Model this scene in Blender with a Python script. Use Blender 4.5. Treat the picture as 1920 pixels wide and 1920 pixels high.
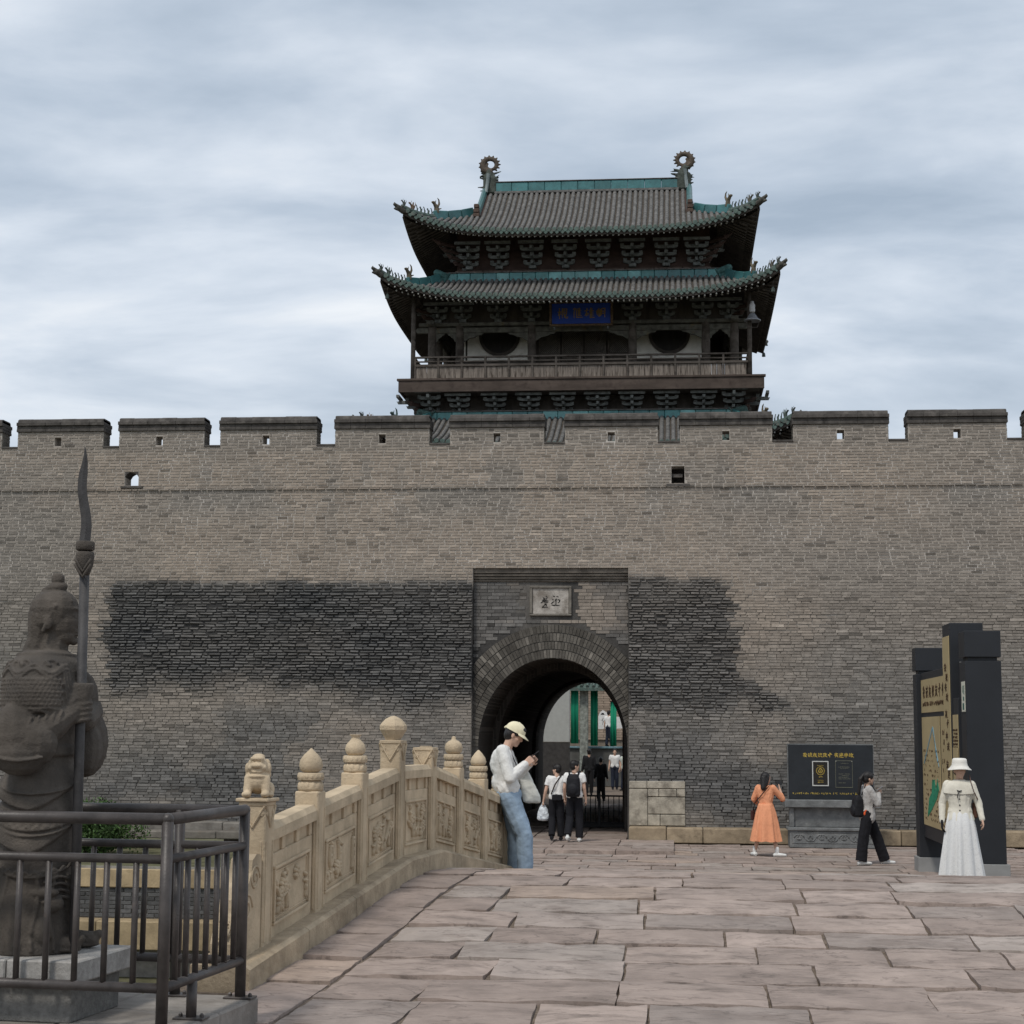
import bpy, bmesh, math, random
import numpy as np
from mathutils import Vector, Matrix, Quaternion, noise as mnoise
R = math.radians
random.seed(7)
rng = np.random.default_rng(11)
for o in list(bpy.data.objects): bpy.data.objects.remove(o)
scene = bpy.context.scene
COL = scene.collection

# ------------------------------------------------------------------ camera
CAMZ = 2.44
yaw, pitch, roll = R(5.5), math.atan(413/3200), 0.007
fw = Vector((-math.sin(yaw)*math.cos(pitch), math.cos(yaw)*math.cos(pitch), math.sin(pitch)))
rt = Vector((math.cos(yaw), math.sin(yaw), 0)); up = rt.cross(fw)
r2 = rt*math.cos(roll)+up*math.sin(roll); u2 = up*math.cos(roll)-rt*math.sin(roll)
cd = bpy.data.cameras.new('camera'); cam = bpy.data.objects.new('camera', cd); COL.objects.link(cam)
cd.sensor_width = 36; cd.lens = 60; cd.clip_start = .1; cd.clip_end = 5000
m = Matrix((r2, u2, -fw)).transposed().to_4x4(); m.translation = (0, 0, CAMZ)
cam.matrix_world = m
scene.camera = cam

# ------------------------------------------------------------------ sky and sun
SUN_EL, SUN_AZ = R(56), R(205)       # azimuth clockwise from +Y: behind the camera, a little to its left
w = bpy.data.worlds.new('World'); scene.world = w; w.use_nodes = True
nt = w.node_tree; nt.nodes.clear()
def N(t, kind, **k):
    n = t.nodes.new(kind)
    for a, v in k.items():
        if a.startswith('i_'):
            key = a[2:]; key = int(key) if key.isdigit() else key.replace('_', ' ')
            n.inputs[key].default_value = v
        else: setattr(n, a, v)
    return n
out = N(nt, 'ShaderNodeOutputWorld'); mix = N(nt, 'ShaderNodeMixShader')
bg1 = N(nt, 'ShaderNodeBackground', i_Strength=.1); bg2 = N(nt, 'ShaderNodeBackground', i_Strength=1.2)
sky = N(nt, 'ShaderNodeTexSky', sky_type='NISHITA', sun_disc=False, sun_elevation=SUN_EL, sun_rotation=SUN_AZ)
tc = N(nt, 'ShaderNodeTexCoord'); sep = N(nt, 'ShaderNodeSeparateXYZ')
nt.links.new(tc.outputs['Generated'], sep.inputs[0])
zc = N(nt, 'ShaderNodeMath', operation='MAXIMUM', i_1=0.0); nt.links.new(sep.outputs[2], zc.inputs[0])
za = N(nt, 'ShaderNodeMath', operation='ADD', i_1=.16); nt.links.new(zc.outputs[0], za.inputs[0])
dx = N(nt, 'ShaderNodeMath', operation='DIVIDE'); dy = N(nt, 'ShaderNodeMath', operation='DIVIDE')
nt.links.new(sep.outputs[0], dx.inputs[0]); nt.links.new(za.outputs[0], dx.inputs[1])
nt.links.new(sep.outputs[1], dy.inputs[0]); nt.links.new(za.outputs[0], dy.inputs[1])
cmb = N(nt, 'ShaderNodeCombineXYZ'); nt.links.new(dx.outputs[0], cmb.inputs[0]); nt.links.new(dy.outputs[0], cmb.inputs[1])
mp = N(nt, 'ShaderNodeMapping'); mp.inputs['Rotation'].default_value = (0, 0, R(-9)); mp.inputs['Scale'].default_value = (.92, 1.42, 1)
mp.inputs['Location'].default_value = (3.1, 1.4, 0)
nt.links.new(cmb.outputs[0], mp.inputs[0])
n1 = N(nt, 'ShaderNodeTexNoise', i_Scale=2.0, i_Detail=8.0, i_Roughness=.53, i_Distortion=.25)
n2 = N(nt, 'ShaderNodeTexNoise', i_Scale=.62, i_Detail=3.0, i_Roughness=.5)
nt.links.new(mp.outputs[0], n1.inputs['Vector']); nt.links.new(mp.outputs[0], n2.inputs['Vector'])
av = N(nt, 'ShaderNodeMath', operation='MULTIPLY_ADD', i_1=.65); nt.links.new(n1.outputs['Fac'], av.inputs[0])
av2 = N(nt, 'ShaderNodeMath', operation='MULTIPLY', i_1=.35); nt.links.new(n2.outputs['Fac'], av2.inputs[0])
nt.links.new(av2.outputs[0], av.inputs[2])
cr = N(nt, 'ShaderNodeValToRGB')
els = cr.color_ramp.elements
els[0].position = .37; els[0].color = (.330, .398, .482, 1)
els[1].position = .66; els[1].color = (.790, .810, .830, 1)
e = els.new(.455); e.color = (.438, .504, .588, 1)
e = els.new(.545); e.color = (.590, .645, .715, 1)
nt.links.new(av.outputs[0], cr.inputs[0])
# overcast thins to a paler veil towards the horizon all the way round
hz = N(nt, 'ShaderNodeMapRange', i_1=.02, i_2=.26, i_3=.60, i_4=0.0); nt.links.new(sep.outputs[2], hz.inputs[0])
hm = N(nt, 'ShaderNodeMix', data_type='RGBA'); hm.inputs[7].default_value = (.68, .715, .755, 1)
nt.links.new(hz.outputs[0], hm.inputs[0]); nt.links.new(cr.outputs[0], hm.inputs[6])
nt.links.new(sky.outputs[0], bg1.inputs[0]); nt.links.new(hm.outputs[2], bg2.inputs[0])
mix.inputs[0].default_value = .9
nt.links.new(bg1.outputs[0], mix.inputs[1]); nt.links.new(bg2.outputs[0], mix.inputs[2]); nt.links.new(mix.outputs[0], out.inputs[0])
sd = bpy.data.lights.new('sun', 'SUN'); sd.energy = 1.9; sd.angle = R(10); sd.color = (1, .945, .865)
sun = bpy.data.objects.new('sun', sd); COL.objects.link(sun)
sdir = Vector((math.sin(SUN_AZ)*math.cos(SUN_EL), math.cos(SUN_AZ)*math.cos(SUN_EL), math.sin(SUN_EL)))
sun.rotation_euler = sdir.to_track_quat('Z', 'Y').to_euler()
vs = scene.view_settings; vs.view_transform = 'Standard'; vs.look = 'None'; vs.exposure = .06; vs.gamma = 1; vs.use_curve_mapping = False
scene.render.engine = 'CYCLES'; scene.cycles.max_bounces = 6; scene.cycles.diffuse_bounces = 3

# ------------------------------------------------------------------ helpers
def tag(o, label=None, cat=None, group=None, kind=None):
    if label: o['label'] = label
    if cat: o['category'] = cat
    if group: o['group'] = group
    if kind: o['kind'] = kind
    return o
def thing(name, loc=(0,0,0), rz=0, label=None, cat=None, group=None, kind=None):
    o = bpy.data.objects.new(name, None); COL.objects.link(o)
    o.location = loc; o.rotation_euler = (0, 0, rz); o.empty_display_size = .2
    return tag(o, label, cat, group, kind)
def link(name, me, parent=None, loc=(0,0,0), rot=(0,0,0), scale=(1,1,1), color=None):
    o = bpy.data.objects.new(name, me); COL.objects.link(o)
    o.parent = parent; o.location = loc; o.rotation_euler = rot; o.scale = scale
    if color is not None: o.color = (*color, 1)
    return o

class MB:
    """collects shapes and builds ONE mesh"""
    def __init__(s): s.v = []; s.f = []; s.c = None
    def add(s, vs, fs):
        b = len(s.v); s.v += [tuple(p) for p in vs]; s.f += [tuple(i+b for i in f) for f in fs]; return s
    def box(s, x0, x1, y0, y1, z0, z1, M=None):
        vs = [(x,y,z) for z in (z0,z1) for y in (y0,y1) for x in (x0,x1)]
        if M is not None: vs = [M @ Vector(p) for p in vs]
        return s.add(vs, [(0,2,3,1),(4,5,7,6),(0,1,5,4),(2,6,7,3),(0,4,6,2),(1,3,7,5)])
    def bevbox(s, x0, x1, y0, y1, z0, z1, b=.01, M=None):
        bm = bmesh.new(); bmesh.ops.create_cube(bm, size=1)
        for v in bm.verts: v.co = Vector((x0+(v.co.x+.5)*(x1-x0), y0+(v.co.y+.5)*(y1-y0), z0+(v.co.z+.5)*(z1-z0)))
        bmesh.ops.bevel(bm, geom=bm.edges[:], offset=b, segments=1, affect='EDGES')
        bm.verts.index_update()
        vs = [v.co.copy() for v in bm.verts]; fs = [[v.index for v in f.verts] for f in bm.faces]; bm.free()
        if M is not None: vs = [M @ p for p in vs]
        return s.add(vs, fs)
    def prism(s, poly, d0, d1, axis='y', M=None):
        """poly: 2-D outline; extruded along axis from d0 to d1"""
        n = len(poly)
        def P(a, b, d): return {'y': (a, d, b), 'x': (d, a, b), 'z': (a, b, d)}[axis]
        vs = [P(a,b,d0) for a,b in poly]+[P(a,b,d1) for a,b in poly]
        if M is not None: vs = [M @ Vector(p) for p in vs]
        fs = [tuple(range(n)), tuple(range(2*n-1, n-1, -1))]+[(i, n+i, n+(i+1)%n, (i+1)%n) for i in range(n)]
        return s.add(vs, fs)
    def tube(s, pts, rad, seg=8, cap=True, half=None, up=(0,0,1)):
        pts = [Vector(p) for p in pts]; n = len(pts)
        rad = [rad]*n if isinstance(rad, (int,float)) else rad
        vs = []; upv = Vector(up)
        for i, p in enumerate(pts):
            t = (pts[min(i+1,n-1)]-pts[max(i-1,0)]); t = t.normalized() if t.length > 1e-9 else Vector((0,0,1))
            a = upv.cross(t)
            if a.length < 1e-4: a = Vector((1,0,0)).cross(t)
            if a.length < 1e-4: a = Vector((0,1,0)).cross(t)
            a.normalize(); b = t.cross(a)
            rr = rad[i]; ra, rb = rr if isinstance(rr, tuple) else (rr, rr)
            if half: vs += [p+a*ra*math.cos(q*math.pi/(seg-1))+b*rb*math.sin(q*math.pi/(seg-1)) for q in range(seg)]
            else: vs += [p+a*ra*math.cos(q*2*math.pi/seg)+b*rb*math.sin(q*2*math.pi/seg) for q in range(seg)]
        fs = []
        mseg = seg-1 if half else seg
        for i in range(n-1):
            for q in range(mseg):
                q2 = (q+1) % seg
                fs.append((i*seg+q, i*seg+q2, (i+1)*seg+q2, (i+1)*seg+q))
        if cap: fs += [tuple(range(seg-1,-1,-1)), tuple((n-1)*seg+q for q in range(seg))]
        return s.add(vs, fs)
    def lathe(s, prof, seg=16, c=(0,0,0), rot=0, sq=None):
        """prof: (r,z) from bottom to top"""
        vs = []; n = len(prof)
        for r, z in prof:
            vs += [(c[0]+r*math.cos(rot+2*math.pi*q/seg), c[1]+r*math.sin(rot+2*math.pi*q/seg), c[2]+z) for q in range(seg)]
        fs = [(i*seg+q, i*seg+(q+1)%seg, (i+1)*seg+(q+1)%seg, (i+1)*seg+q) for i in range(n-1) for q in range(seg)]
        fs += [tuple(range(seg-1,-1,-1)), tuple((n-1)*seg+q for q in range(seg))]
        return s.add(vs, fs)
    def ell(s, c, r, M=None, seg=12, rings=8):
        vs = [(0,0,-1)]; fs = []
        for i in range(1, rings):
            a = -math.pi/2+math.pi*i/rings
            vs += [(math.cos(a)*math.cos(2*math.pi*q/seg), math.cos(a)*math.sin(2*math.pi*q/seg), math.sin(a)) for q in range(seg)]
        vs.append((0,0,1)); t = len(vs)-1
        for q in range(seg):
            fs.append((0, 1+(q+1)%seg, 1+q)); b = 1+(rings-2)*seg; fs.append((t, b+q, b+(q+1)%seg))
        for i in range(rings-2):
            for q in range(seg):
                fs.append((1+i*seg+q, 1+i*seg+(q+1)%seg, 1+(i+1)*seg+(q+1)%seg, 1+(i+1)*seg+q))
        r = (r,r,r) if isinstance(r, (int,float)) else r
        vs = [Vector((p[0]*r[0], p[1]*r[1], p[2]*r[2])) for p in vs]
        if M is not None: vs = [M @ p for p in vs]
        c = Vector(c)
        return s.add([p+c for p in vs], fs)
    def cap(s, p0, p1, r0, r1=None, seg=10):
        """tapered capsule"""
        r1 = r0 if r1 is None else r1
        p0 = Vector(p0); p1 = Vector(p1); d = p1-p0
        if d.length < 1e-6: return s.ell(p0, r0)
        t = d.normalized()
        pts = []; rr = []
        for a in (-90, -60, -30, 0): pts.append(p0+t*r0*math.sin(R(a))); rr.append(max(r0*math.cos(R(a)), .0005))
        for a in (0, 30, 60, 90): pts.append(p1+t*r1*math.sin(R(a))); rr.append(max(r1*math.cos(R(a)), .0005))
        return s.tube2(pts, rr, t, seg)
    def tube2(s, pts, rr, t, seg):
        a = Vector((0,0,1)).cross(t)
        if a.length < 1e-3: a = Vector((1,0,0)).cross(t)
        a.normalize(); b = t.cross(a); n = len(pts)
        vs = [p+a*r*math.cos(2*math.pi*q/seg)+b*r*math.sin(2*math.pi*q/seg) for p, r in zip(pts, rr) for q in range(seg)]
        fs = [(i*seg+q, i*seg+(q+1)%seg, (i+1)*seg+(q+1)%seg, (i+1)*seg+q) for i in range(n-1) for q in range(seg)]
        fs += [tuple(range(seg-1,-1,-1)), tuple((n-1)*seg+q for q in range(seg))]
        return s.add(vs, fs)
    def loft(s, rings, seg=20, sq=1.0):
        """rings: (cx,cy,cz,rx,ry); closed horizontal sections; sq<1 squarer"""
        vs = []; n = len(rings)
        for cx, cy, cz, rx, ry in rings:
            for q in range(seg):
                a = 2*math.pi*q/seg; ca, sa = math.cos(a), math.sin(a)
                vs.append((cx+rx*math.copysign(abs(ca)**sq, ca), cy+ry*math.copysign(abs(sa)**sq, sa), cz))
        fs = [(i*seg+q, i*seg+(q+1)%seg, (i+1)*seg+(q+1)%seg, (i+1)*seg+q) for i in range(n-1) for q in range(seg)]
        fs += [tuple(range(seg-1,-1,-1)), tuple((n-1)*seg+q for q in range(seg))]
        return s.add(vs, fs)
    def mesh(s, name, mt=None, smooth=False, fix=False):
        me = bpy.data.meshes.new(name); me.from_pydata(s.v, [], s.f)
        if fix:
            bm = bmesh.new(); bm.from_mesh(me); bmesh.ops.recalc_face_normals(bm, faces=bm.faces[:]); bm.to_mesh(me); bm.free()
        if mt: me.materials.append(mt)
        if smooth: me.polygons.foreach_set('use_smooth', [True]*len(me.polygons))
        me.update(); return me
    def build(s, name, mt=None, parent=None, smooth=False, color=None, loc=(0,0,0), rot=(0,0,0), fix=True):
        return link(name, s.mesh(name, mt, smooth, fix), parent, loc, rot, color=color)

def remesh(mb, name, mt, parent=None, voxel=.01, it=4, disp=None, loc=(0,0,0), rot=(0,0,0), color=None, deci=None):
    """union of all shapes in mb as one continuous skin"""
    me = mb.mesh(name+'_raw', None, False, True)
    o = bpy.data.objects.new(name+'_raw', me); COL.objects.link(o)
    md = o.modifiers.new('r', 'REMESH'); md.mode = 'VOXEL'; md.voxel_size = voxel
    if it: sm = o.modifiers.new('s', 'SMOOTH'); sm.factor = .5; sm.iterations = it
    if disp:
        st, sc = disp
        tx = bpy.data.textures.new('fold', 'CLOUDS'); tx.noise_scale = sc; tx.noise_depth = 2
        dm = o.modifiers.new('d', 'DISPLACE'); dm.texture = tx; dm.strength = st; dm.mid_level = .5; dm.texture_coords = 'LOCAL'
    if deci: dc = o.modifiers.new('c', 'DECIMATE'); dc.ratio = deci
    dg = bpy.context.evaluated_depsgraph_get()
    ev = o.evaluated_get(dg); r = bpy.data.meshes.new_from_object(ev); r.name = name
    bpy.data.objects.remove(o); bpy.data.meshes.remove(me)
    r.materials.clear(); r.materials.append(mt)
    r.polygons.foreach_set('use_smooth', [True]*len(r.polygons))
    return link(name, r, parent, loc, rot, color=color)

def mat(name, col=(.5,.5,.5), rough=.8, var=.25, scale=6, bump=.25, bscale=60, src='rgb', spec=.25, metal=0,
        stain=None, stretch=None, bstretch=None, coat=0, dist=.02, cracks=None):
    """procedural: colour (own, per-object or attribute) x noise, an optional stain of its own shape, fine relief"""
    mt = bpy.data.materials.new(name); mt.use_nodes = True; t = mt.node_tree; t.nodes.clear()
    o = N(t, 'ShaderNodeOutputMaterial'); b = N(t, 'ShaderNodeBsdfPrincipled', i_Roughness=rough, i_Metallic=metal)
    b.inputs['Specular IOR Level'].default_value = spec
    if coat: b.inputs['Coat Weight'].default_value = coat; b.inputs['Coat Roughness'].default_value = .25
    t.links.new(b.outputs[0], o.inputs[0])
    g = N(t, 'ShaderNodeNewGeometry'); pos = g.outputs['Position']
    if src == 'rgb': c = N(t, 'ShaderNodeRGB'); c.outputs[0].default_value = (*col, 1); co = c.outputs[0]
    elif src == 'obj': co = N(t, 'ShaderNodeObjectInfo').outputs['Color']
    else: co = N(t, 'ShaderNodeAttribute', attribute_name='col').outputs['Color']
    def vec(st):
        if not st: return pos
        mpn = N(t, 'ShaderNodeMapping'); mpn.inputs['Scale'].default_value = st; t.links.new(pos, mpn.inputs[0]); return mpn.outputs[0]
    if var:
        nz = N(t, 'ShaderNodeTexNoise', i_Scale=scale, i_Detail=6.0, i_Roughness=.62); t.links.new(vec(stretch), nz.inputs['Vector'])
        mr = N(t, 'ShaderNodeMapRange', i_1=.3, i_2=.7, i_3=1-var, i_4=1+var); t.links.new(nz.outputs['Fac'], mr.inputs[0])
        mx = N(t, 'ShaderNodeVectorMath', operation='MULTIPLY'); t.links.new(co, mx.inputs[0]); t.links.new(mr.outputs[0], mx.inputs[1]); co = mx.outputs[0]
    if stain:
        sc, ss, lo, hi, *rest = stain
        nz = N(t, 'ShaderNodeTexNoise', i_Scale=ss, i_Detail=5.0, i_Roughness=.65); t.links.new(vec(rest[0] if rest else None), nz.inputs['Vector'])
        mr = N(t, 'ShaderNodeMapRange', i_1=lo, i_2=hi, i_3=0.0, i_4=1.0); t.links.new(nz.outputs['Fac'], mr.inputs[0])
        mx = N(t, 'ShaderNodeMix', data_type='RGBA'); mx.inputs[7].default_value = (*sc, 1)
        t.links.new(mr.outputs[0], mx.inputs[0]); t.links.new(co, mx.inputs[6]); co = mx.outputs[2]
    if cracks:
        cs, cw, cd_, cst = cracks
        nz = N(t, 'ShaderNodeTexNoise', i_Scale=cs, i_Detail=7.0, i_Roughness=.58, i_Distortion=.4); t.links.new(vec(cst), nz.inputs['Vector'])
        sb = N(t, 'ShaderNodeMath', operation='SUBTRACT', i_1=.5); t.links.new(nz.outputs['Fac'], sb.inputs[0])
        ab = N(t, 'ShaderNodeMath', operation='ABSOLUTE'); t.links.new(sb.outputs[0], ab.inputs[0])
        mr = N(t, 'ShaderNodeMapRange', i_1=0.0, i_2=cw, i_3=cd_, i_4=1.0); t.links.new(ab.outputs[0], mr.inputs[0])
        mx = N(t, 'ShaderNodeVectorMath', operation='MULTIPLY'); t.links.new(co, mx.inputs[0]); t.links.new(mr.outputs[0], mx.inputs[1]); co = mx.outputs[0]
    t.links.new(co, b.inputs['Base Color'])
    if bump:
        nz = N(t, 'ShaderNodeTexNoise', i_Scale=bscale, i_Detail=5.0, i_Roughness=.6); t.links.new(vec(bstretch), nz.inputs['Vector'])
        bp = N(t, 'ShaderNodeBump', i_Strength=bump, i_Distance=dist); t.links.new(nz.outputs['Fac'], bp.inputs['Height']); t.links.new(bp.outputs[0], b.inputs['Normal'])
    return mt

# value noise for laying out bricks and stones
_T = np.random.default_rng(5).random((256, 256))
def vnoise(x, y):
    x = np.asarray(x, float); y = np.asarray(y, float)
    xi = np.floor(x).astype(int); yi = np.floor(y).astype(int); fx = x-xi; fy = y-yi
    fx = fx*fx*(3-2*fx); fy = fy*fy*(3-2*fy); g = lambda a, b: _T[a % 256, b % 256]
    return (g(xi,yi)*(1-fx)+g(xi+1,yi)*fx)*(1-fy)+(g(xi,yi+1)*(1-fx)+g(xi+1,yi+1)*fx)*fy
def fbm(x, y, oct=4):
    s = 0; a = .5; n = 0
    for i in range(oct): s = s+a*vnoise(x*2**i+17*i, y*2**i+31*i); n += a; a *= .5
    return s/n
def sstep(a, b, x): t = np.clip((x-a)/(b-a), 0, 1); return t*t*(3-2*t)
def color_attr(me, cols):
    at = me.attributes.new('col', 'FLOAT_COLOR', 'POINT'); arr = np.ones((len(me.vertices), 4), np.float32); arr[:, :3] = cols
    at.data.foreach_set('color', arr.ravel())

# ------------------------------------------------------------------ materials of the setting
M_brick = mat('brick', src='attr', rough=.95, var=.22, scale=9, bump=.35, bscale=45, spec=.1)
M_brick1 = mat('brick_single', src='obj', rough=.95, var=.22, scale=9, bump=.35, bscale=45, spec=.1)
M_mortar = mat('mortar', src='attr', rough=1, var=.2, scale=14, bump=.3, bscale=70, spec=.05)
M_coping = mat('coping_brick', (.085,.078,.072), rough=.95, var=.4, scale=5, bump=.4, bscale=30, spec=.1, stain=((.17,.155,.14), 3.5, .55, .75))
M_slab = mat('paving_stone', src='obj', rough=.86, var=.20, scale=3.2, bump=.7, bscale=7.0, spec=.2, dist=.025,
             stain=((.185,.148,.127), 2.6, .50, .74, (1, 2.0, 1)), bstretch=(1, 2.6, 1), cracks=(1.25, .016, .66, (1, 3.0, 1)))
M_dirt = mat('joint_soil', (.175,.14,.112), rough=1, var=.4, scale=14, bump=.6, bscale=60, spec=.05)
M_ledge = mat('ledge_stone', src='obj', rough=.9, var=.28, scale=4, bump=.45, bscale=22, spec=.1, stain=((.13,.10,.07), 3, .55, .8))
M_block = mat('pale_block', src='obj', rough=.9, var=.3, scale=5, bump=.5, bscale=18, spec=.1, stain=((.16,.14,.115), 4.5, .5, .72))
M_soil = mat('soil', (.12,.115,.07), rough=1, var=.4, scale=2, bump=.6, bscale=20, spec=.05)

# ------------------------------------------------------------------ city wall
YW = 40.0
XC = -2.88                                         # axis of the gate
REC = (-4.77, -1.10, 0.0, 6.29)                    # recessed panel of the gate
ARC_A, ARC_B, ARC_Z = 1.745, 2.08, 2.10            # elliptical arch
MERL = [(-20.6,-18.35),(-18.25,-16.5),(-16.05,-13.90),(-13.49,-11.38),(-10.97,-8.61),(-8.14,-5.86),(-5.35,-3.10),(-2.59,-0.40),(0.13,2.28),(2.78,4.97),(5.43,7.68),(8.12,10.4)]
MERL = [(-18.8,-16.46)]+MERL[2:]
Z_CREN, Z_COP, Z_TOP, Z_STR = 9.29, 9.66, 9.98, 8.20
XL, XR = -18.8, 10.4
HOLES = []                                          # x0,x1,z0,z1 through the parapet
for a, b in MERL:
    c = (a+b)/2 - (.06 if a < -9 else 0.0); HOLES.append((c-.085, c+.085, 9.31, 9.53))
ARCHHOLE = (-13.32, -12.98, 8.32, 8.66)
SQHOLE = (-0.08, 0.23, 8.28, 8.70)
HOLES += [ARCHHOLE, SQHOLE]
GAPS = [(MERL[i][1], MERL[i+1][0]) for i in range(len(MERL)-1)]

def wall_mask(x, z):
    """(dark, tan, rough) of the brickwork at x,z"""
    e = (fbm(x*1.3, z*1.6)-.5)*1.3; e2 = (fbm(x*4+9, z*5)-.5)*.5
    q = e*.55+e2
    # exposed dark facing left of the gate
    lowA = 3.45-.25*sstep(-9, -6, x)+(fbm(x*.9+3, z*0)-.5)*.6
    A = sstep(-.12, .22, x+13.55+q*1.1)*sstep(.06, -.10, x+4.6)*sstep(.05, -.07, z-6.0+q*.25)*sstep(-.45, .40, z-lowA+q*.9)
    rb = 1.25+np.clip(6.1-z, 0, 3.4)*.18+sstep(3.9, 2.9, z)*1.0
    B = sstep(-1.35, -1.2, x)*sstep(.12, -.28, x-rb+q)*sstep(.05, -.1, z-6.08+q*.35)*sstep(-.45, .35, z-2.95+q*1.2)
    rec = (x > REC[0])*(x < REC[1])*(z < REC[3])*1.0
    Rr = rec*(.62+.26*sstep(.4, .6, fbm(x*.8+40, z*1.1))-.42*sstep(.56, .72, fbm(x*.9+7, z*1.2+3))*sstep(3.9, 4.6, z))
    low = .62*sstep(3.2, 1.2, z)*sstep(.42, .60, fbm(x*.33+21, z*.5))+.35*sstep(.5,.65,fbm(x*.5+60, z*.8))*sstep(4.0,2.5,z)
    dark = np.maximum.reduce([A*(.76+.34*fbm(x*.7+11, z*1.3)), B*.82*(.75+.35*fbm(x*.9+60, z*1.4)), Rr, low])
    # weather grey: streaks under the string course, at the parapet foot and towards the left
    under = sstep(6.7, 8.1, z)*sstep(8.32, 8.16, z)*sstep(.40, .64, fbm(x*.55+5, z*.5+2))*.8
    top = sstep(8.95, 9.3, z)*.55
    left = sstep(-13.2, -15.2, x+e)*.75*sstep(8.2, 7.6, z)
    right = sstep(.8, 4.5, x+e*2)*.62*sstep(8.2, 6.4, z)
    gen = sstep(.36, .68, fbm(x*.45+80, z*.6+11))*.6
    streak = sstep(.50, .72, fbm(x*2.3+7, z*.20+3))*.62*sstep(5.6, 7.4, z)*sstep(9.4, 8.6, z)
    grey = np.clip(np.maximum.reduce([streak, under, top, left, right, gen*.8, low])+sstep(5.4, 3.2, z)*.48, 0, 1)
    warm = sstep(5.9, 6.5, z)*sstep(8.0, 7.0, z)*sstep(-13.5, -12.0, x)*sstep(2.5, 0, x)
    grey = grey*(1-.62*warm)
    return dark, grey, np.maximum(A, B)
def brick_color(x, z, r1, r2):
    d, g, rough = wall_mask(x, z)
    tan = np.stack([.278+.085*r1, .234+.072*r1, .194+.058*r1], -1); gr = np.stack([.165+.085*r1, .154+.078*r1, .140+.07*r1], -1)
    dk = np.stack([.080+.080*r1, .080+.078*r1, .079+.076*r1], -1)
    c = tan*(1-g[..., None])+gr*g[..., None]; c = c*(1-d[..., None])+dk*d[..., None]
    odd = (r2 > .962)[..., None]; c = np.where(odd, c*.62, c)            # over-fired bricks
    odd = (r2 < .018)[..., None]*(1-.7*d[..., None]) > .5; c = np.where(odd, c*1.28, c)
    return c, d, rough
def mortar_color(x, z):
    d, g, rough = wall_mask(x, z)
    upz = sstep(5.0, 6.4, z)
    base = np.stack([.19+.205*upz, .172+.188*upz, .150+.170*upz], -1)
    spots = sstep(.60, .74, fbm(x*2.2, z*3.1))[..., None]*.11*(1-d[..., None])
    c = base+spots
    c = c*(1-d[..., None])+np.array([.040,.040,.041])*d[..., None]
    return c

city_wall = thing('city_wall', (0, YW, 0), 0, 'long grey brick city wall with battlements and an arched gateway', 'wall')
# ---- mortar core: cells left between the openings
def core_mesh():
    zs = sorted(set([0.0, Z_STR, Z_CREN, Z_TOP-.02, REC[3]]+[h[2] for h in HOLES]+[h[3] for h in HOLES]+list(np.arange(.25, 8.2, .25))))
    xs = sorted(set([XL, XR, REC[0], REC[1]]+[v for g in GAPS for v in g]+[h[0] for h in HOLES]+[h[1] for h in HOLES]+list(np.arange(-18.5, 10.3, .3))))
    xs = [x for i, x in enumerate(xs) if i == 0 or x-xs[i-1] > 1e-4]; zs = [z for i, z in enumerate(zs) if i == 0 or z-zs[i-1] > 1e-4]
    def solid(i, k):
        if not (0 <= i < len(xs)-1 and 0 <= k < len(zs)-1): return False
        x = (xs[i]+xs[i+1])/2; z = (zs[k]+zs[k+1])/2
        if REC[0] < x < REC[1] and z < REC[3]: return False
        if z > Z_CREN and any(a < x < b for a, b in GAPS): return False
        return not any(h[0] < x < h[1] and h[2] < z < h[3] for h in HOLES)
    vid = {}; V = []; F = []
    def vv(x, y, z):
        k = (round(x,4), round(y,4), round(z,4))
        if k not in vid: vid[k] = len(V); V.append(k)
        return vid[k]
    T = .48
    for i in range(len(xs)-1):
        for k in range(len(zs)-1):
            if not solid(i, k): continue
            x0, x1, z0, z1 = xs[i], xs[i+1], zs[k], zs[k+1]; par = z0 >= Z_STR-1e-4; t = T if par else .22
            F.append((vv(x0,0,z0), vv(x1,0,z0), vv(x1,0,z1), vv(x0,0,z1)))
            if par: F.append((vv(x1,t,z0), vv(x0,t,z0), vv(x0,t,z1), vv(x1,t,z1)))
            if not solid(i-1, k): F.append((vv(x0,t,z0), vv(x0,0,z0), vv(x0,0,z1), vv(x0,t,z1)))
            if not solid(i+1, k): F.append((vv(x1,0,z0), vv(x1,t,z0), vv(x1,t,z1), vv(x1,0,z1)))
            if not solid(i, k+1): F.append((vv(x0,0,z1), vv(x1,0,z1), vv(x1,t,z1), vv(x0,t,z1)))
            if not solid(i, k-1): F.append((vv(x0,t,z0), vv(x1,t,z0), vv(x1,0,z0), vv(x0,0,z0)))
    me = bpy.data.meshes.new('mortar_core'); me.from_pydata(V, [], F); me.materials.append(M_mortar)
    A = np.array(V); color_attr(me, mortar_color(A[:,0], A[:,2])); me.update()
    return me
link('mortar_core', core_mesh(), city_wall)
mb = MB(); mb.box(XL, XR, .482, 19.99, 8.0, 8.12); mb.box(XL, XR, 19.2, 19.6, 8.12, 9.0)      # wall walk and inner parapet
mb.box(XL, REC[0]-.02, .24, 19.98, 0, 7.99); mb.box(REC[1]+.02, XR, .24, 19.98, 0, 7.99); mb.box(REC[0]-.02, REC[1]+.02, .26, 19.97, 6.31, 7.98)
mb.build('wall_body', mat('wall_body', (.2,.18,.16), var=.3), city_wall)

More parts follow.
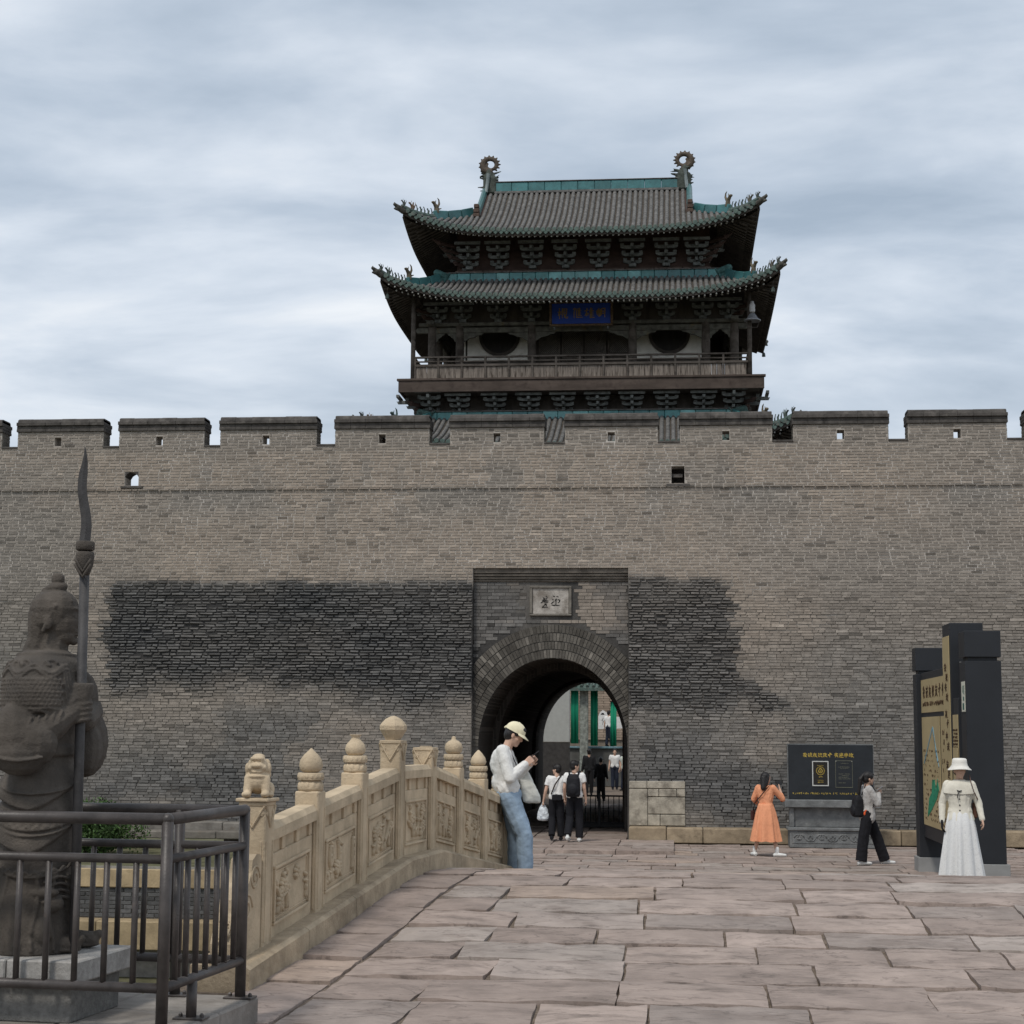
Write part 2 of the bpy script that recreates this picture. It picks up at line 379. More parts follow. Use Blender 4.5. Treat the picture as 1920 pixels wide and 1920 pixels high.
# ---- bricks
def in_open(x0, x1, z0, z1):
    if x1 > REC[0]+.005 and x0 < REC[1]-.005 and z0 < REC[3]+.0: return True
    if z1 > Z_CREN+.005 and any(x1 > a+.004 and x0 < b-.004 for a, b in GAPS): return True
    return any(x1 > h[0]+.004 and x0 < h[1]-.004 and z1 > h[2]+.004 and z0 < h[3]-.004 for h in HOLES)
def cutx(x0, x1, z0, z1):
    """trim a brick at the openings"""
    segs = [(x0, x1)]
    rects = [(a, b, Z_CREN, 99) for a, b in GAPS]+list(HOLES)+[(REC[0], REC[1], -1, REC[3])]
    for a, b, c, d in rects:
        if z1 < c+.03 or z0 > d-.03: continue
        ns = []
        for s0, s1 in segs:
            if s1 <= a or s0 >= b: ns.append((s0, s1)); continue
            if s0 < a: ns.append((s0, a))
            if s1 > b: ns.append((b, s1))
        segs = ns
    return [s for s in segs if s[1]-s[0] > .05]
BR = []     # x0,x1,z0,z1,rough
zc_ = .30; k = 0
while zc_ < Z_COP-.02:
    ch = .0705 if zc_ > 5.8 else .062+.014*random.random()
    if abs(zc_+ch/2-Z_STR) < ch/2: ch = Z_STR+.03-zc_
    if zc_+ch > Z_COP: ch = Z_COP-zc_
    x = XL-.15*(k % 2)-random.random()*.08
    while x < XR:
        neat = zc_ > 5.8
        L = random.choice((.25,.26,.27,.26,.14)) if neat else random.choice((.26,.23,.30,.20,.15,.34))
        for a, b in cutx(max(x, XL), min(x+L, XR), zc_, zc_+ch):
            if a > -17.2 and b < 9.2: BR.append((a, b, zc_, zc_+ch))
        x += L
    zc_ += ch; k += 1
BR = np.array(BR)
cx = (BR[:,0]+BR[:,1])/2; cz = (BR[:,2]+BR[:,3])/2; nb = len(BR)
r1 = rng.random(nb); r2 = rng.random(nb); r3 = rng.random(nb); r4 = rng.random(nb)
bc, bd, brough = brick_color(cx, cz, r1, r2)
gap = np.where(cz > 5.8, .0105, .0070)+.006*bd; gapz = np.where(cz > 5.8, .0075, .0042)+.006*brough
gap = gap*(.6+.8*r3); pr = .008+.008*r4+np.where(cz < 5.8, .012*r4*r3, 0)+brough*(.010+.035*r4*r4)
stringc = (np.abs(BR[:,3]-(Z_STR+.03)) < .02); pr = np.where(stringc, .05, pr)
sag = (1-sstep(5.5, 6, cz))*(fbm(cx*1.7, cz*9, 2)-.5)*.035
miss = (brough > .5)*(r2 > .985)+(cz < 4)*(r2 > .9965)
keep = miss < .5
def brick_arrays(idx):
    n = len(idx); V = np.zeros((n, 8, 3), np.float32)
    x0 = BR[idx,0]+gap[idx]; x1 = BR[idx,1]-gap[idx]; z0 = BR[idx,2]+gapz[idx]; z1 = BR[idx,3]-gapz[idx]; p = pr[idx]
    iv = .003+.006*brough[idx]; jt = (rng.random((n, 4, 2))-.5)*(.006+.016*brough[idx]+.008*(cz[idx] < 5.8))[:, None, None]
    for j, (a, b) in enumerate(((x0,z0),(x1,z0),(x1,z1),(x0,z1))):
        V[:,j,0] = a+jt[:,j,0]; V[:,j,1] = .01; V[:,j,2] = b+jt[:,j,1]*.6+sag[idx]
        sx = 1 if j in (0,3) else -1; sz = 1 if j in (0,1) else -1
        V[:,4+j,0] = V[:,j,0]+sx*iv; V[:,4+j,1] = -p+(rng.random(n)-.5)*.006; V[:,4+j,2] = V[:,j,2]+sz*iv
    return V
idx = np.where(keep)[0]
# the bricks that show largest are parts of their own
vis = idx[(cx[idx] > -15.5) & (cx[idx] < 7.5)]
siz = (BR[vis,1]-BR[vis,0])*(BR[vis,3]-BR[vis,2])*(1+.5*(bd[vis] > .6))/(40-.096*cx[vis])**2
single = set(vis[np.argsort(-siz)[:300]].tolist())
rest = np.array([i for i in idx if i not in single])
V = brick_arrays(rest); n = len(rest)
Fq = np.array([(4,5,6,7),(0,1,5,4),(1,2,6,5),(2,3,7,6),(3,0,4,7)])
F = (np.arange(n)[:,None,None]*8+Fq[None]).reshape(-1, 4)
me = bpy.data.meshes.new('brickwork')
me.from_pydata(V.reshape(-1,3).tolist(), [], F.tolist()); me.materials.append(M_brick)
color_attr(me, np.repeat(bc[rest], 8, axis=0)); me.update()
tag(link('brickwork', me, city_wall), kind='stuff')
for i in sorted(single):
    v = brick_arrays(np.array([i]))[0]; o_ = np.array([cx[i], 0, cz[i]])
    me = bpy.data.meshes.new('brick'); me.from_pydata((v-o_).tolist(), [], Fq.tolist()); me.materials.append(M_brick1)
    link('brick', me, city_wall, tuple(o_), color=bc[i])
# side bricks of the battlements seen through the crenels
mb = MB(); cols = []
for a, b in MERL:
    for xe, sg in ((a, -1), (b, 1)):
        z = Z_CREN+.003; q = 0
        while z < Z_COP-.02:
            for y0, y1 in ((.0,.24),(.245,.475)) if q % 2 else ((.0,.12),(.125,.36),(.365,.475)):
                x0, x1 = sorted((xe, xe+sg*(.008+.006*random.random())))
                mb.box(x0, x1, y0+.006, y1-.002, z+.006, z+.075)
                cols += [np.array([.17,.155,.135])*(.75+.5*random.random())]*8
            z += .083; q += 1
me = mb.mesh('side_bricks', M_brick); color_attr(me, np.array(cols)); tag(link('side_bricks', me, city_wall), kind='stuff')
# copings: corbelled dark brick caps, each its own part
for a, b in MERL:
    mb = MB(); q = random.random()*.03
    jag = [a-.03]+[a+(b-a)*t+random.uniform(-.02,.02) for t in (.16,.33,.5,.67,.84)]+[b+.03]
    for j in range(6):
        dz = random.uniform(-.005,.005)
        mb.bevbox(jag[j]+.001, jag[j+1]-.001, -.055, .53, Z_COP+.002, Z_COP+.075+dz*.3, .008)
        mb.bevbox(jag[j]+.001, jag[j+1]-.001, -.035, .51, Z_COP+.078, Z_COP+.15+dz*.5, .004)
        mb.bevbox(jag[j]+.002, jag[j+1]-.001, -.085+random.uniform(-.006,.006), .56, Z_COP+.152, Z_COP+.235+dz*.5, .006)
        l_, r_ = jag[j]+(.03 if j == 0 else .001), jag[j+1]-(.03 if j == 5 else .001); zt = Z_TOP+.012+dz; yf = -.06+random.uniform(-.006,.006)
        mb.prism([(yf,Z_COP+.237),(.53,Z_COP+.237),(.50,zt-.02),(.44,zt),(.03,zt),(yf+.02,zt-.035)], l_, r_, axis='x')
    mb.build('coping', M_coping, city_wall)
for a, b in GAPS:
    mb = MB(); mb.bevbox(a+.004, b-.004, -.03, .5, Z_CREN-.035, Z_CREN+.012, .008); mb.build('crenel_sill', M_coping, city_wall)
# arched head of the small window, its sill and the other opening's lintel
mb = MB(); a, b, c, d = ARCHHOLE
for sg, xe in ((1, a), (-1, b)):
    mb.prism([(xe, d), (xe+sg*.13, d), (xe+sg*.05, d-.05), (xe, d-.13)], .0, .47)
mb.bevbox(a-.09, b+.12, -.05, .1, c-.07, c-.012, .006)
a, b, c, d = SQHOLE; mb.bevbox(a-.12, b+.12, -.055, .1, c-.075, c-.012, .008); mb.box(a+.02, b-.05, .12, .2, c+.17, c+.25)
mb.build('window_trim', M_coping, city_wall)

# ---- gate recess
gate = link('gate_surround', None, city_wall)
def arc(t, o=0.0): return (XC+(ARC_A+o)*math.cos(t), ARC_Z+(ARC_B+o)*math.sin(t))
YR = .20
V = []; F = []; NA = 48
for i in range(NA+1):
    t = math.pi*i/NA; x, z = arc(t)
    dx_, dz_ = math.cos(t), math.sin(t); k1 = ((REC[1] if dx_ > 0 else REC[0])-XC)/dx_ if abs(dx_) > 1e-6 else 1e9
    k2 = (REC[3]-ARC_Z)/dz_ if dz_ > 1e-6 else 1e9; kk = min(k1, k2)
    V += [(x, YR, z), (XC+dx_*kk, YR, ARC_Z+dz_*kk)]
for i in range(NA): F.append((2*i, 2*i+1, 2*i+3, 2*i+2))
b = len(V); V += [(REC[1],YR,REC[3]),(REC[0],YR,REC[3])]
ir = max(i for i in range(NA+1) if abs(V[2*i+1][0]-REC[1]) < 1e-3); il = min(i for i in range(NA+1) if abs(V[2*i+1][0]-REC[0]) < 1e-3)
F += [(2*ir+1, b, 2*(ir+1)+1), (2*(il-1)+1, b+1, 2*il+1)]
for xa, xb in ((REC[0], XC-ARC_A), (XC+ARC_A, REC[1])):
    b = len(V); V += [(xa,YR,0),(xb,YR,0),(xb,YR,ARC_Z),(xa,YR,ARC_Z)]; F.append((b,b+1,b+2,b+3))
me = bpy.data.meshes.new('recess_mortar'); me.from_pydata(V, [], F); me.materials.append(M_mortar)
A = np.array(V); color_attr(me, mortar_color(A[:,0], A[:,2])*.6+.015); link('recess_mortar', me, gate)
# voussoirs: three rings of radial headers
vc = 0
for ring, (ra, rb) in enumerate(((.0,.20),(.207,.39),(.397,.59),(.597,.79))):
    nv = 80+3*ring
    for i in range(nv):
        t0 = math.pi*(i+.07)/nv; t1 = math.pi*(i+.93)/nv
        if ring == 1 and i % 2: tm = None
        pts = [arc(t0, ra+.006), arc(t1, ra+.006), arc(t1, rb-.006), arc(t0, rb-.006)]
        if sum(p[0] < REC[0]+.01 or p[0] > REC[1]-.01 for p in pts) > 2: continue
        pts = [(min(max(p[0], REC[0]+.01), REC[1]-.01), p[1]) for p in pts]
        pm = (sum(p[0] for p in pts)/4, sum(p[1] for p in pts)/4)
        mb = MB(); jz = random.uniform(.006,.034)
        mb.prism([(p[0]-pm[0], p[1]-pm[1]) for p in pts], -jz, .02)
        w_ = fbm(np.array(pm[0]*1.4+2), np.array(pm[1]*1.4)); g_ = random.random()
        c = np.array([.118,.108,.094])*(.62+.58*g_)*(.50+.95*float(w_)); 
        if g_ > .95: c = c*1.35
        if vc >= 298: continue
        if True: mb.build('voussoir', M_brick1, gate, color=c, loc=(pm[0], YR, pm[1])); vc += 1
# horizontal bricks of the panel above the arch
rb_ = []; z = 2.0; k = 0
while z < 5.98:
    x = REC[0]-.15*(k % 2)
    while x < REC[1]:
        L = random.choice((.28,.30,.33,.17)); a, b2 = max(x, REC[0]), min(x+L, REC[1]); x += L
        if b2-a < .05: continue
        if all(((px-XC)/(ARC_A+.80))**2+((pz-ARC_Z)/(ARC_B+.80))**2 > 1.0 for px in (a,b2) for pz in (z,z+.08)) and z > 3:
            if not (b2 > -3.46 and a < -2.40 and z+.08 > 5.12 and z < 5.92): rb_.append((a, b2, z, z+.08))
    z += .081; k += 1
mb = MB(); cols = []
for a, b2, z0, z1 in rb_:
    p = .008+.012*random.random(); mb.box(a+.006, b2-.006, YR-p, YR+.01, z0+.005, z1-.004)
    c, d_, _ = brick_color(np.array([(a+b2)/2]), np.array([z0]), np.array([random.random()]), np.array([random.random()])); cols += [c[0]]*8
me = mb.mesh('panel_bricks', M_brick); color_attr(me, np.array(cols)); tag(link('panel_bricks', me, gate), kind='stuff')
# stepped moulding under the head of the recess
mb = MB()
for z0, z1, p in ((5.985,6.035,.05),(6.045,6.10,.09),(6.11,6.165,.125),(6.175,6.285,.155)):
    mb.bevbox(REC[0]+.004, REC[1]-.004, YR-p, YR+.01, z0, z1, .006)
mb.build('head_moulding', mat('moulding_brick', (.135,.118,.10), var=.4, scale=4, rough=.95, bump=.4), gate)
# name stone
M_pl = mat('name_stone', (.38,.35,.315), var=.3, scale=7, rough=.85, bump=.35, bscale=25, stain=((.20,.175,.15), 3.6, .48, .66))
plq = link('name_plaque', None, gate, (-2.935, YR, 5.525))
mb = MB(); mb.bevbox(-.425,.425,-.02,.02,-.305,.305,.006); mb.build('stone_face', M_pl, plq)
mb = MB()
for x0,x1,z0,z1 in ((-.495,.495,.30,.355),(-.495,.495,-.355,-.305),(-.495,-.43,-.303,.298),(.43,.495,-.303,.298)): mb.bevbox(x0,x1,-.06,.02,z0,z1,.012)
mb.build('frame', mat('plaque_frame', (.16,.145,.125), var=.35, scale=6, bump=.35), plq)
def strokes(mb, polys, ox, oz, sc, wd, y0, y1, asp=1.0, plane=None):
    """brush strokes: list of polylines in a unit box (z up) -> raised ribbons"""
    for pl in polys:
        for i in range(len(pl)-1):
            ax, az = ox+pl[i][0]*sc*asp, oz+pl[i][1]*sc; bx_, bz = ox+pl[i+1][0]*sc*asp, oz+pl[i+1][1]*sc
            dx_, dz_ = bx_-ax, bz-az; l = math.hypot(dx_, dz_) or 1e-6; nx, nz = -dz_/l*wd/2, dx_/l*wd/2; ex, ez = dx_/l*wd*.35, dz_/l*wd*.35
            q0, q1 = (1.15, .75) if i == len(pl)-2 else (1.1, 1.0)
            q = [(ax-ex+nx*q0, az-ez+nz*q0), (bx_+ex+nx*q1, bz+ez+nz*q1), (bx_+ex-nx*q1, bz+ez-nz*q1), (ax-ex-nx*q0, az-ez-nz*q0)]
            mb.prism(q, y0, y1)
G_XUN = [[(.30,.86),(.42,.74)],[(.62,.98),(.72,.94)],[(.74,.86),(.62,.72)],[(.18,.62),(.30,.66),(.72,.60)],[(.48,.80),(.48,.40)],[(.02,.40),(.20,.50),(.50,.52)],[(.60,.56),(.85,.57)],[(.60,.43),(.84,.42)],
         [(.52,.30),(.20,.02),(.80,.03)],[(.52,.30),(.70,.14)],[(.30,.70),(.36,.52)],[(.66,.30),(.60,.20)]]
G_YING = [[(.22,.95),(.36,.93)],[(.58,.94),(.72,.92)],[(.10,.66),(.20,.62)],[(.40,.58),(.52,.70),(.58,.62)],[(.72,.64),(.92,.60),(.88,.44),(.76,.36)],[(.00,.28),(.14,.40),(.30,.46)],[(.48,.52),(.50,.14)],[(.04,.14),(.30,.08),(.42,.14)],[(.50,.10),(.86,.10)]]
mb = MB(); strokes(mb, G_XUN, -.235, -.155, .27, .022, -.024, -.02, .75); strokes(mb, G_YING, .02, -.13, .25, .024, -.024, -.02, .85)
mb.build('lettering', mat('ink', (.035,.032,.03), var=.2, rough=.8), plq)
# pale stone blocks at the right foot of the gate
for x0,x1,z0,z1 in ((-1.085,-.68,1.18,1.35),(-.675,.2,1.18,1.35),(-1.085,-.665,.335,1.172),(-.655,-.41,.995,1.172),(-.40,.0,.995,1.172),(.01,.2,.995,1.172),(-.655,.2,.60,.985),(-.655,-.38,.335,.59),(-.37,.2,.335,.59)):
    mb = MB(); cxm = (x0+x1)/2; mb.bevbox(x0-cxm, x1-cxm, -.045, .05, z0, z1-.006, .012)
    t = random.uniform(.8,1.12); mb.build('stone_block', M_block, city_wall, loc=(cxm, -.012, 0), color=(.37*t,.335*t,.275*t))
# tunnel vault
mb = MB(); prof = [(XC+ARC_A, -.05)]+[arc(math.pi*i/32) for i in range(33)]+[(XC-ARC_A, -.05)]
ys = list(np.linspace(YR, 20.0, 14)); V = []; F = []
for y in ys: V += [(p[0], y, p[1]) for p in prof]
npf = len(prof)
for j in range(len(ys)-1):
    for i in range(npf-1): F.append((j*npf+i, j*npf+i+1, (j+1)*npf+i+1, (j+1)*npf+i))
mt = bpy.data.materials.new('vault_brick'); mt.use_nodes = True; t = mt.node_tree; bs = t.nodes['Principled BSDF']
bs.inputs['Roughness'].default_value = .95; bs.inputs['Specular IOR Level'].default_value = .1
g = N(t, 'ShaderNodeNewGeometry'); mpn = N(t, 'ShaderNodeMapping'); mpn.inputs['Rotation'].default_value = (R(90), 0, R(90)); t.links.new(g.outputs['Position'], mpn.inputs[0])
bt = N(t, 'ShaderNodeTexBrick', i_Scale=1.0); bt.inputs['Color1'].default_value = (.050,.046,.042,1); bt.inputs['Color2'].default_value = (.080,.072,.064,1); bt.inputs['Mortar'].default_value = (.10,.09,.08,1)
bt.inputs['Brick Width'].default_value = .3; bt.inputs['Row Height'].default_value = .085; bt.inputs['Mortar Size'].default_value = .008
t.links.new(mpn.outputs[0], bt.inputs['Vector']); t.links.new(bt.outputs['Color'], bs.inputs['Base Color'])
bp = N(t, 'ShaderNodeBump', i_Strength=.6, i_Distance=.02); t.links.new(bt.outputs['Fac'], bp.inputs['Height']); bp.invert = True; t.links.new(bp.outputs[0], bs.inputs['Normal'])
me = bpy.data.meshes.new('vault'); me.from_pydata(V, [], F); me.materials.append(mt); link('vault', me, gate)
# inner relieving arch: jambs and ring where the vault narrows behind the doors
mb = MB()
for o0, y0, y1 in ((-.16, 3.2, 4.6), (-.10, 15.5, 16.6)):
    for i in range(24):
        t0, t1 = math.pi*i/24, math.pi*(i+1)/24
        a0, a1, b0, b1 = arc(t0, .02), arc(t1, .02), arc(t0, o0), arc(t1, o0)
        mb.add([(p[0], y, p[1]) for y in (y0,y1) for p in (a0,a1,b1,b0)], [(0,1,2,3),(7,6,5,4),(3,2,6,7),(0,3,7,4),(1,5,6,2)])
    for sg in (-1, 1):
        xa, xb = sorted((XC+sg*(ARC_A+.02), XC+sg*(ARC_A+o0))); mb.box(xa, xb, y0, y1, -.04, ARC_Z)
mb.build('inner_arch', mt, gate)
# door leaves folded back against the jambs
M_door = mat('gate_door_wood', (.045,.032,.024), var=.3, scale=5, rough=.75, bump=.4, stretch=(1,1,.2))
for sg in (-1, 1):
    d = link('door_leaf', None, gate)
    xa = XC+sg*(ARC_A-.18)
    for q in range(6):
        mb = MB(); mb.bevbox(min(xa, xa-sg*.07), max(xa, xa-sg*.07), 4.62+q*.26, 4.87+q*.26, .03, 2.9-.03*q, .008); mb.build('plank', M_door, d)

# ledge along the wall foot: long dressed stones, each its own part
def ledge_run(x0, x1, yf, z1=.33, base=(.285,.225,.155)):
    x = x0
    while x < x1-.05:
        L = min(random.uniform(.7, 1.35), x1-x)
        mb = MB(); mb.bevbox(0, L-.012, -.64, -.03, -.02, z1-.02*random.random(), .018)
        t = random.uniform(.82,1.15); mb.build('ledge_stone', M_ledge, city_wall, color=tuple(v*t for v in base), loc=(x, yf+random.uniform(-.012,.012), 0)); x += L
ledge_run(REC[1]+.02, 9.6, 0)
ledge_run(-17.5, REC[0]-.02, 0, .33, (.19,.175,.155)); ledge_run(-17.5, REC[0]-.3, -.66, .16, (.17,.155,.135))

# ------------------------------------------------------------------ ground, bridge deck, plaza
PR = np.array([(-4,.68),(4,.69),(8,.72),(9.9,.78),(11.5,.88),(12.6,.99),(13.7,1.125),(14.6,1.20),(15.4,1.225),(16.2,1.175),(17.1,1.045),(18.2,.87),(19.5,.75),(23,.54),(26,.30),(28.5,.08),(30,0),(32,0),(60,0)])
# smooth the profile
_py = np.linspace(-4, 60, 1281); _pz = np.interp(_py, PR[:,0], PR[:,1]); kk = np.hanning(25); kk /= kk.sum()
_pz = np.convolve(np.pad(_pz, 12, mode='edge'), kk, 'valid')
def deckz(y): return float(np.interp(y, _py, _pz))
BA = R(6.1)                                        # the bridge runs 6 degrees off the wall's normal
bdir = Vector((math.sin(BA), math.cos(BA), 0)); bnor = Vector((math.cos(BA), -math.sin(BA), 0))
B0 = Vector((-2.80, 11.4, 0))                      # foot of the first balustrade post
def kerbx(y): return B0.x+(y-B0.y)*math.tan(BA)    # line of the balustrade

mb = MB()
g = 300
mb.add([(-g,-g,-2.3),(g,-g,-2.3),(g,g*2,-2.3),(-g,g*2,-2.3)], [(0,1,2,3)])
tag(mb.build('ground', M_soil), kind='structure')
ys = list(np.arange(-3, 30.3, .5))+[31]
V = []; F = []
for y in ys:
    xl = kerbx(y)-.30 if y < 21 else kerbx(21)-.30-(y-21)*.55
    if y < 9.9: xl = -9
    V += [(xl, y, deckz(y)-.030), (16, y, deckz(y)-.030), (xl, y, -2.3), (16, y, -2.3)]
for i in range(len(ys)-1): a = 4*i; F += [(a,a+1,a+5,a+4),(a+2,a,a+4,a+6),(a+1,a+3,a+7,a+5)]
n_ = len(ys)-1; F += [(2,3,1,0)]
me = bpy.data.meshes.new('bridge_body'); me.from_pydata(V, [], F); me.materials.append(M_dirt)
bridge = thing('bridge_deck', (0,0,0), 0, kind='structure'); link('deck_bed', me, bridge)
plaza = thing('plaza_paving', (0,0,0), 0, kind='structure')
mb = MB(); mb.box(-7.5, 16, 29.8, 60.3, -2.3, -.055); mb.box(-16, 16, 60.31, 100, -2.3, -.03); mb.build('plaza_bed', M_dirt, plaza)

def slab(parent, x0, x1, y0, y1, zf, base, nx=None, ny=None, gp=.009, th=.07, skew=0, rough=.010):
    """one weathered paving stone: uneven top, worn and chipped rim"""
    nx = nx or max(4, int((x1-x0)/.13)); ny = ny or max(3, int((y1-y0)/.12))
    cxm, cym = (x0+x1)/2, (y0+y1)/2; z0 = zf(cxm, cym)
    tx, ty = random.uniform(-.005,.005), random.uniform(-.006,-.002); dz = random.uniform(-.006,.006); sd_ = random.random()*100
    V = []; F = []
    j = [random.uniform(-.008,.008) for _ in range(4)]
    for b in range(ny+1):
        for a in range(nx+1):
            u, v = a/nx, b/ny
            x = x0+gp+j[0]*(1-v)*(1-u)+(x1-x0-2*gp)*u+j[1]*v*(u > .5)+skew*(v-.5); y = y0+gp+(y1-y0-2*gp)*v+j[2]*u*(v < .5)+j[3]*(1-u)*(v > .5)
            ed = min(u*(x1-x0), (1-u)*(x1-x0), v*(y1-y0), (1-v)*(y1-y0))
            if ed < .01:      # wander of the rim
                wv = (float(fbm(np.array(x*7+sd_), np.array(y*7)))-.5)*.022
                if a in (0, nx): x += wv
                if b in (0, ny): y += wv
            h = (float(fbm(np.array(x*2.2+sd_), np.array(y*4.4+sd_), 4))-.5)*rough*1.3
            h += round((float(fbm(np.array(x*.9+sd_), np.array(y*2.2)))-.5)*5)*.0025*(rough/.01)      # bedding planes
            ch = -.012*(1 if ed < .01 else 0)*(.2+1.3*random.random())
            V.append((x-cxm, y-cym, zf(x, y)-z0+dz+tx*(u-.5)*2+ty*(v-.5)*2+h+ch))
    for b in range(ny):
        for a in range(nx): k = b*(nx+1)+a; F.append((k, k+1, k+nx+2, k+nx+1))
    rim = [a for a in range(nx+1)]+[b*(nx+1)+nx for b in range(1, ny+1)]+[ny*(nx+1)+a for a in range(nx-1, -1, -1)]+[b*(nx+1) for b in range(ny-1, 0, -1)]
    nb_ = len(V); V += [(V[k][0], V[k][1], V[k][2]-th) for k in rim]; m_ = len(rim)
    for i in range(m_): F.append((rim[i], nb_+i, nb_+(i+1) % m_, rim[(i+1) % m_]))
    me = bpy.data.meshes.new('paving_slab'); me.from_pydata(V, [], F); me.materials.append(M_slab)
    return link('paving_slab', me, parent, (cxm, cym, z0), color=base)
def stone_tint():
    t = random.uniform(.84, 1.12); h = random.random()
    c = (.335,.268,.232)
    if h > .88: c = (.335,.285,.252)
    elif h < .06: c = (.37,.288,.236)
    elif h < .20: c = (.31,.258,.228)
    return tuple(v*t for v in c)
dz_ = lambda x, y: deckz(y)
STRIP = .52
row = 8.35; k = 0
rows = [8.35, 9.1, 9.9, 10.62, 11.28, 11.85, 12.38, 12.86, 13.36, 13.88, 14.45, 15.05, 15.7, 16.4, 17.1, 17.9, 18.7]
for k in range(len(rows)-1):
    y0, y1 = rows[k], rows[k+1]; ym = (y0+y1)/2
    x = kerbx(ym)+.12+STRIP if y0 > 9.5 else kerbx(ym)+.10+random.random()*.3; first = True
    xe = 1.2+ym*.285
    while x < xe:
        L = random.uniform(.65, 1.28) if not first else random.uniform(.45, 1.1)
        slab(bridge, x, x+L, y0, y1, dz_, stone_tint(), skew=(y1-y0)*math.tan(BA) if first else 0); x += L; first = False
# border course beside the balustrade
y = 9.9
while y < 18.6:
    L = random.uniform(.7, 1.2); ym = y+L/2; xk = kerbx(ym)+.105
    slab(bridge, xk, xk+STRIP, y, y+L, dz_, tuple(v*.92 for v in stone_tint()), skew=L*math.tan(BA), gp=.012); y += L
# plaza stones
zf0 = lambda x, y: deckz(y)
y = 29.0; nplz = 0
while y < 40.0:
    d_ = random.uniform(.55, .8)
    x = (-6.9+random.random()*.5)
    while x < 9.8:
        L = random.uniform(.85, 1.5)
        if (y+d_ < 39.36 or (-4.6 < x+L*.5 < -1.2)) and -.155*(y) < x+L:
            slab(plaza, x, x+L, y, y+d_, zf0, stone_tint(), nx=5, ny=3, gp=.012, rough=.016); nplz += 1
        x += L
    y += d_
# threshold slabs running through the gate
y = 40.05
for d_ in (1.1, 1.2, 1.2, 1.3, 1.6, 1.6, 2, 2, 2, 2, 2, 2):
    for a, b in ((-4.6,-3.35),(-3.34,-2.2),(-2.19,-1.15)):
        slab(plaza, a, b, y, y+d_, lambda x, y: .02, tuple(v*.9 for v in stone_tint()), nx=4, ny=4, gp=.01)
    y += d_
# raised step before the gate
for a, b in ((-7.0,-5.6),(-5.59,-4.1),(-4.09,-2.7),(-2.69,-1.25),(-1.24,-.05)):
    slab(plaza, a, b, 35.35, 36.2, lambda x, y: .07, stone_tint(), nx=6, ny=4, th=.12)
    slab(plaza, a+.3, b+.3 if b < -.1 else b, 36.21, 37.14, lambda x, y: .07, stone_tint(), nx=6, ny=4, th=.12)
    slab(plaza, a, b, 37.15, 38.05, lambda x, y: .07, stone_tint(), nx=6, ny=4, th=.12)
    slab(plaza, a, b, 38.06, 39.3, lambda x, y: .07, stone_tint(), nx=6, ny=4, th=.12)

# ---- far bank of the moat on the left: stone-coped brick revetment
bank = thing('moat_revetment', (-20, 33, 0), 0, 'stone-coped grey brick moat wall behind the statue railing', 'wall')
mb = MB(); mb.box(-30, 12.9, .05, 7.0, -2.3, -.26); mb.build('bank_fill', M_soil, bank)
x = 0
M_tanst = mat('tan_stone', src='obj', rough=.9, var=.25, scale=3.5, bump=.4, bscale=22, spec=.12, stain=((.17,.13,.085), 2.2, .55, .8))
while x < 13:
    L = random.uniform(1.1, 1.9)
    for z0, z1, p in ((-.60,-.24,-.08),(-1.72,-1.18,-.55)):
        mb = MB(); mb.bevbox(0, L-.014, p, .6, z0, z1-random.random()*.012, .015); t = random.uniform(.85,1.12)
        mb.build('coping_stone', M_tanst, bank, color=(.37*t,.285*t,.175*t), loc=(x, 0, 0))
    x += L
mb = MB(); mb.box(-30, 13, .0, .05, -2.3, -.2); mb.build('joint_backing', M_mortar if False else mat('grey_mortar', (.24,.225,.2), var=.3), bank)
z = -1.175; k = 0
mshare = {}
while z < -.62:
    x = -.15*(k % 2)
    while x < 13:
        L = .31; key = random.randrange(4)
        if key not in mshare:
            q = MB(); q.bevbox(.006, L-.008, -.02-.012*random.random(), .01, .005, .074, .006); mshare[key] = q.mesh('brick', M_brick1)
        t = random.uniform(.6, 1.25)
        link('brick', mshare[key], bank, (x, -.002, z), color=(.105*t,.105*t,.105*t)); x += L
    z += .08; k += 1

# ------------------------------------------------------------------ gate tower
TX, TY = -2.48, 47.35
M_wood = mat('dark_timber', (.078,.068,.060), var=.4, scale=5, rough=.85, bump=.4, bscale=35, stretch=(1,1,.25), spec=.15)
M_woodl = mat('weathered_timber', (.105,.090,.078), var=.4, scale=5, rough=.85, bump=.4, bscale=30, stretch=(.3,1,1), spec=.15, stain=((.045,.036,.03), 4, .5, .7))
M_fascia = mat('balcony_fascia_wood', (.080,.062,.052), var=.35, scale=4, rough=.85, bump=.35, stretch=(.25,1,1), spec=.15, stain=((.045,.033,.028), 5, .5, .75))
M_board = mat('bleached_board', (.205,.175,.15), var=.45, scale=22, rough=.92, bump=.5, bscale=60, stretch=(1,1,.09), bstretch=(1,1,.1), spec=.1, stain=((.07,.055,.045), 20, .52, .64, (1,1,.13)))
M_paint = mat('faded_beam_paint', (.125,.122,.105), var=.5, scale=6, rough=.85, bump=.35, spec=.15, stain=((.20,.155,.085), 2.4, .6, .72))
M_brk = mat('bracket_paint', (.165,.175,.170), var=.5, scale=7, rough=.88, bump=.35, spec=.12, stain=((.075,.07,.065), 6, .54, .74))
M_tile = mat('grey_roof_tile', (.142,.138,.132), var=.42, scale=7, rough=.92, bump=.6, bscale=45, spec=.12, stain=((.30,.265,.235), 14, .60, .75))
M_pan = mat('pan_tile', (.080,.070,.060), var=.5, scale=16, rough=.95, bump=.8, bscale=40, spec=.08)
M_eave = mat('green_eave_tile', (.075,.112,.098), var=.5, scale=10, rough=.6, bump=.4, bscale=35, spec=.3, stain=((.13,.12,.105), 9, .52, .7))
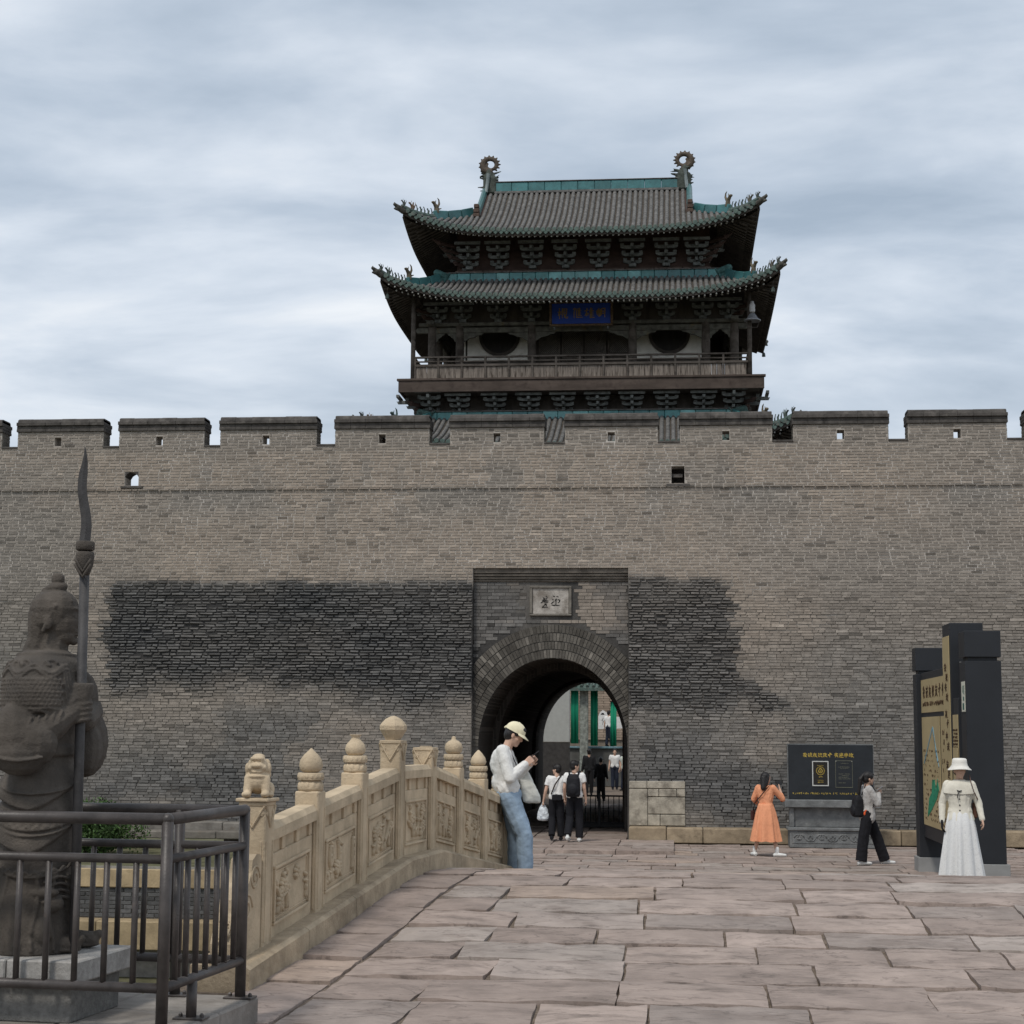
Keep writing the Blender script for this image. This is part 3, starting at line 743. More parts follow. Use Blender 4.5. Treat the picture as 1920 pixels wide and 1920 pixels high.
M_teal = mat('teal_glaze', src='obj', var=.28, scale=6, rough=.38, bump=.15, bscale=20, spec=.45, stain=((.16,.17,.155), 9, .64, .78))
M_beast = mat('ridge_beast_glaze', src='obj', var=.5, scale=12, rough=.75, bump=.4, spec=.2)
M_plaster = mat('aged_plaster', (.80,.77,.71), var=.18, scale=3, rough=.95, bump=.25, stain=((.42,.38,.33), 2.5, .58, .82))
M_red = mat('faded_red_board', (.062,.040,.034), var=.4, scale=5, rough=.9, bump=.3, stretch=(.4,1,1))
M_rend = mat('rafter_end_paint', (.34,.335,.31), var=.4, scale=20, rough=.9, bump=0)

tower = thing('gate_tower', (TX, TY, 8.12), 0, 'two-storeyed timber gate tower with green-edged tile roofs and upturned eaves above the wall', 'tower')
ZB = -8.12            # tower parts are written in world heights

def tl(name, me, **k):
    return link(name, me, tower, **k)

class Roof:
    def __init__(s, hx, hy, z0, lift, gx, ty, sh, rise, a, flare=.18):
        s.hx, s.hy, s.z0, s.lift, s.gx, s.ty, s.sh, s.rise, s.a, s.flare = hx, hy, z0, lift, gx, ty, sh, rise, a, flare
    def smax(s, x): x = abs(x); return 1.0 if x <= s.gx else max(0, (s.hx-x)/(s.hx-s.gx)*s.sh)
    def front(s, x, t, sy=-1):
        q = min(1, abs(x)/s.hx); c = q**4.2*max(0, 1-t)**1.5
        y = s.hy+s.flare*c-(s.hy-s.ty)*t
        return Vector((x*(1+.012*c), sy*y, s.z0+s.lift*c+s.rise*(s.a*t+(1-s.a)*t*t)))
    def side(s, y, t, sx=1):
        """t: 0 at the eave, 1 at the hip top"""
        q = min(1, abs(y)/s.hy); c = q**4.2*max(0, 1-t*s.sh)**1.5; tt = t*s.sh
        x = s.hx+s.flare*.6*c-(s.hx-s.gx)*t
        return Vector((sx*x, y, s.z0+s.lift*c+s.rise*(s.a*tt+(1-s.a)*tt*tt)))
    def hip(s, t, sx, sy):
        """t along the hip 0..1"""
        p = s.front(s.hx-(s.hx-s.gx)*t, t*s.sh, sy); return Vector((sx*p.x, p.y, p.z))
    def ysmax(s, y): return min(1, max(0, (s.hy-abs(y))/(s.hy-s.ty)/s.sh))

beast_cache = {}
def beast(kind):
    if kind in beast_cache: return beast_cache[kind]
    mb = MB()
    if kind == 'small':
        mb.cap((0,0,.0),(0,0,.06),.03,.026); mb.cap((-.02,0,.06),(.02,0,.10),.024,.02); mb.ell((.035,0,.125),(.03,.02,.022)); mb.cap((-.03,0,.06),(-.05,0,.12),.012,.006); mb.cap((.03,0,.14),(.02,0,.165),.008,.004); v = .009
    elif kind == 'tall':
        mb.cap((0,0,0),(0,0,.05),.024,.02); mb.cap((0,0,.05),(.03,0,.14),.018,.013); mb.ell((.045,0,.155),(.024,.014,.014)); mb.cap((-.02,0,.05),(-.035,0,.09),.012,.006); v = .008
    elif kind == 'rider':
        mb.cap((0,0,0),(.02,0,.09),.05,.04); mb.cap((.02,0,.10),(.09,0,.16),.035,.025); mb.ell((.11,0,.17),(.045,.03,.028)); mb.cap((-.05,0,.05),(-.12,0,.18),.03,.012)
        mb.cap((-.02,0,.10),(-.03,0,.21),.03,.02); mb.cap((.05,0,.2),(.03,0,.26),.012,.006); mb.cap((-.12,0,.18),(-.10,0,.25),.014,.006); v = .011
    else:      # big fish-tailed beast
        mb.cap((0,0,0),(.02,0,.14),.075,.06); mb.cap((.02,0,.15),(.09,0,.22),.06,.045); mb.ell((.12,0,.25),(.07,.05,.04)); mb.cap((.17,0,.245),(.2,0,.265),.018,.01)
        mb.cap((-.03,0,.16),(-.09,0,.26),.04,.03); mb.cap((-.09,0,.26),(-.075,0,.36),.03,.02); mb.cap((-.075,0,.36),(-.02,0,.41),.022,.01); mb.cap((.05,0,.28),(.03,0,.34),.018,.008); mb.cap((-.06,.03,.1),(-.13,.05,.13),.025,.012); v = .013
    o = remesh(mb, 'ridge_beast', M_beast, None, v, 2); me = o.data; bpy.data.objects.remove(o); beast_cache[kind] = me
    return me
head_me = None
def dragon_head():
    global head_me
    if head_me: return head_me
    mb = MB(); mb.cap((-.10,0,0),(.10,0,.03),.085,.075); mb.cap((.08,0,.05),(.22,0,.07),.06,.045); mb.cap((.08,0,-.02),(.2,0,-.04),.045,.03); mb.cap((-.02,0,.08),(-.10,0,.17),.04,.02)
    for s_ in (-1,1): mb.cap((.02,s_*.06,.07),(-.06,s_*.09,.13),.025,.01); mb.ell((.09,s_*.06,.06),.025)
    mb.cap((.2,0,.09),(.235,0,.125),.025,.012)
    o = remesh(mb, 'dragon_head', M_beast, None, .014, 2); head_me = o.data; bpy.data.objects.remove(o); return head_me

PITCH = .1485
dm = MB(); dm.lathe([(.0,-.012),(.064,-.012),(.064,.012),(.05,.016),(.0,.016)], 12); disc_me = dm.mesh('eave_tile', M_eave)
dm = MB(); dm.prism([(-.062,.015),(.062,.015),(.055,-.03),(.03,-.062),(0,-.085),(-.03,-.062),(-.055,-.03)], -.012, .012); drip_me = dm.mesh('drip_tile', M_eave)

def make_roof(name, rf, front_rows=True, ridge_top=True, teal_cols=None):
    """a roof part of the tower with its tile rows, eave tiles, hips and beasts as sub-parts"""
    root = link(name, None, tower, (0,0,ZB))
    # pan surface all round + soffit
    for lab, off, mt in (('pan_tiles', 0, M_pan), ('soffit', -.15, M_wood)):
        V = []; F = []
        nu, nv = 60, 12
        for sy in (-1, 1):
            b = len(V)
            for i in range(nu+1):
                x = -rf.hx+2*rf.hx*i/nu; sm = rf.smax(x)
                for j in range(nv+1): p = rf.front(x, sm*j/nv, sy); V.append((p.x, p.y, p.z+off*(1-.0*j)))
            for i in range(nu):
                for j in range(nv): k = b+i*(nv+1)+j; F.append((k, k+nv+1, k+nv+2, k+1))
        for sx in (-1, 1):
            b = len(V); nu2 = 40
            for i in range(nu2+1):
                y = -rf.hy+2*rf.hy*i/nu2; sm = rf.ysmax(y)
                for j in range(nv+1): p = rf.side(y, sm*j/nv, sx); V.append((p.x, p.y, p.z+off))
            for i in range(nu2):
                for j in range(nv): k = b+i*(nv+1)+j; F.append((k, k+nv+1, k+nv+2, k+1))
        me = bpy.data.meshes.new(lab); me.from_pydata(V, [], F); me.materials.append(mt); link(lab, me, root)
    # eave board closing the edge
    mb = MB()
    for sy in (-1, 1):
        pts = [rf.front(-rf.hx+2*rf.hx*i/60, .012, sy) for i in range(61)]
        for i in range(60):
            a, b = pts[i], pts[i+1]; mb.add([a+Vector((0,0,-.005)), b+Vector((0,0,-.005)), b+Vector((0,0,-.15)), a+Vector((0,0,-.15)), a+Vector((0,-sy*.04,-.005)), b+Vector((0,-sy*.04,-.005)), b+Vector((0,-sy*.04,-.15)), a+Vector((0,-sy*.04,-.15))], [(0,1,2,3),(7,6,5,4),(3,2,6,7)])
    for sx in (-1, 1):
        pts = [rf.side(-rf.hy+2*rf.hy*i/40, .012, sx) for i in range(41)]
        for i in range(40):
            a, b = pts[i], pts[i+1]; d_ = Vector((-sx*.04,0,0)); mb.add([a+Vector((0,0,-.005)), b+Vector((0,0,-.005)), b+Vector((0,0,-.15)), a+Vector((0,0,-.15)), a+d_, b+d_, b+d_+Vector((0,0,-.15)), a+d_+Vector((0,0,-.15))], [(0,1,2,3),(7,6,5,4),(3,2,6,7)])
    mb.build('eave_board', M_wood, root)
    # front tile rows
    n = int(2*rf.hx/PITCH); x0 = -(n-1)*PITCH/2
    for i in range(n):
        x = x0+i*PITCH; sm = rf.smax(x)
        if sm < .03: continue
        L = sm*math.hypot(rf.hy-rf.ty, rf.rise); nt_ = max(2, int(L/.24)); pts = []; rr = []
        jx = random.uniform(-.006,.006)
        for q in range(nt_):
            for u, r_ in ((0,.057),(.93,.049)):
                t_ = sm*(q+u)/nt_; p = rf.front(x, t_); pts.append(p+Vector((jx+random.uniform(-.004,.004),0,.012+random.uniform(-.004,.004)))); rr.append(r_)
        p = rf.front(x, sm); pts.append(p+Vector((jx,0,.012))); rr.append(.05)
        mb = MB(); mb.tube(pts, rr, 6, cap=True, half=True); o = mb.build('tile_row', M_tile, root)
        p = rf.front(x, 0); link('eave_tile', disc_me, root, (p.x, p.y-.012, p.z+.005), (R(90),0,0))
        p = rf.front(x+PITCH/2, 0)
        if abs(x+PITCH/2) < rf.hx-.05: link('drip_tile', drip_me, root, (p.x, p.y-.004, p.z-.035))
    # side and rear rows, seen only from elsewhere
    mb = MB()
    for sx in (-1, 1):
        m_ = int(2*rf.hy/PITCH); y0 = -(m_-1)*PITCH/2
        for i in range(m_):
            y = y0+i*PITCH; sm = rf.ysmax(y)
            if sm < .05: continue
            mb.tube([rf.side(y, sm*q/5, sx)+Vector((0,0,.012)) for q in range(6)], .052, 5, half=True)
            p = rf.side(y, 0, sx); mb.ell((p.x, p.y, p.z), (.02,.06,.06), seg=8, rings=4)
    for i in range(n):
        x = x0+i*PITCH; sm = rf.smax(x)
        if sm > .05: mb.tube([rf.front(x, sm*q/5, 1)+Vector((0,0,.012)) for q in range(6)], .052, 5, half=True)
    tag(mb.build('far_tile_rows', M_tile, root), kind='stuff')
    # rafters and their pale ends
    mb = MB(); me_ = MB()
    for i in range(n):
        x = x0+i*PITCH+PITCH/2
        for t0, t1, dz, r_ in ((.015,.22,-.185,.028),(.13,.55,-.24,.034)):
            sm = rf.smax(x)
            if sm < t0+.06: continue
            a = rf.front(x, t0); b = rf.front(x*.985, min(t1, sm)); a.z += dz; b.z += dz
            mb.tube([a, b], r_, 4); d_ = (a-b).normalized()
            me_.tube([a+d_*.001, a+d_*.012], r_*.78, 6)
    for sx in (-1, 1):
        m_ = int(2*rf.hy/PITCH)
        for i in range(m_):
            y = -rf.hy+(i+.5)*PITCH; sm = rf.ysmax(y)
            for t0, t1, dz, r_ in ((.015,.25,-.185,.028),(.15,.6,-.24,.034)):
                if sm < t0+.06: continue
                a = rf.side(y, t0, sx); b = rf.side(y, min(t1, sm), sx); a.z += dz; b.z += dz; mb.tube([a, b], r_, 4)
    tag(mb.build('rafters', M_wood, root), kind='stuff'); tag(me_.build('rafter_ends', M_rend, root), kind='stuff')
    # hips
    for sx in (-1, 1):
        for sy in (-1, 1):
            hp = lambda t: rf.hip(t, sx, sy)
            mb = MB(); pts = [hp(t)+Vector((0,0,.06)) for t in np.linspace(-.02, .42, 9)]
            mb.tube(pts, [(.055,.07)]*9, 8); mb.build('hip_ridge', M_eave, root)
            ds = hp(0)-hp(.3); ang = math.atan2(ds.y, ds.x)
            for q in range(3):
                ta, tb = .42+.19*q, .42+.19*(q+1)-.012
                a, b = hp(ta)+Vector((0,0,.10)), hp(tb)+Vector((0,0,.10)); d_ = (b-a); l = d_.length
                mtx = Matrix.Translation(a) @ d_.to_track_quat('X','Z').to_matrix().to_4x4()
                mb = MB(); mb.bevbox(0, l, -.06, .06, -.12, .13, .015, mtx); t = random.uniform(.8,1.2)
                mb.build('glazed_tile', M_teal, root, color=(.045*t,.145*t,.150*t))
            if sy > 0 and sx < 0: continue
            g_ = random.choice(((.085,.105,.095),(.10,.095,.08)))
            p = hp(-.035); link('dragon_head', dragon_head(), root, (p.x, p.y, p.z-.03), (0, R(-8), ang), color=(.075,.072,.062))
            p = hp(.01)+Vector((0,0,.13)); link('ridge_beast', beast('rider'), root, p-Vector((0,0,.02)), (0,0,ang), (.7,.7,.7), color=(.06,.07,.065))
            if sy < 0:
                p = hp(.12)+Vector((0,0,.12)); link('ridge_beast', beast('rider'), root, p-Vector((0,0,.015)), (0,0,ang), (.95,.95,.95), color=(.155,.105,.07) if sx*rf.hx < 6 and random.random() < .6 else g_)
                for q in range(5):
                    p = hp(.185+.05*q)+Vector((0,0,.12)); link('ridge_beast', beast('small' if q % 2 else 'tall'), root, p, (0,0,ang), color=(.075,.10,.09))
                p = hp(.45)+Vector((0,0,.19)); link('ridge_beast', beast('big'), root, p, (0,0,ang), color=(.12,.10,.07) if random.random() < .5 else (.07,.105,.10))
    return root
def ridge_run(root, a, b, h, wdt, step, cap=True, cols=None):
    a, b = Vector(a), Vector(b); d_ = b-a; n = max(1, round(d_.length/step)); q = d_.to_track_quat('X','Z').to_matrix().to_4x4()
    for i in range(n):
        p = a+d_*i/n; l = d_.length/n-.008; mtx = Matrix.Translation(p) @ q
        mb = MB(); mb.bevbox(0, l, -wdt/2, wdt/2, 0, h*random.uniform(.97,1.0), .014, mtx); h_ = random.random()
        c = (.043,.140,.146) if not cols else random.choice(cols); t = random.uniform(.78,1.25)
        if h_ > .985: c = (.30,.29,.26)
        mb.build('glazed_tile', M_teal, root, color=tuple(v*t for v in c))
    mb = MB(); mtx = Matrix.Translation(a) @ q; mb.bevbox(-.02, d_.length+.02, -wdt*.75, wdt*.75, -.075, -.004, .012, mtx); mb.bevbox(-.02, d_.length+.02, -wdt*.62, wdt*.62, h+.002, h+.03, .01, mtx)
    mb.build('ridge_base', M_tile, root)

random.seed(21)
# --- upper roof (hip and gable)
RU = Roof(4.64, 3.55, 15.66, .60, 3.02, 0.0, .52, 2.17, .72)
up_roof = make_roof('upper_roof', RU)
ridge_run(up_roof, (-2.62,0,17.86), (2.62,0,17.86), .27, .2, .47)
for sx in (-1, 1):
    pts = [RU.front(sx*2.93, t)+Vector((0,0,.10)) for t in np.linspace(.98, .47, 12)]
    mb = MB(); mb.tube(pts, [(.085,.11)]*12, 8); mb.build('descending_ridge', M_teal, up_roof, color=(.05,.125,.125))
    pts = [RU.front(sx*2.93, t, 1)+Vector((0,0,.10)) for t in np.linspace(.98, .47, 6)]
    mb = MB(); mb.tube(pts, [(.085,.11)]*6, 8); mb.build('descending_ridge', M_teal, up_roof, color=(.05,.125,.125))
    p = RU.front(sx*2.93, .46); mb = MB()
    for q in range(3): mb.bevbox(p.x-.09+.01*q, p.x+.09-.01*q, p.y-.12, p.y+.08, p.z-.02+.13*q, p.z+.10+.13*q, .02)
    mb.build('ridge_end_block', mat('brown_glaze', (.085,.058,.045), var=.4, scale=10), up_roof)
    # gable wall and barge
    mb = MB(); z0 = RU.front(0,.52).z
    mb.add([(sx*2.86,-1.75,z0),(sx*2.86,1.75,z0),(sx*2.86,0,17.85),(sx*2.78,-1.75,z0),(sx*2.78,1.75,z0),(sx*2.78,0,17.85)], [(0,1,2),(3,5,4),(0,3,4,1),(1,4,5,2),(2,5,3,0)]); mb.build('gable_board', M_red, up_roof)
    # ridge-end ornament: curled dragon tail on a spiky body
    orn = link('ridge_ornament', None, up_roof, (sx*2.78, 0, 17.8), scale=(1.15,1.15,1.04))
    mb = MB()
    mb.bevbox(-.17,.17,-.12,.12,.0,.5,.04); mb.cap((-sx*.05,0,.38),(-sx*.22,0,.30),.11,.07); mb.cap((-sx*.2,0,.18),(-sx*.3,0,.12),.06,.03)
    rs = random.Random(3+sx)
    for q in range(22):
        a = rs.uniform(-1.1, 1.1)+(0 if rs.random() < .5 else math.pi); z = rs.uniform(.12,.62); l = rs.uniform(.2,.36)
        mb.cap((0, rs.uniform(-.05,.05), z), (l*math.cos(a), rs.uniform(-.1,.1), z+.35*l*math.sin(abs(a))+rs.uniform(-.03,.08)), .05, .014)
    mb.cap((0,0,.5),(sx*.03,0,.66),.12,.09)
    remesh(mb, 'dragon_body', M_beast, orn, .02, 2, color=(.062,.072,.062))
    mb = MB(); pts = []; rr = []
    for q in range(44):
        a = -math.pi/2+sx*(-.3)+sx*2*math.pi*1.42*q/43; r_ = .205*(1-.50*(q/43)**1.3)-.0
        if q > 31: r_ *= 1-.35*(q-31)/12
        pts.append(Vector((r_*math.cos(a)*1.0, 0, .86+r_*math.sin(a)))); rr.append((.092*(1-q/60) , .080*(1-q/58)))
    mb.tube(pts, rr, 8, up=(0,1,0))
    for q in range(0, 30, 2): p = pts[q]; c = Vector((0,0,.86)); d_ = (p-c).normalized(); mb.cap(p+d_*.05, p+d_*.092, .034, .022, 6)
    remesh(mb, 'curled_tail', M_beast, orn, .014, 2, color=(.088,.070,.055))
    mb = MB(); mb.tube([(sx*.03,-.16,.55),(sx*.05,-.15,.3),(sx*.08,-.2,.0)], .045, 8); mb.build('ridge_post', M_teal, orn, color=(.17,.20,.20))

# --- middle roof
RM = Roof(5.11, 4.15, 13.74, .60, 3.85, 2.35, 1.0, .88, .8)
mid_roof = make_roof('lower_roof_of_upper_storey', RM)
mid_roof.name = 'middle_roof'
tcol = [(.055,.185,.19),(.06,.20,.20),(.13,.31,.31),(.05,.155,.165)]
ridge_run(mid_roof, (-3.75,-2.3,14.60), (3.75,-2.3,14.60), .235, .16, .36, cols=tcol)
ridge_run(mid_roof, (-3.75,2.3,14.60), (3.75,2.3,14.60), .235, .16, .75)
for sx in (-1,1):
    ridge_run(mid_roof, (sx*3.8,-2.25,14.60), (sx*3.8,2.25,14.60), .235, .16, .75)
    mb = MB(); mb.cap((0,0,.05),(sx*.18,-.05,.12),.1,.09); mb.cap((-sx*.15,0,.2),(sx*.1,0,.3),.09,.1); mb.cap((sx*.12,-.04,.1),(sx*.26,-.12,.02),.06,.03); mb.cap((-sx*.12,0,.1),(-sx*.25,0,.28),.06,.03); mb.cap((0,-.05,.3),(sx*.12,-.06,.36),.04,.02); mb.cap((-sx*.1,-.06,.02),(sx*.1,-.1,-.02),.06,.05)
    remesh(mb, 'ridge_dragon', M_beast, mid_roof, .015, 2, color=(.055,.125,.12), loc=(sx*3.85,-2.38,14.56))
# --- lowest roof, behind the battlements
RL = Roof(5.35, 5.25, 9.62, .58, 4.0, 2.75, 1.0, 1.10, .75)
low_roof = make_roof('ground_storey_roof', RL)
ridge_run(low_roof, (-4.25,-2.7,10.70), (4.25,-2.7,10.70), .22, .16, .40, cols=tcol)
for sx in (-1,1):
    mb = MB(); mb.cap((0,0,.05),(sx*.18,-.05,.12),.1,.09); mb.cap((-sx*.15,0,.2),(sx*.1,0,.26),.09,.1); mb.cap((-sx*.12,0,.1),(-sx*.3,0,.3),.05,.02)
    remesh(mb, 'ridge_dragon', M_beast, low_roof, .015, 2, color=(.06,.10,.09), loc=(sx*4.2,-2.8,10.66))

# --- bracket sets
def bracket_mesh(tiers, w0, dw, dz=.15, out_=.17):
    mb = MB(); mb.bevbox(-.10,.10,-.10,.10,0,.10,.015)
    for k in range(tiers):
        z = .10+dz*k; yo = -out_*k; l = w0+dw*k; h = .085
        mb.prism([(-l/2,z+h),(-l/2,z+.045),(-l/2+.05,z+.012),(-l/2+.11,z),(l/2-.11,z),(l/2-.05,z+.012),(l/2,z+.045),(l/2,z+h)], yo-.042, yo+.042)
        for u in (-1,0,1): mb.bevbox(u*(l/2-.05)-.052, u*(l/2-.05)+.052, yo-.052, yo+.052, z+h+.002, z+dz-.004, .012)
        y1 = yo-out_-.05
        mb.prism([(.1,z+.005),(.1,z+.10),(y1+.06,z+.10),(y1,z+.07),(y1-.03,z+.09),(y1+.01,z+.01)], -.036, .036, axis='x')
    z = .10+dz*tiers; mb.box(-(w0+dw*tiers)/2, (w0+dw*tiers)/2, -out_*tiers-.04, -out_*tiers+.04, z+.003, z+.075)
    return mb.mesh('bracket_set', M_brk, fix=True)
BK3 = bracket_mesh(3, .50, .07, .155, .19); BK2 = bracket_mesh(2, .46, .12, .15, .22); BKL = bracket_mesh(3, .46, .08, .13, .26)
def tp(name): return link(name, None, tower, (0,0,ZB))
BX = (-2.28,-1.365,-.455,.455,1.365,2.28)
us = tp('upper_storey')
for x in BX: link('bracket_set', BK3, us, (x,-2.02,15.02))
def corner_set(par, x, y, z, me, n=3):
    sx = 1 if x > 0 else -1; sy = 1 if y > 0 else -1
    if sy < 0:
        link('bracket_set', me, par, (x-sx*.12, y, z)); link('bracket_set', me, par, (x, y+.12, z), (0,0,sx*R(90)))
        mb = MB(); d_ = Vector((sx*.7071, -.7071, 0))
        for k in range(n):
            a = Vector((x, y, z+.12+.16*k)); l = .42+.24*k; e_ = a+d_*l
            mb.tube([a, a+d_*l*.8+Vector((0,0,-.01)), e_+Vector((0,0,.06))], [(.05,.06),(.05,.055),(.02,.02)], 6)
            mb.ell(a+d_*l*.82+Vector((0,0,.03)), (.07,.07,.05), seg=8, rings=5)
        mb.build('corner_arm', M_red, par)
for sx in (-1,1): corner_set(us, sx*3.22, -2.02, 15.02, BK3, 4)
mb = MB(); mb.box(-3.45,3.45,-1.98,1.98,14.6,16.3); mb.build('wall_boarding', M_red, us)
for i in range(9):
    a = -3.5+i*7/9; mb = MB(); mb.bevbox(a+.01, a+7/9-.02, -2.06,-1.985, 14.86, 15.0, .01); mb.build('wall_plate', mat('plate_wood', (.10,.075,.062), var=.4, scale=6) if i == 0 else bpy.data.materials['plate_wood'], us)
# --- gallery storey
gs = tp('gallery_storey')
COLX = (-4.09,-3.33,-1.365,1.365,3.33,4.09)
colm = MB(); colm.lathe([(.115,0),(.115,1.72),(.10,1.74)], 14); col_me = colm.mesh('column', M_woodl, True)
for x in COLX:
    for y in (-2.15, 2.15): link('column', col_me, gs, (x,y,11.72))
for y in (-.9,.9):
    for x in (-4.09,4.09): link('column', col_me, gs, (x,y,11.72))
postm = MB(); postm.tube([(0,0,0),(0,0,2.35)], .062, 10); post_me = postm.mesh('eave_post', M_woodl, True)
for sx in (-1,1):
    for y in (-3.2, 3.2): link('eave_post', post_me, gs, (sx*4.45, y, 11.72))
for y in (-2.15, 2.15):
    mb = MB(); mb.bevbox(-4.45,4.45,y-.11,y+.11,13.40,13.50,.012); mb.build('plate_beam', M_paint, gs)
    for a, b in zip(COLX[:-1], COLX[1:]):
        mb = MB(); mb.bevbox(a+.09,b-.09,y-.06,y+.06,13.22,13.37,.015); mb.build('tie_beam', M_paint, gs)
        if y < 0:
            for xa, sg in ((a+.1,1),(b-.1,-1)):
                l = min(.55,(b-a)*.32); mb = MB()
                mb.prism([(xa,13.215),(xa+sg*l,13.215),(xa+sg*l*.92,13.17),(xa+sg*l*.7,13.15),(xa+sg*l*.55,13.10),(xa+sg*l*.3,13.075),(xa+sg*.05,13.0),(xa,12.98)], y-.035, y+.035); mb.build('spandrel', M_paint, gs)
for sx in (-1,1):
    mb = MB(); mb.bevbox(sx*4.09-.1,sx*4.09+.1,-2.6,2.6,13.385,13.495,.012); mb.build('plate_beam', M_paint, gs)
    mb = MB(); mb.bevbox(sx*4.09-.06,sx*4.09+.06,-2.05,2.05,13.22,13.37,.012); mb.build('tie_beam', M_paint, gs)
    for x in (-3.33,3.33):
        mb = MB(); mb.bevbox(sx*4.6-.16, sx*4.6+.16, -2.2,-2.1,13.25,13.36,.02); 
    mb = MB(); mb.prism([(sx*4.2,13.23),(sx*4.5,13.23),(sx*4.55,13.30),(sx*4.5,13.37),(sx*4.2,13.37)], -2.2,-2.1); mb.build('beam_nose', M_paint, gs)
for x in (-3.25,-2.28,-1.365,-.455,.455,1.365,2.28,3.25): link('bracket_set', BK2, gs, (x,-2.15,13.505))
for sx in (-1,1): corner_set(gs, sx*4.05, -2.15, 13.505, BK2, 2)
mb = MB(); mb.box(-4.0,4.0,-2.1,-2.0,13.505,14.35); mb.box(-4.0,4.0,2.0,2.1,13.505,14.35); mb.box(-4.0,-3.9,-2.0,2.0,13.505,14.3); mb.box(3.9,4.0,-2.0,2.0,13.505,14.3); mb.box(-3.9,3.9,-2.0,2.0,13.9,14.0); mb.build('frieze_boards', M_wood, gs)
# room behind the gallery
mb = MB(); mb.box(-3.4,3.4,-1.1,1.1,11.72,13.89); mb.build('room_wall', M_wood, gs)
for sx in (-1,1):
    a, b = sorted((sx*1.45, sx*3.25)); cxw = (a+b)/2
    mb = MB(); mb.box(a,b,-1.135,-1.1,12.66,13.85); mb.build('plaster_panel', M_plaster, gs)
    mb = MB(); mb.bevbox(a-.06,b+.06,-1.2,-1.1,12.50,12.655,.01); mb.build('panel_sill', M_wood, gs)
    mb = MB(); a2, b2 = sorted((sx*3.30, sx*3.42)); 
    for zz in (0,): mb.box(min(a2,b2), max(a2,b2), -1.16, -1.1, 12.66, 13.8)
    mb.build('plaster_strip', M_plaster, gs)
    rw = link('round_window', None, gs, (cxw, -1.137, 13.36))
    mb = MB(); seg = 40; V = []; F = []
    for q in range(seg):
        a_ = 2*math.pi*q/seg
        for r_, y in ((.57,0),(.57,-.07),(.49,-.07),(.49,-.005)): V.append((r_*math.cos(a_), y, r_*math.sin(a_)))
    for q in range(seg):
        for j in range(3): F.append((q*4+j, ((q+1)%seg)*4+j, ((q+1)%seg)*4+j+1, q*4+j+1))
    mb.add(V, F); mb.build('ring_frame', M_wood, rw)
    mb = MB(); mb.prism([(.49*math.cos(2*math.pi*q/seg), .49*math.sin(2*math.pi*q/seg)) for q in range(seg)], -.012, -.004); mb.build('window_board', mat('window_board', (.030,.027,.025), var=.3, scale=12, stretch=(1,1,.2)), rw)
for i in range(4):
    a = -1.27+i*.635; d_ = link('lattice_door', None, gs, (a, -1.14, 11.76))
    mb = MB()
    for x0,x1,z0,z1 in ((.02,.07,0,1.9),(.565,.615,0,1.9),(.07,.565,1.80,1.9),(.07,.565,1.02,1.09),(.07,.565,.85,.91),(.07,.565,0,.07)): mb.box(x0,x1,-.05,.03,z0,z1)
    mb.box(.07,.565,-.02,.02,.07,.85); mb.box(.07,.565,-.02,.02,.91,1.02); mb.build('door_frame', M_woodl, d_)
    mb = MB()
    for q in range(-9, 14):
        for sg in (1,-1):
            x = .07+q*.055 if sg > 0 else .565-q*.055
            p0 = [x, 1.09]; p1 = [x+sg*.71, 1.80]
            t0 = max(0, ((.07 if sg > 0 else -.565)-sg*p0[0])/.71) ; t1 = min(1, ((.565 if sg > 0 else -.07)-sg*p0[0])/.71)
            if t1-t0 < .02: continue
            pa = (p0[0]+sg*.71*t0, -.01, 1.09+.71*t0); pb = (p0[0]+sg*.71*t1, -.01, 1.09+.71*t1); mb.tube([pa, pb], .007, 4)
    tag(mb.build('lattice', mat('lattice_wood', (.20,.18,.16), var=.3, rough=.9) if i == 0 else bpy.data.materials['lattice_wood'], d_), kind='stuff')
# --- balcony
bal = tp('balcony')
mb = MB(); mb.box(-4.74,4.74,-3.29,3.29,11.40,11.70); mb.build('balcony_floor', M_wood, bal)
for sy in (-1,1):
    mb = MB(); y0, y1 = sorted((sy*3.295, sy*3.36)); mb.bevbox(-4.81,4.81,y0,y1,11.36,11.66,.008); mb.bevbox(-4.85,4.85,y0-.03,y1+.03,11.665,11.725,.008); mb.build('fascia', M_fascia, bal)
for sx in (-1,1):
    mb = MB(); x0, x1 = sorted((sx*4.745, sx*4.80)); mb.bevbox(x0,x1,-3.29,3.29,11.362,11.66,.008); mb.build('fascia', M_fascia, bal)
rx = [-4.39]+[-4.39+ (8.78)*i/14 for i in range(1,14)]+[4.39]
for i in range(14):
    a, b = rx[i], rx[i+1]
    pn = link('railing_bay', None, bal)
    for q in range(4):
        w_ = (b-a-.06)/4; mb = MB(); j = random.uniform(-.006,.006); mb.bevbox(a+.03+q*w_+.002, a+.03+(q+1)*w_-.002, -3.205+j, -3.18+j, 11.73, 12.06, .004); mb.build('plank', M_board, pn)
    mb = MB(); mb.bevbox(a-.03,a+.028,-3.24,-3.16,11.728,12.30,.008); mb.build('baluster', M_woodl, pn)
for z0, z1, y in ((12.065,12.13,.045),(12.19,12.225,.03),(12.30,12.345,.04)):
    mb = MB(); mb.bevbox(-4.4,4.4,-3.2-y,-3.2+y,z0,z1,.006); mb.build('rail', M_woodl, bal)
    for sx in (-1,1):
        mb = MB(); mb.bevbox(sx*4.42-y,sx*4.42+y,-3.14,3.14,z0,z1,.006); mb.build('rail', M_woodl, bal)
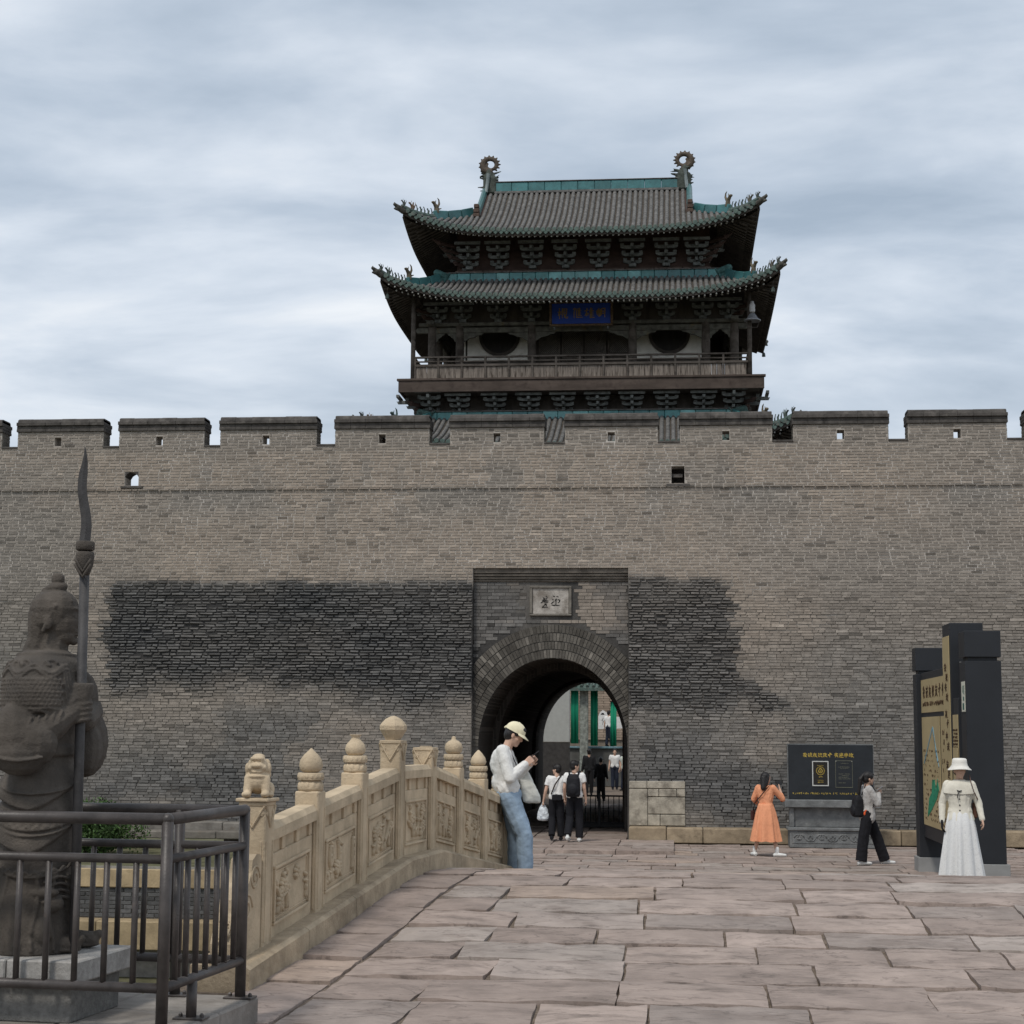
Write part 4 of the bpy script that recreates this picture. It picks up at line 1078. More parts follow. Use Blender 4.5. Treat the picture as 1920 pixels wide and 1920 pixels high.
mb = MB(); mb.box(-4.42-.012,-4.42+.012,-3.1,3.1,11.73,12.06); mb.box(4.42-.012,4.42+.012,-3.1,3.1,11.73,12.06); mb.build('side_boards', M_board, bal)
# --- storey below the balcony
ls = tp('ground_storey')
mb = MB(); mb.box(-4.35,4.35,-2.45,2.45,8.2,11.395); mb.build('wall_boarding', M_wood, ls)
mb = MB(); mb.bevbox(-4.5,4.5,-2.62,-2.455,10.90,11.0,.01); mb.build('wall_plate', M_woodl, ls)
for x in (-3.25,-2.28,-1.365,-.455,.455,1.365,2.28,3.25): link('bracket_set', BKL, ls, (x,-2.5,10.86), scale=(1,.8,.88))
for sx in (-1,1): corner_set(ls, sx*4.15, -2.5, 10.86, BKL, 2)

# ------------------------------------------------------------------ things hung on the tower
def hung(name, loc, rz, label, cat): return thing(name, loc, rz, label, cat)
sg_ = thing('signboard', (TX+.0, TY-2.62, 13.60), 0, 'blue signboard with gold characters hung under the tower eave', 'sign')
sg_.rotation_euler = (R(9), 0, 0)
SW, SH = .855, .335
mb = MB(); mb.bevbox(-SW+.07,SW-.07,-.02,.03,-SH+.07,SH-.06,.004); mb.build('board', mat('blue_board', (.014,.055,.34), var=.12, scale=3, rough=.55, bump=.05, spec=.3), sg_)
M_gf = mat('carved_gilt_frame', (.115,.072,.042), var=.6, scale=24, rough=.6, bump=.9, bscale=45, spec=.3, stain=((.22,.17,.10), 16, .55, .68))
for x0,x1,z0,z1 in ((-SW,SW,SH-.055,SH),(-SW,SW,-SH,-SH+.065),(-SW,-SW+.065,-SH+.067,SH-.057),(SW-.065,SW,-SH+.067,SH-.057)):
    mb = MB(); mb.bevbox(x0,x1,-.05,.035,z0,z1,.012); mb.build('frame_bar', M_gf, sg_)
G1 = [[(.16,1),(.15,.0)],[(.0,.62),(.36,.66)],[(.16,.6),(.02,.30)],[(.18,.55),(.34,.42)],[(.46,1),(.44,.06)],[(.62,.95),(.60,.35)],[(.62,.95),(.92,.95),(.90,.40)],[(.62,.75),(.9,.75)],[(.62,.56),(.9,.56)],[(.70,.38),(.66,.12)],[(.80,.40),(.80,.05),(1,.06),(1,.2)]]
G2 = [[(.05,.95),(.16,.86)],[(.24,1),(.10,.62)],[(.12,.66),(.12,.06)],[(.36,.92),(.36,.10)],[(.36,.10),(1,.10)],[(.56,.98),(.50,.80)],[(.55,.84),(.55,.26)],[(.72,1),(.70,.26)],[(.56,.78),(.84,.78)],[(.56,.60),(.82,.60)],[(.56,.44),(.82,.44)],[(.52,.27),(.88,.27)]]
G3 = [[(.0,.72),(.36,.78)],[(.24,.98),(.16,.5),(.02,.25)],[(.18,.46),(.36,.30)],[(.36,.5),(.16,.22)],[(.62,1),(.5,.62)],[(.56,.78),(.56,.02)],[(.74,.96),(.72,.06)],[(.56,.70),(.94,.72)],[(.56,.50),(.9,.50)],[(.56,.30),(.9,.30)],[(.54,.06),(.98,.08)]]
G4 = [[(.04,.62),(.30,.95),(.34,.6)],[(.10,.74),(.10,.40),(.34,.14)],[(.24,.70),(.22,.30)],[(.36,.80),(.36,.24)],[(.12,.55),(.5,.58)],[(.5,.84),(.48,.30),(.4,.16)],[(.60,.90),(.58,.30)],[(.62,.92),(.94,.96),(.92,.10)],[(.62,.66),(.9,.68)],[(.60,.46),(.9,.46)]]
mb = MB()
for gx, G in ((-.62,G1),(-.22,G2),(.10,G3),(.40,G4)): strokes(mb, G, gx, -.125, .27, .024, -.03, -.021, .95)
mb.build('lettering', mat('gilt_letter', (.30,.195,.06), var=.25, scale=20, rough=.5, metal=.3), sg_)
for sx in (-1,1):
    mb = MB(); mb.tube([(sx*.72,.02,-SH),(sx*.72,.0,-SH-.09)], .03, 6); mb.build('support_pin', M_brk, sg_)
# flood lamp on the right eave post
lm = thing('flood_lamp', (TX+4.52, TY-3.35, 13.12), 0, 'grey bell-shaped flood lamp on the right eave post', 'lamp')
mb = MB(); mb.lathe([(.02,.24),(.06,.23),(.11,.16),(.16,.08),(.215,.05),(.215,.02),(.2,.03),(.02,.1)], 18); mb.build('bell_shade', mat('lamp_metal', (.30,.31,.33), var=.2, rough=.5, metal=.4), lm, True)
mb = MB(); mb.lathe([(.06,.26),(.075,.30),(.075,.46),(.05,.50),(.045,.55)], 14); mb.build('lamp_body', mat('lamp_white', (.55,.55,.56), var=.1, rough=.5), lm, True)
mb = MB(); mb.tube([(0,0,.3),(-.08,.1,.32),(-.08,.15,.32)], .02, 6); mb.tube([(-.18,-.02,.0),(-.12,.02,-.14),(.12,.02,-.14),(.18,-.02,.0)], .012, 5); mb.build('bracket', M_wood, lm)
def bell(p, lab):
    b = thing('wind_bell', p, 0, lab, 'bell', 'wind bells under the eave corners'); mb = MB(); mb.lathe([(.055,-.30),(.055,-.28),(.045,-.20),(.02,-.17),(.008,-.16)], 8); mb.build('bell_body', M_beast, b, color=(.06,.075,.07))
    mb = MB(); mb.tube([(0,0,0),(0,0,-.17)], .006, 5); mb.build('hook', M_wood, b)
bell((TX+5.20, TY+4.18, 14.16), 'small bronze wind bell under the far right eave corner')
bell((TX-5.20, TY+4.18, 14.16), 'small bronze wind bell under the far left eave corner')
bell((TX-5.02, TY-4.10, 14.02), 'small bronze wind bell under the near left eave tip')
bell((TX+5.02, TY-4.10, 14.02), 'small bronze wind bell under the near right eave tip')

# ------------------------------------------------------------------ carved stone balustrade
random.seed(5)
M_sand = mat('carved_sandstone', (.51,.408,.284), var=.2, scale=4.0, rough=.92, bump=.4, bscale=40, spec=.1, stain=((.33,.265,.185), 1.9, .50, .72, (1,1,.45)))
M_sandk = mat('kerb_sandstone', (.40,.32,.225), var=.28, scale=4, rough=.92, bump=.6, bscale=22, spec=.1, stain=((.19,.145,.10), 2.4, .5, .75))
NPOST, PSP = 8, 1.125
balu = thing('stone_balustrade', (B0.x, B0.y, 0), math.pi/2-BA, 'carved tan stone balustrade along the left side of the bridge', 'balustrade')
KH = .155
def kz(u): return float(np.interp(u, [-1, 0, 3.375, 4.5, 7.875, 9], [.93, 1.03, 1.365, 1.365, .955, .82]))
def ring_lathe(prof, seg=20): mb = MB(); mb.lathe(prof, seg); return mb
def lobes(mb, r, z0, z1, n=12, bulge=.03):
    for q in range(n):
        a = 2*math.pi*q/n; mb.ell((r*math.cos(a), r*math.sin(a), (z0+z1)/2), (bulge, bulge, (z1-z0)/2), seg=8, rings=6)
FIN = ['lion','bud','vase','octagon','broken','pomegranate','point','bud','point']
def finial(kind, post, z):
    if kind in ('bud','vase','pomegranate','point'):
        mb = MB(); mb.lathe([(.088,0),(.096,.02),(.088,.055),(.076,.075)], 20); lobes(mb, .072, .0, .072, 12, .027); mb.build('lotus_base', M_sand, post, True, loc=(0,0,z))
        mb = MB(); mb.lathe([(.092,.078),(.096,.082),(.096,.128),(.09,.133)], 20); lobes(mb, .083, .082, .128, 16, .018); mb.build('bead_ring', M_sand, post, True, loc=(0,0,z))
        prof = {'bud': [(.05,.134),(.078,.15),(.088,.185),(.08,.225),(.055,.262),(.025,.29),(.004,.312)],
                'vase': [(.055,.134),(.074,.15),(.084,.185),(.074,.22),(.048,.25),(.034,.268),(.033,.28),(.046,.295),(.047,.300),(.03,.296)],
                'pomegranate': [(.055,.134),(.08,.155),(.09,.195),(.08,.235),(.05,.262),(.026,.272),(.02,.29),(.022,.30),(.006,.308)],
                'point': [(.05,.134),(.074,.145),(.085,.175),(.072,.22),(.04,.265),(.006,.30)]}[kind]
        mb = MB(); mb.lathe(prof, 24); mb.build('finial_knob', M_sand, post, True, loc=(0,0,z))
    elif kind == 'octagon':
        mb = MB(); mb.lathe([(.066,.0),(.072,.015),(.118,.09),(.118,.125),(.102,.148),(.07,.182),(.024,.205),(.002,.21)], 8, rot=R(22.5)); mb.build('finial_knob', M_sand, post, loc=(0,0,z))
    elif kind == 'broken':
        mb = MB()
        for q in range(7): mb.ell((random.uniform(-.05,.05), random.uniform(-.05,.05), .003), (random.uniform(.015,.035), random.uniform(.015,.03), .012), seg=7, rings=4)
        mb.build('broken_stub', M_sandk, post, loc=(0,0,z))
    elif kind == 'lion':
        mb = MB(); mb.bevbox(-.115,.115,-.115,.115,-.002,.022,.006); mb.build('lion_plinth', M_sand, post, loc=(0,0,z))
        lb = MB()       # seated lion, looking along -x
        lb.ell((.02,0,.11),(.08,.075,.09)); lb.ell((-.02,0,.115),(.075,.082,.075)); lb.ell((-.03,0,.21),(.065,.07,.07))
        for s_ in (-1,1):
            lb.cap((-.045,s_*.055,.13),(-.065,s_*.06,.035),.034,.028); lb.ell((-.085,s_*.06,.026),(.04,.03,.024)); lb.ell((.045,s_*.072,.055),(.055,.035,.05)); lb.ell((.0,s_*.085,.022),(.05,.025,.02))
            lb.ell((-.01,s_*.068,.195),(.03,.022,.04)); lb.ell((.0,s_*.066,.155),(.028,.022,.025)); lb.ell((.035,s_*.05,.22),(.03,.028,.04)); lb.ell((-.072,s_*.03,.245),(.018,.014,.012)); lb.ell((-.07,s_*.035,.20),(.03,.03,.022))
        lb.ell((-.085,0,.215),(.035,.045,.022)); lb.ell((-.075,0,.175),(.03,.045,.014)); lb.ell((-.07,0,.262),(.035,.05,.018)); lb.ell((0,0,.27),(.04,.045,.025)); lb.cap((.09,0,.06),(.10,0,.17),.025,.014); lb.ell((-.055,0,.145),(.05,.065,.02))
        remesh(lb, 'lion', M_sand, post, .0065, 1, loc=(0,0,z+.022), rot=(0,0,R(12)))
posts_u = [PSP*i for i in range(NPOST)]
for i, u in enumerate(posts_u):
    z0 = kz(u); post = link('post', None, balu, (u,0,0))
    vcap = FIN[i] in ('lion','octagon','broken'); top = 1.0 if FIN[i] == 'octagon' else (.94 if FIN[i] == 'lion' else (.93 if FIN[i] == 'broken' else .86))
    mb = MB(); mb.bevbox(-.09,.09,-.09,.09,z0-.10,z0+top,.009)
    for s_ in (-1,1):       # incised margins on the faces
        for c_ in (-.062,.062):
            mb.bevbox(c_-.008,c_+.008,s_*.09-.006,s_*.09+.006,z0+.02,z0+top-(.26 if vcap else .12),.003); mb.bevbox(s_*.09-.006,s_*.09+.006,c_-.008,c_+.008,z0+.02,z0+top-(.26 if vcap else .12),.003)
    mb.build('shaft', M_sand, post)
    if vcap:
        mb = MB(); zt = z0+top
        mb.bevbox(-.097,.097,-.097,.097,zt-.03,zt-.001,.005)
        for s_ in (-1,1):
            for g_ in (-1,1):
                for ax in 'xy':
                    a = Vector((g_*.085, s_*.094, zt-.03)); b = Vector((0, s_*.094, zt-.17))
                    if ax == 'x': a = Vector((a.y, a.x, a.z)); b = Vector((b.y, b.x, b.z))
                    mb.tube([a, b], [(.012,.008)]*2, 6)
        for s_ in (-1,1):
            for g_ in (-.06,.06): mb.ell((g_, s_*.092, zt-.075), (.022,.008,.025), seg=8, rings=5); mb.ell((s_*.092, g_, zt-.075), (.008,.022,.025), seg=8, rings=5)
        mb.build('carved_band', M_sand, post)
    finial(FIN[i], post, z0+top)
for i in range(NPOST-1):
    ua, ub = posts_u[i]+.092, posts_u[i+1]-.092; L = ub-ua; za, zb_ = kz(posts_u[i]), kz(posts_u[i+1]); sl = (zb_-za)/PSP
    pn = link('panel', None, balu, (ua,0,0))
    sh = lambda mb: setattr(mb, 'v', [(p[0], p[1], p[2]+za+sl*(p[0]+.092)) for p in mb.v]) or mb
    mb = MB(); mb.bevbox(.003,L-.003,-.052,.052,-.06,.56,.006); sh(mb).build('panel_slab', M_sand, pn)
    mb = MB(); mb.prism([(-.085,.665),(.085,.665),(.085,.735),(.06,.775),(-.06,.775),(-.085,.735)], .002, L-.002, axis='x'); sh(mb).build('handrail', M_sand, pn)
    mb = MB(); mb.box(.004,L-.004,-.03,.03,.558,.667)
    for c_ in (.035,.34,.66,.965): mb.bevbox(c_*L-.032, c_*L+.032, -.052,.052,.561,.664,.005)
    sh(mb).build('pierced_band', M_sand, pn)
    mb = MB(); m_ = .095
    for x0,x1,z0,z1 in ((m_,L-m_,.455,.475),(m_,L-m_,.085,.105),(m_,m_+.02,.107,.453),(L-m_-.02,L-m_,.107,.453)): mb.bevbox(x0,x1,-.074,-.05,z0,z1,.004)
    for x0,x1,z0,z1 in ((m_+.035,L-m_-.035,.43,.438),(m_+.035,L-m_-.035,.122,.130),(m_+.035,m_+.043,.13,.43),(L-m_-.043,L-m_-.035,.13,.43)): mb.bevbox(x0,x1,-.062,-.05,z0,z1,.002)
    sh(mb).build('panel_frame', M_sand, pn)
    # low relief: stems, leaves, blossoms and birds
    mb = MB(); rs = random.Random(31+i); fx0, fx1, fz0, fz1 = m_+.06, L-m_-.06, .15, .415
    for q in range(6):
        x = rs.uniform(fx0, fx1); z = fz0; a = rs.uniform(.9, 2.2); pts = []
        for t in range(9):
            pts.append(Vector((min(max(x, fx0), fx1), -.056, min(max(z, fz0), fz1)))); a += rs.uniform(-.5,.5); x += .036*math.cos(a); z += .034*math.sin(a)
        mb.tube(pts, [(.013*(1-.06*t), .024) for t in range(9)], 6, up=(0,1,0))
        for p in pts[2::2]:
            an = rs.uniform(0, 3.1); mb.ell(p+Vector((.022*math.cos(an),0,.022*math.sin(an))), (.032,.026,.014), Matrix.Rotation(-an, 3, 'Y'), seg=8, rings=5)
    for q in range(3):
        c_ = Vector((rs.uniform(fx0+.05, fx1-.05), -.056, rs.uniform(fz0+.06, fz1-.05)))
        for k in range(7): an = 2*math.pi*k/7; mb.ell(c_+Vector((.032*math.cos(an),0,.032*math.sin(an))), (.026,.028,.017), Matrix.Rotation(-an, 3, 'Y'), seg=8, rings=5)
        mb.ell(c_, (.016,.034,.016), seg=8, rings=5)
    tag(sh(mb).build('carved_relief', M_sand, pn, True), kind='stuff')
# kerb the balustrade stands on
for i in range(-1, NPOST-1):
    ua, ub = PSP*i+.56 if i >= 0 else -.62, PSP*(i+1)+.56
    if i == NPOST-2: ub = PSP*(NPOST-1)+.3
    mb = MB(); n_ = 6; V = []; F = []
    for q in range(n_+1):
        u = ua+.004+(ub-ua-.008)*q/n_; z = kz(u)
        V += [(u,-.20,z-.45),(u,-.20,z-.02),(u,-.17,z+.002),(u,.2,z+.002),(u,.2,z-1.2)]
    for q in range(n_):
        for j in range(4): F.append((q*5+j, q*5+j+1, (q+1)*5+j+1, (q+1)*5+j))
    F += [(0,1,2,3,4), tuple(n_*5+j for j in (4,3,2,1,0))]
    mb.add(V, F); mb.build('kerb_stone', M_sandk, balu)
# drum stone at the near end
prof = [(-.10,-.05),(-.10,.60),(-.13,.63),(-.20,.635),(-.27,.60),(-.29,.52),(-.33,.46),(-.40,.43),(-.45,.36),(-.46,.28),(-.50,.22),(-.56,.18),(-.60,.10),(-.60,-.05)]
z0 = kz(-.3); mb = MB(); mb.prism([(a, b+z0) for a, b in prof], -.075, .075); o = mb.build('drum_stone', M_sand, balu)
mb = MB()
for s_ in (-1,1):
    for cxs, czs, r_ in ((-.22,.48,.09),(-.36,.30,.10),(-.48,.13,.07)):
        pts = [Vector((cxs+r_*(1-q/26)*math.cos(q*.5), s_*.076, z0+czs+r_*(1-q/26)*math.sin(q*.5))) for q in range(22)]
        mb.tube(pts, [(.010,.008)]*22, 6, up=(0,1,0))
for q in range(5):
    pts = [Vector((-.605+.0*t, .05*math.sin(t*.9+q), z0-.02+q*.03+t*.02)) for t in range(8)]
    mb.tube([Vector((prof_x, math.sin(k*1.3+q)*.05, z0+hh)) for k, (prof_x, hh) in enumerate(((-.605,.02+.03*q),(-.59,.10+.02*q),(-.54,.19+.01*q),(-.505,.23)))], .008, 5)
mb.build('scroll_carving', M_sand, balu, True)

# ------------------------------------------------------------------ platform, pedestal, statue, railing
RB = math.pi/2-BA
M_gran = mat('grey_granite', (.36,.345,.325), var=.22, scale=30, rough=.8, bump=.3, bscale=90, spec=.2, stain=((.20,.19,.175), 3, .52, .75))
M_grand = mat('dark_granite', (.17,.165,.155), var=.3, scale=25, rough=.85, bump=.5, bscale=70, spec=.2, stain=((.10,.10,.095), 3, .5, .75))
M_plat = mat('platform_stone', (.27,.245,.22), var=.25, scale=3, rough=.9, bump=.6, bscale=14, spec=.12, stain=((.16,.14,.12), 2.5, .5, .75))
plat = thing('statue_platform', (-2.626, 8.771, 0), -BA, 'low grey stone platform under the railing beside the bridge', 'platform')   # local y runs along the bridge
x = .085
for x0, x1 in ((-.62,.085),(-1.75,-.625),(-3.2,-1.755)):
    for y0, y1 in ((-2.4,-1.1),(-1.095,-.2),(-.195,.62),(.625,1.23)):
        mb = MB(); mb.bevbox(x0+.004, x1-.004, y0+.004, y1-.004, .3, .91+random.uniform(-.004,.003), .012); mb.build('platform_stone', M_plat, plat)
mb = MB(); mb.box(-3.2,.06,-2.4,1.2,-1.5,.3); mb.build('platform_core', M_grand, plat)
ped = thing('statue_pedestal', (-2.626, 8.771, .91), -BA, 'granite pedestal with a pale top slab beneath the warrior statue', 'pedestal')
PX1, PY0, PY1 = -.50, .05, .72
mb = MB(); mb.bevbox(-1.62,PX1-.05,PY0+.05,PY1-.02,.0,.205,.008); mb.build('pedestal_block', M_grand, ped)
for x0, x1 in ((-1.68,-1.30),(-1.296,-.905),(-.90,PX1)):
    mb = MB(); mb.bevbox(x0,x1-.003,PY0,PY1+.06,.208,.325,.008); mb.build('top_slab', M_gran, ped)

rail = thing('metal_railing', (-2.626, 8.771, .91), -BA, 'dark brown tubular metal railing around the warrior statue', 'railing')
M_railp = mat('dark_rail_paint', (.060,.051,.047), var=.35, scale=9, rough=.42, bump=.12, bscale=80, spec=.4, stain=((.085,.065,.055), 14, .64, .75))
D_ = 1.135; LX = -2.4
def rtube(name, pts, r_, seg=14): mb = MB(); mb.tube(pts, r_, seg, up=(.3,.2,1)); return mb.build(name, M_railp, rail, True)
mb = MB(); mb.tube([(LX,0,1.07),(-.015,0,1.07)], .031, 16); mb.build('top_rail', M_railp, rail, True)
mb = MB(); mb.ell((0,0,1.07), .033, seg=16, rings=10); mb.tube([(0,.0,1.07),(0,D_-.02,1.07)], .031, 16); mb.ell((0,D_,1.07),.0325, seg=16, rings=10); mb.build('top_rail', M_railp, rail, True)
mb = MB(); mb.tube([(-.02,D_,1.07),(LX,D_,1.07)], .028, 16); mb.build('top_rail', M_railp, rail, True)
for zz, r_ in ((.865,.024),(.215,.026)):
    rtube('rail', [(LX,0,zz),(-.02,0,zz)], r_); rtube('rail', [(0,.02,zz),(0,D_-.02,zz)], r_); rtube('rail', [(-.02,D_,zz),(LX,D_,zz)], r_)
for p in ((0,0),(0,D_),(-1.55,0),(-.40,D_),(-1.45,D_)): rtube('post', [(p[0],p[1],.0),(p[0],p[1],1.066)], .031)
rtube('foot', [(0,.40,.0),(0,.40,.2)], .028)
q_me = MB(); q_me.tube([(0,0,.23),(0,0,.85)], .0165, 10); bm_ = q_me.mesh('baluster', M_railp, True)
x = -.165
while x > LX: link('baluster', bm_, rail, (x,0,0)); x -= .163
for q in range(1, 8): link('baluster', bm_, rail, (0, D_*q/8+.01, 0))
x = -.12
while x > LX: link('baluster', bm_, rail, (x,D_,0)); x -= .163
for p in ((0,0),(0,.40),(0,D_),(-.40,D_),(-1.45,D_),(-1.55,0)):
    pl = link('base_plate', None, rail, (p[0],p[1],0)); mb = MB(); mb.bevbox(-.085,.085,-.055,.055,.002,.014,.003); mb.build('plate', M_railp, pl)
    for s_ in (-1,1): mb = MB(); mb.lathe([(.012,.014),(.012,.026),(.006,.034)], 6, (s_*.06,0,0)); mb.build('bolt', M_railp, pl)

# --- the warrior (local: faces +x, near side -y)
M_stat = mat('weathered_statue_stone', (.094,.081,.069), var=.36, scale=5, rough=.88, bump=.4, bscale=70, spec=.2, stain=((.065,.058,.052), 3.0, .48, .72))
M_spear = mat('spear_iron', (.055,.052,.052), var=.3, scale=8, rough=.6, bump=.2, spec=.3)
war = thing('warrior_statue', (-3.485, 9.30, 1.237), R(8), 'dark stone warrior statue with topknot and robe gripping a tall spear', 'statue')
mb = MB()
# robe
mb.loft([(-.03,0,.0,.225,.265),(-.03,0,.12,.228,.268),(-.03,0,.35,.212,.252),(-.02,0,.62,.205,.245),(-.015,0,.80,.195,.238),(-.005,0,.95,.172,.225),(.005,0,1.07,.155,.215),(0,0,1.2,.18,.23),(0,0,1.5,.17,.2)], 36)
def swag(rings, wts, amp, seg=48):
    V = []; n_ = len(rings)
    for (cx_, cy_, cz_, rx_, ry_), w_ in zip(rings, wts):
        for q in range(seg):
            a = 2*math.pi*q/seg; dz = amp*w_*(abs(math.cos(a))**1.6*(1.25 if math.cos(a) > 0 else .7)-.35)
            V.append((cx_+rx_*math.cos(a), cy_+ry_*math.sin(a), cz_+dz))
    F = [(i_*seg+q, i_*seg+(q+1)%seg, (i_+1)*seg+(q+1)%seg, (i_+1)*seg+q) for i_ in range(n_-1) for q in range(seg)]+[tuple(range(seg-1,-1,-1)), tuple((n_-1)*seg+q for q in range(seg))]
    mb.add(V, F)
swag([(-.03,0,.575,.222,.262),(-.03,0,.588,.234,.274),(-.03,0,.62,.232,.272),(-.025,0,.78,.206,.248),(-.02,0,.98,.165,.22)], (1,1,1,.5,0), .13)
swag([(-.03,0,.80,.214,.256),(-.03,0,.813,.228,.270),(-.03,0,.845,.224,.266),(-.02,0,.95,.196,.242),(-.01,0,1.04,.16,.22)], (1,1,1,.5,0), .11)
mb.loft([(.005,0,1.055,.166,.226),(.005,0,1.065,.176,.234),(.005,0,1.108,.176,.234),(.005,0,1.118,.166,.226)], 36)
# mantle of armour over shoulders and upper arms
MANT = [(1.285,.205,.325),(1.295,.216,.338),(1.33,.222,.346),(1.40,.222,.350),(1.46,.220,.346),(1.52,.212,.328),(1.57,.192,.285),(1.605,.160,.225),(1.635,.120,.155)]
mb.loft([(-.022,0,z,a_,b_) for z, a_, b_ in MANT], 40)
def onbody(a, z, k=0.0):
    prof = [(0,.225,.265),(.12,.228,.268),(.35,.212,.252),(.60,.230,.270),(.75,.214,.256),(.845,.225,.267),(.93,.208,.252),(1.07,.176,.234)]
    zs = [p[0] for p in prof]; rx_ = np.interp(z, zs, [p[1] for p in prof]); ry_ = np.interp(z, zs, [p[2] for p in prof])
    return Vector((-.02+(rx_+k)*math.cos(a), (ry_+k)*math.sin(a), z))
def onm(a, z, k=0.0):
    zs = [p[0] for p in MANT]; return Vector((-.022+(np.interp(z, zs, [p[1] for p in MANT])+k)*math.cos(a), (np.interp(z, zs, [p[2] for p in MANT])+k)*math.sin(a), z))
def line(pts, r_): mb.tube(pts, r_, 6)
for zz, dip, r_ in ((.885,.08,.007),(.69,.10,.007),(.66,.11,.006),(.44,.11,.008)):
    line([onbody(R(-175+170*t/18), zz+dip*(abs(t-9)/9)**2-.03, .006) for t in range(19)], r_)
for zz in (.70,.46):
    line([onbody(R(-175+170*t/48), zz+.011*math.sin(t*1.7)+.08*(abs(t-24)/24)**2-.03, .004) for t in range(49)], .008)
for a0 in (-55,-78,-100,-124,-148,-25):
    line([onbody(R(a0+4*math.sin(t*.7+a0)), .02+.05*t, .0) for t in range(9)], .012)
for q in range(4): line([onbody(R(-12-8*t), .34-.035*q+.05*math.sin(t*.45)+.006*t, .008) for t in range(8)], .010)
mb.ell((.06,-.235,.13), (.06,.035,.07)); mb.ell((.05,-.225,.33), (.10,.035,.03)); mb.ell((.1,-.2,.27), (.07,.04,.05))
# scales, hems, curled shoulder pattern on the mantle
for r_ in range(7):
    z = 1.335+.022*r_
    for q in range(22):
        a = R(-176+5.9*q+(2.9 if r_ % 2 else 0)); mb.ell(onm(a, z, .002), (.015,.013,.012), seg=6, rings=4)
line([onm(R(-180+180*t/30), 1.312+.004*math.sin(t*1.1), .004) for t in range(31)], .010)
line([onm(R(-180+180*t/30), 1.288+.010*abs(math.sin(t*.65)), .004) for t in range(31)], .009)
line([onm(R(-180+140*t/24), 1.525+.024*math.cos(t*.80), .006) for t in range(25)], .011)
line([onm(R(-180+140*t/24), 1.503+.024*math.cos(t*.80), .006) for t in range(25)], .008)
for a0, s_ in ((-118,1),(-118,-1),(-78,1),(-158,-1)):
    line([onm(R(a0+s_*(3+20*(1-t/16)*abs(math.cos(t*.33)))), 1.555+.022*math.sin(t*.5)*(1-t/20), .006) for t in range(13)], .010)
for k_ in range(3): line([onm(R(-40-4*k_+1.5*t), 1.56-.045*t-.01*k_, .004) for t in range(6)], .008)
line([onm(R(-180+360*t/40), 1.612, .002) for t in range(41)], .012)
# head: long hair to the shoulders, band, topknot, face in profile
mb.ell((.008,0,1.872),(.140,.126,.112)); mb.ell((.0,0,1.83),(.128,.118,.12)); mb.ell((.052,0,1.80),(.100,.098,.125)); mb.ell((.068,0,1.725),(.072,.076,.058)); mb.cap((.0,0,1.60),(.02,0,1.74),.088,.080)
mb.cap((-.045,0,1.84),(-.06,0,1.70),.092,.074); mb.cap((-.06,0,1.70),(-.095,0,1.615),.074,.07)
mb.ell((.015,0,1.895),(.124,.116,.09))
mb.cap((.128,0,1.85),(.152,0,1.79),.016,.021); mb.ell((.138,0,1.785),(.026,.024,.018)); mb.ell((.120,0,1.872),(.032,.07,.014)); mb.ell((.135,0,1.748),(.022,.034,.009)); mb.ell((.132,0,1.730),(.022,.032,.010)); mb.ell((.122,0,1.695),(.028,.034,.026))
for s_ in (-1,1):
    mb.ell((-.0,s_*.108,1.795),(.026,.016,.048)); mb.ell((.112,s_*.045,1.835),(.022,.022,.009)); line([Vector((.118-.034*q, s_*(.055+.018*q), 1.915-.022*q)) for q in range(4)], .013); line([Vector((.02-.012*q, s_*(.108+.002*q), 1.855-.03*q)) for q in range(5)], .012)
line([Vector((.118-.007*q*q*.5, .024*q, 1.905-.001*q*q)) for q in range(-5,6)], .013)
mb.cap((-.045,0,1.972),(.05,0,1.998),.024,.028); mb.loft([(.012,0,1.975,.05,.05),(.014,0,1.988,.058,.056),(.02,0,2.006,.054,.05),(.022,0,2.016,.034,.034)], 18)
mb.loft([(.02,0,2.01,.030,.028),(.022,0,2.035,.038,.035),(.022,0,2.06,.035,.032),(.02,0,2.072,.025,.025)], 16)
# wide sleeves, forearms, both fists on the shaft
mb.ell((-.095,-.27,1.16),(.150,.135,.20)); mb.ell((-.08,-.285,1.075),(.155,.125,.125)); mb.ell((-.02,-.285,1.13),(.14,.115,.14))
mb.cap((-.03,-.285,1.16),(.08,-.225,1.235),.115,.088); mb.cap((.08,-.225,1.235),(.17,-.17,1.305),.084,.058)
for k_ in range(0): line([Vector((-.17+.055*k_+.014*t, -.392-.006*t+.0035*(t-3)**2+.01*abs(k_-1.5), 1.19-.034*t)) for t in range(6)], .010)
for k_ in range(5): line([Vector((-.01+.036*k_-.006*t, -.372+.022*k_-.004*t+.004*(t-2)**2, 1.265+.010*k_-.028*t)) for t in range(5)], .009)
line([Vector((-.20+.033*t, -.375-.030*math.sin(t*.39), 1.055-.02*math.sin(t*.39))) for t in range(9)], .009)
mb.ell((.165,.25,1.13),(.125,.12,.20)); mb.cap((.15,.28,1.3),(.20,.0,1.25),.10,.06); mb.ell((.10,.25,1.38),(.125,.13,.17)); mb.ell((.19,.15,1.09),(.09,.09,.15))
SPX, SPY = .205, -.14
mb.loft([(SPX-.035,SPY,1.345,.062,.05),(SPX-.02,SPY,1.36,.075,.062),(SPX-.005,SPY,1.44,.072,.06),(SPX,SPY,1.455,.066,.056)], 20, .8); mb.cap((.10,-.2,1.30),(SPX-.03,SPY-.01,1.385),.062,.058)
for k_ in range(4):
    z = 1.335-.029*k_; line([Vector((SPX+.053*math.cos(R(a)), SPY+.05*math.sin(R(a)), z+.012*math.cos(R(a)))) for a in range(-190, 60, 25)], .0148)
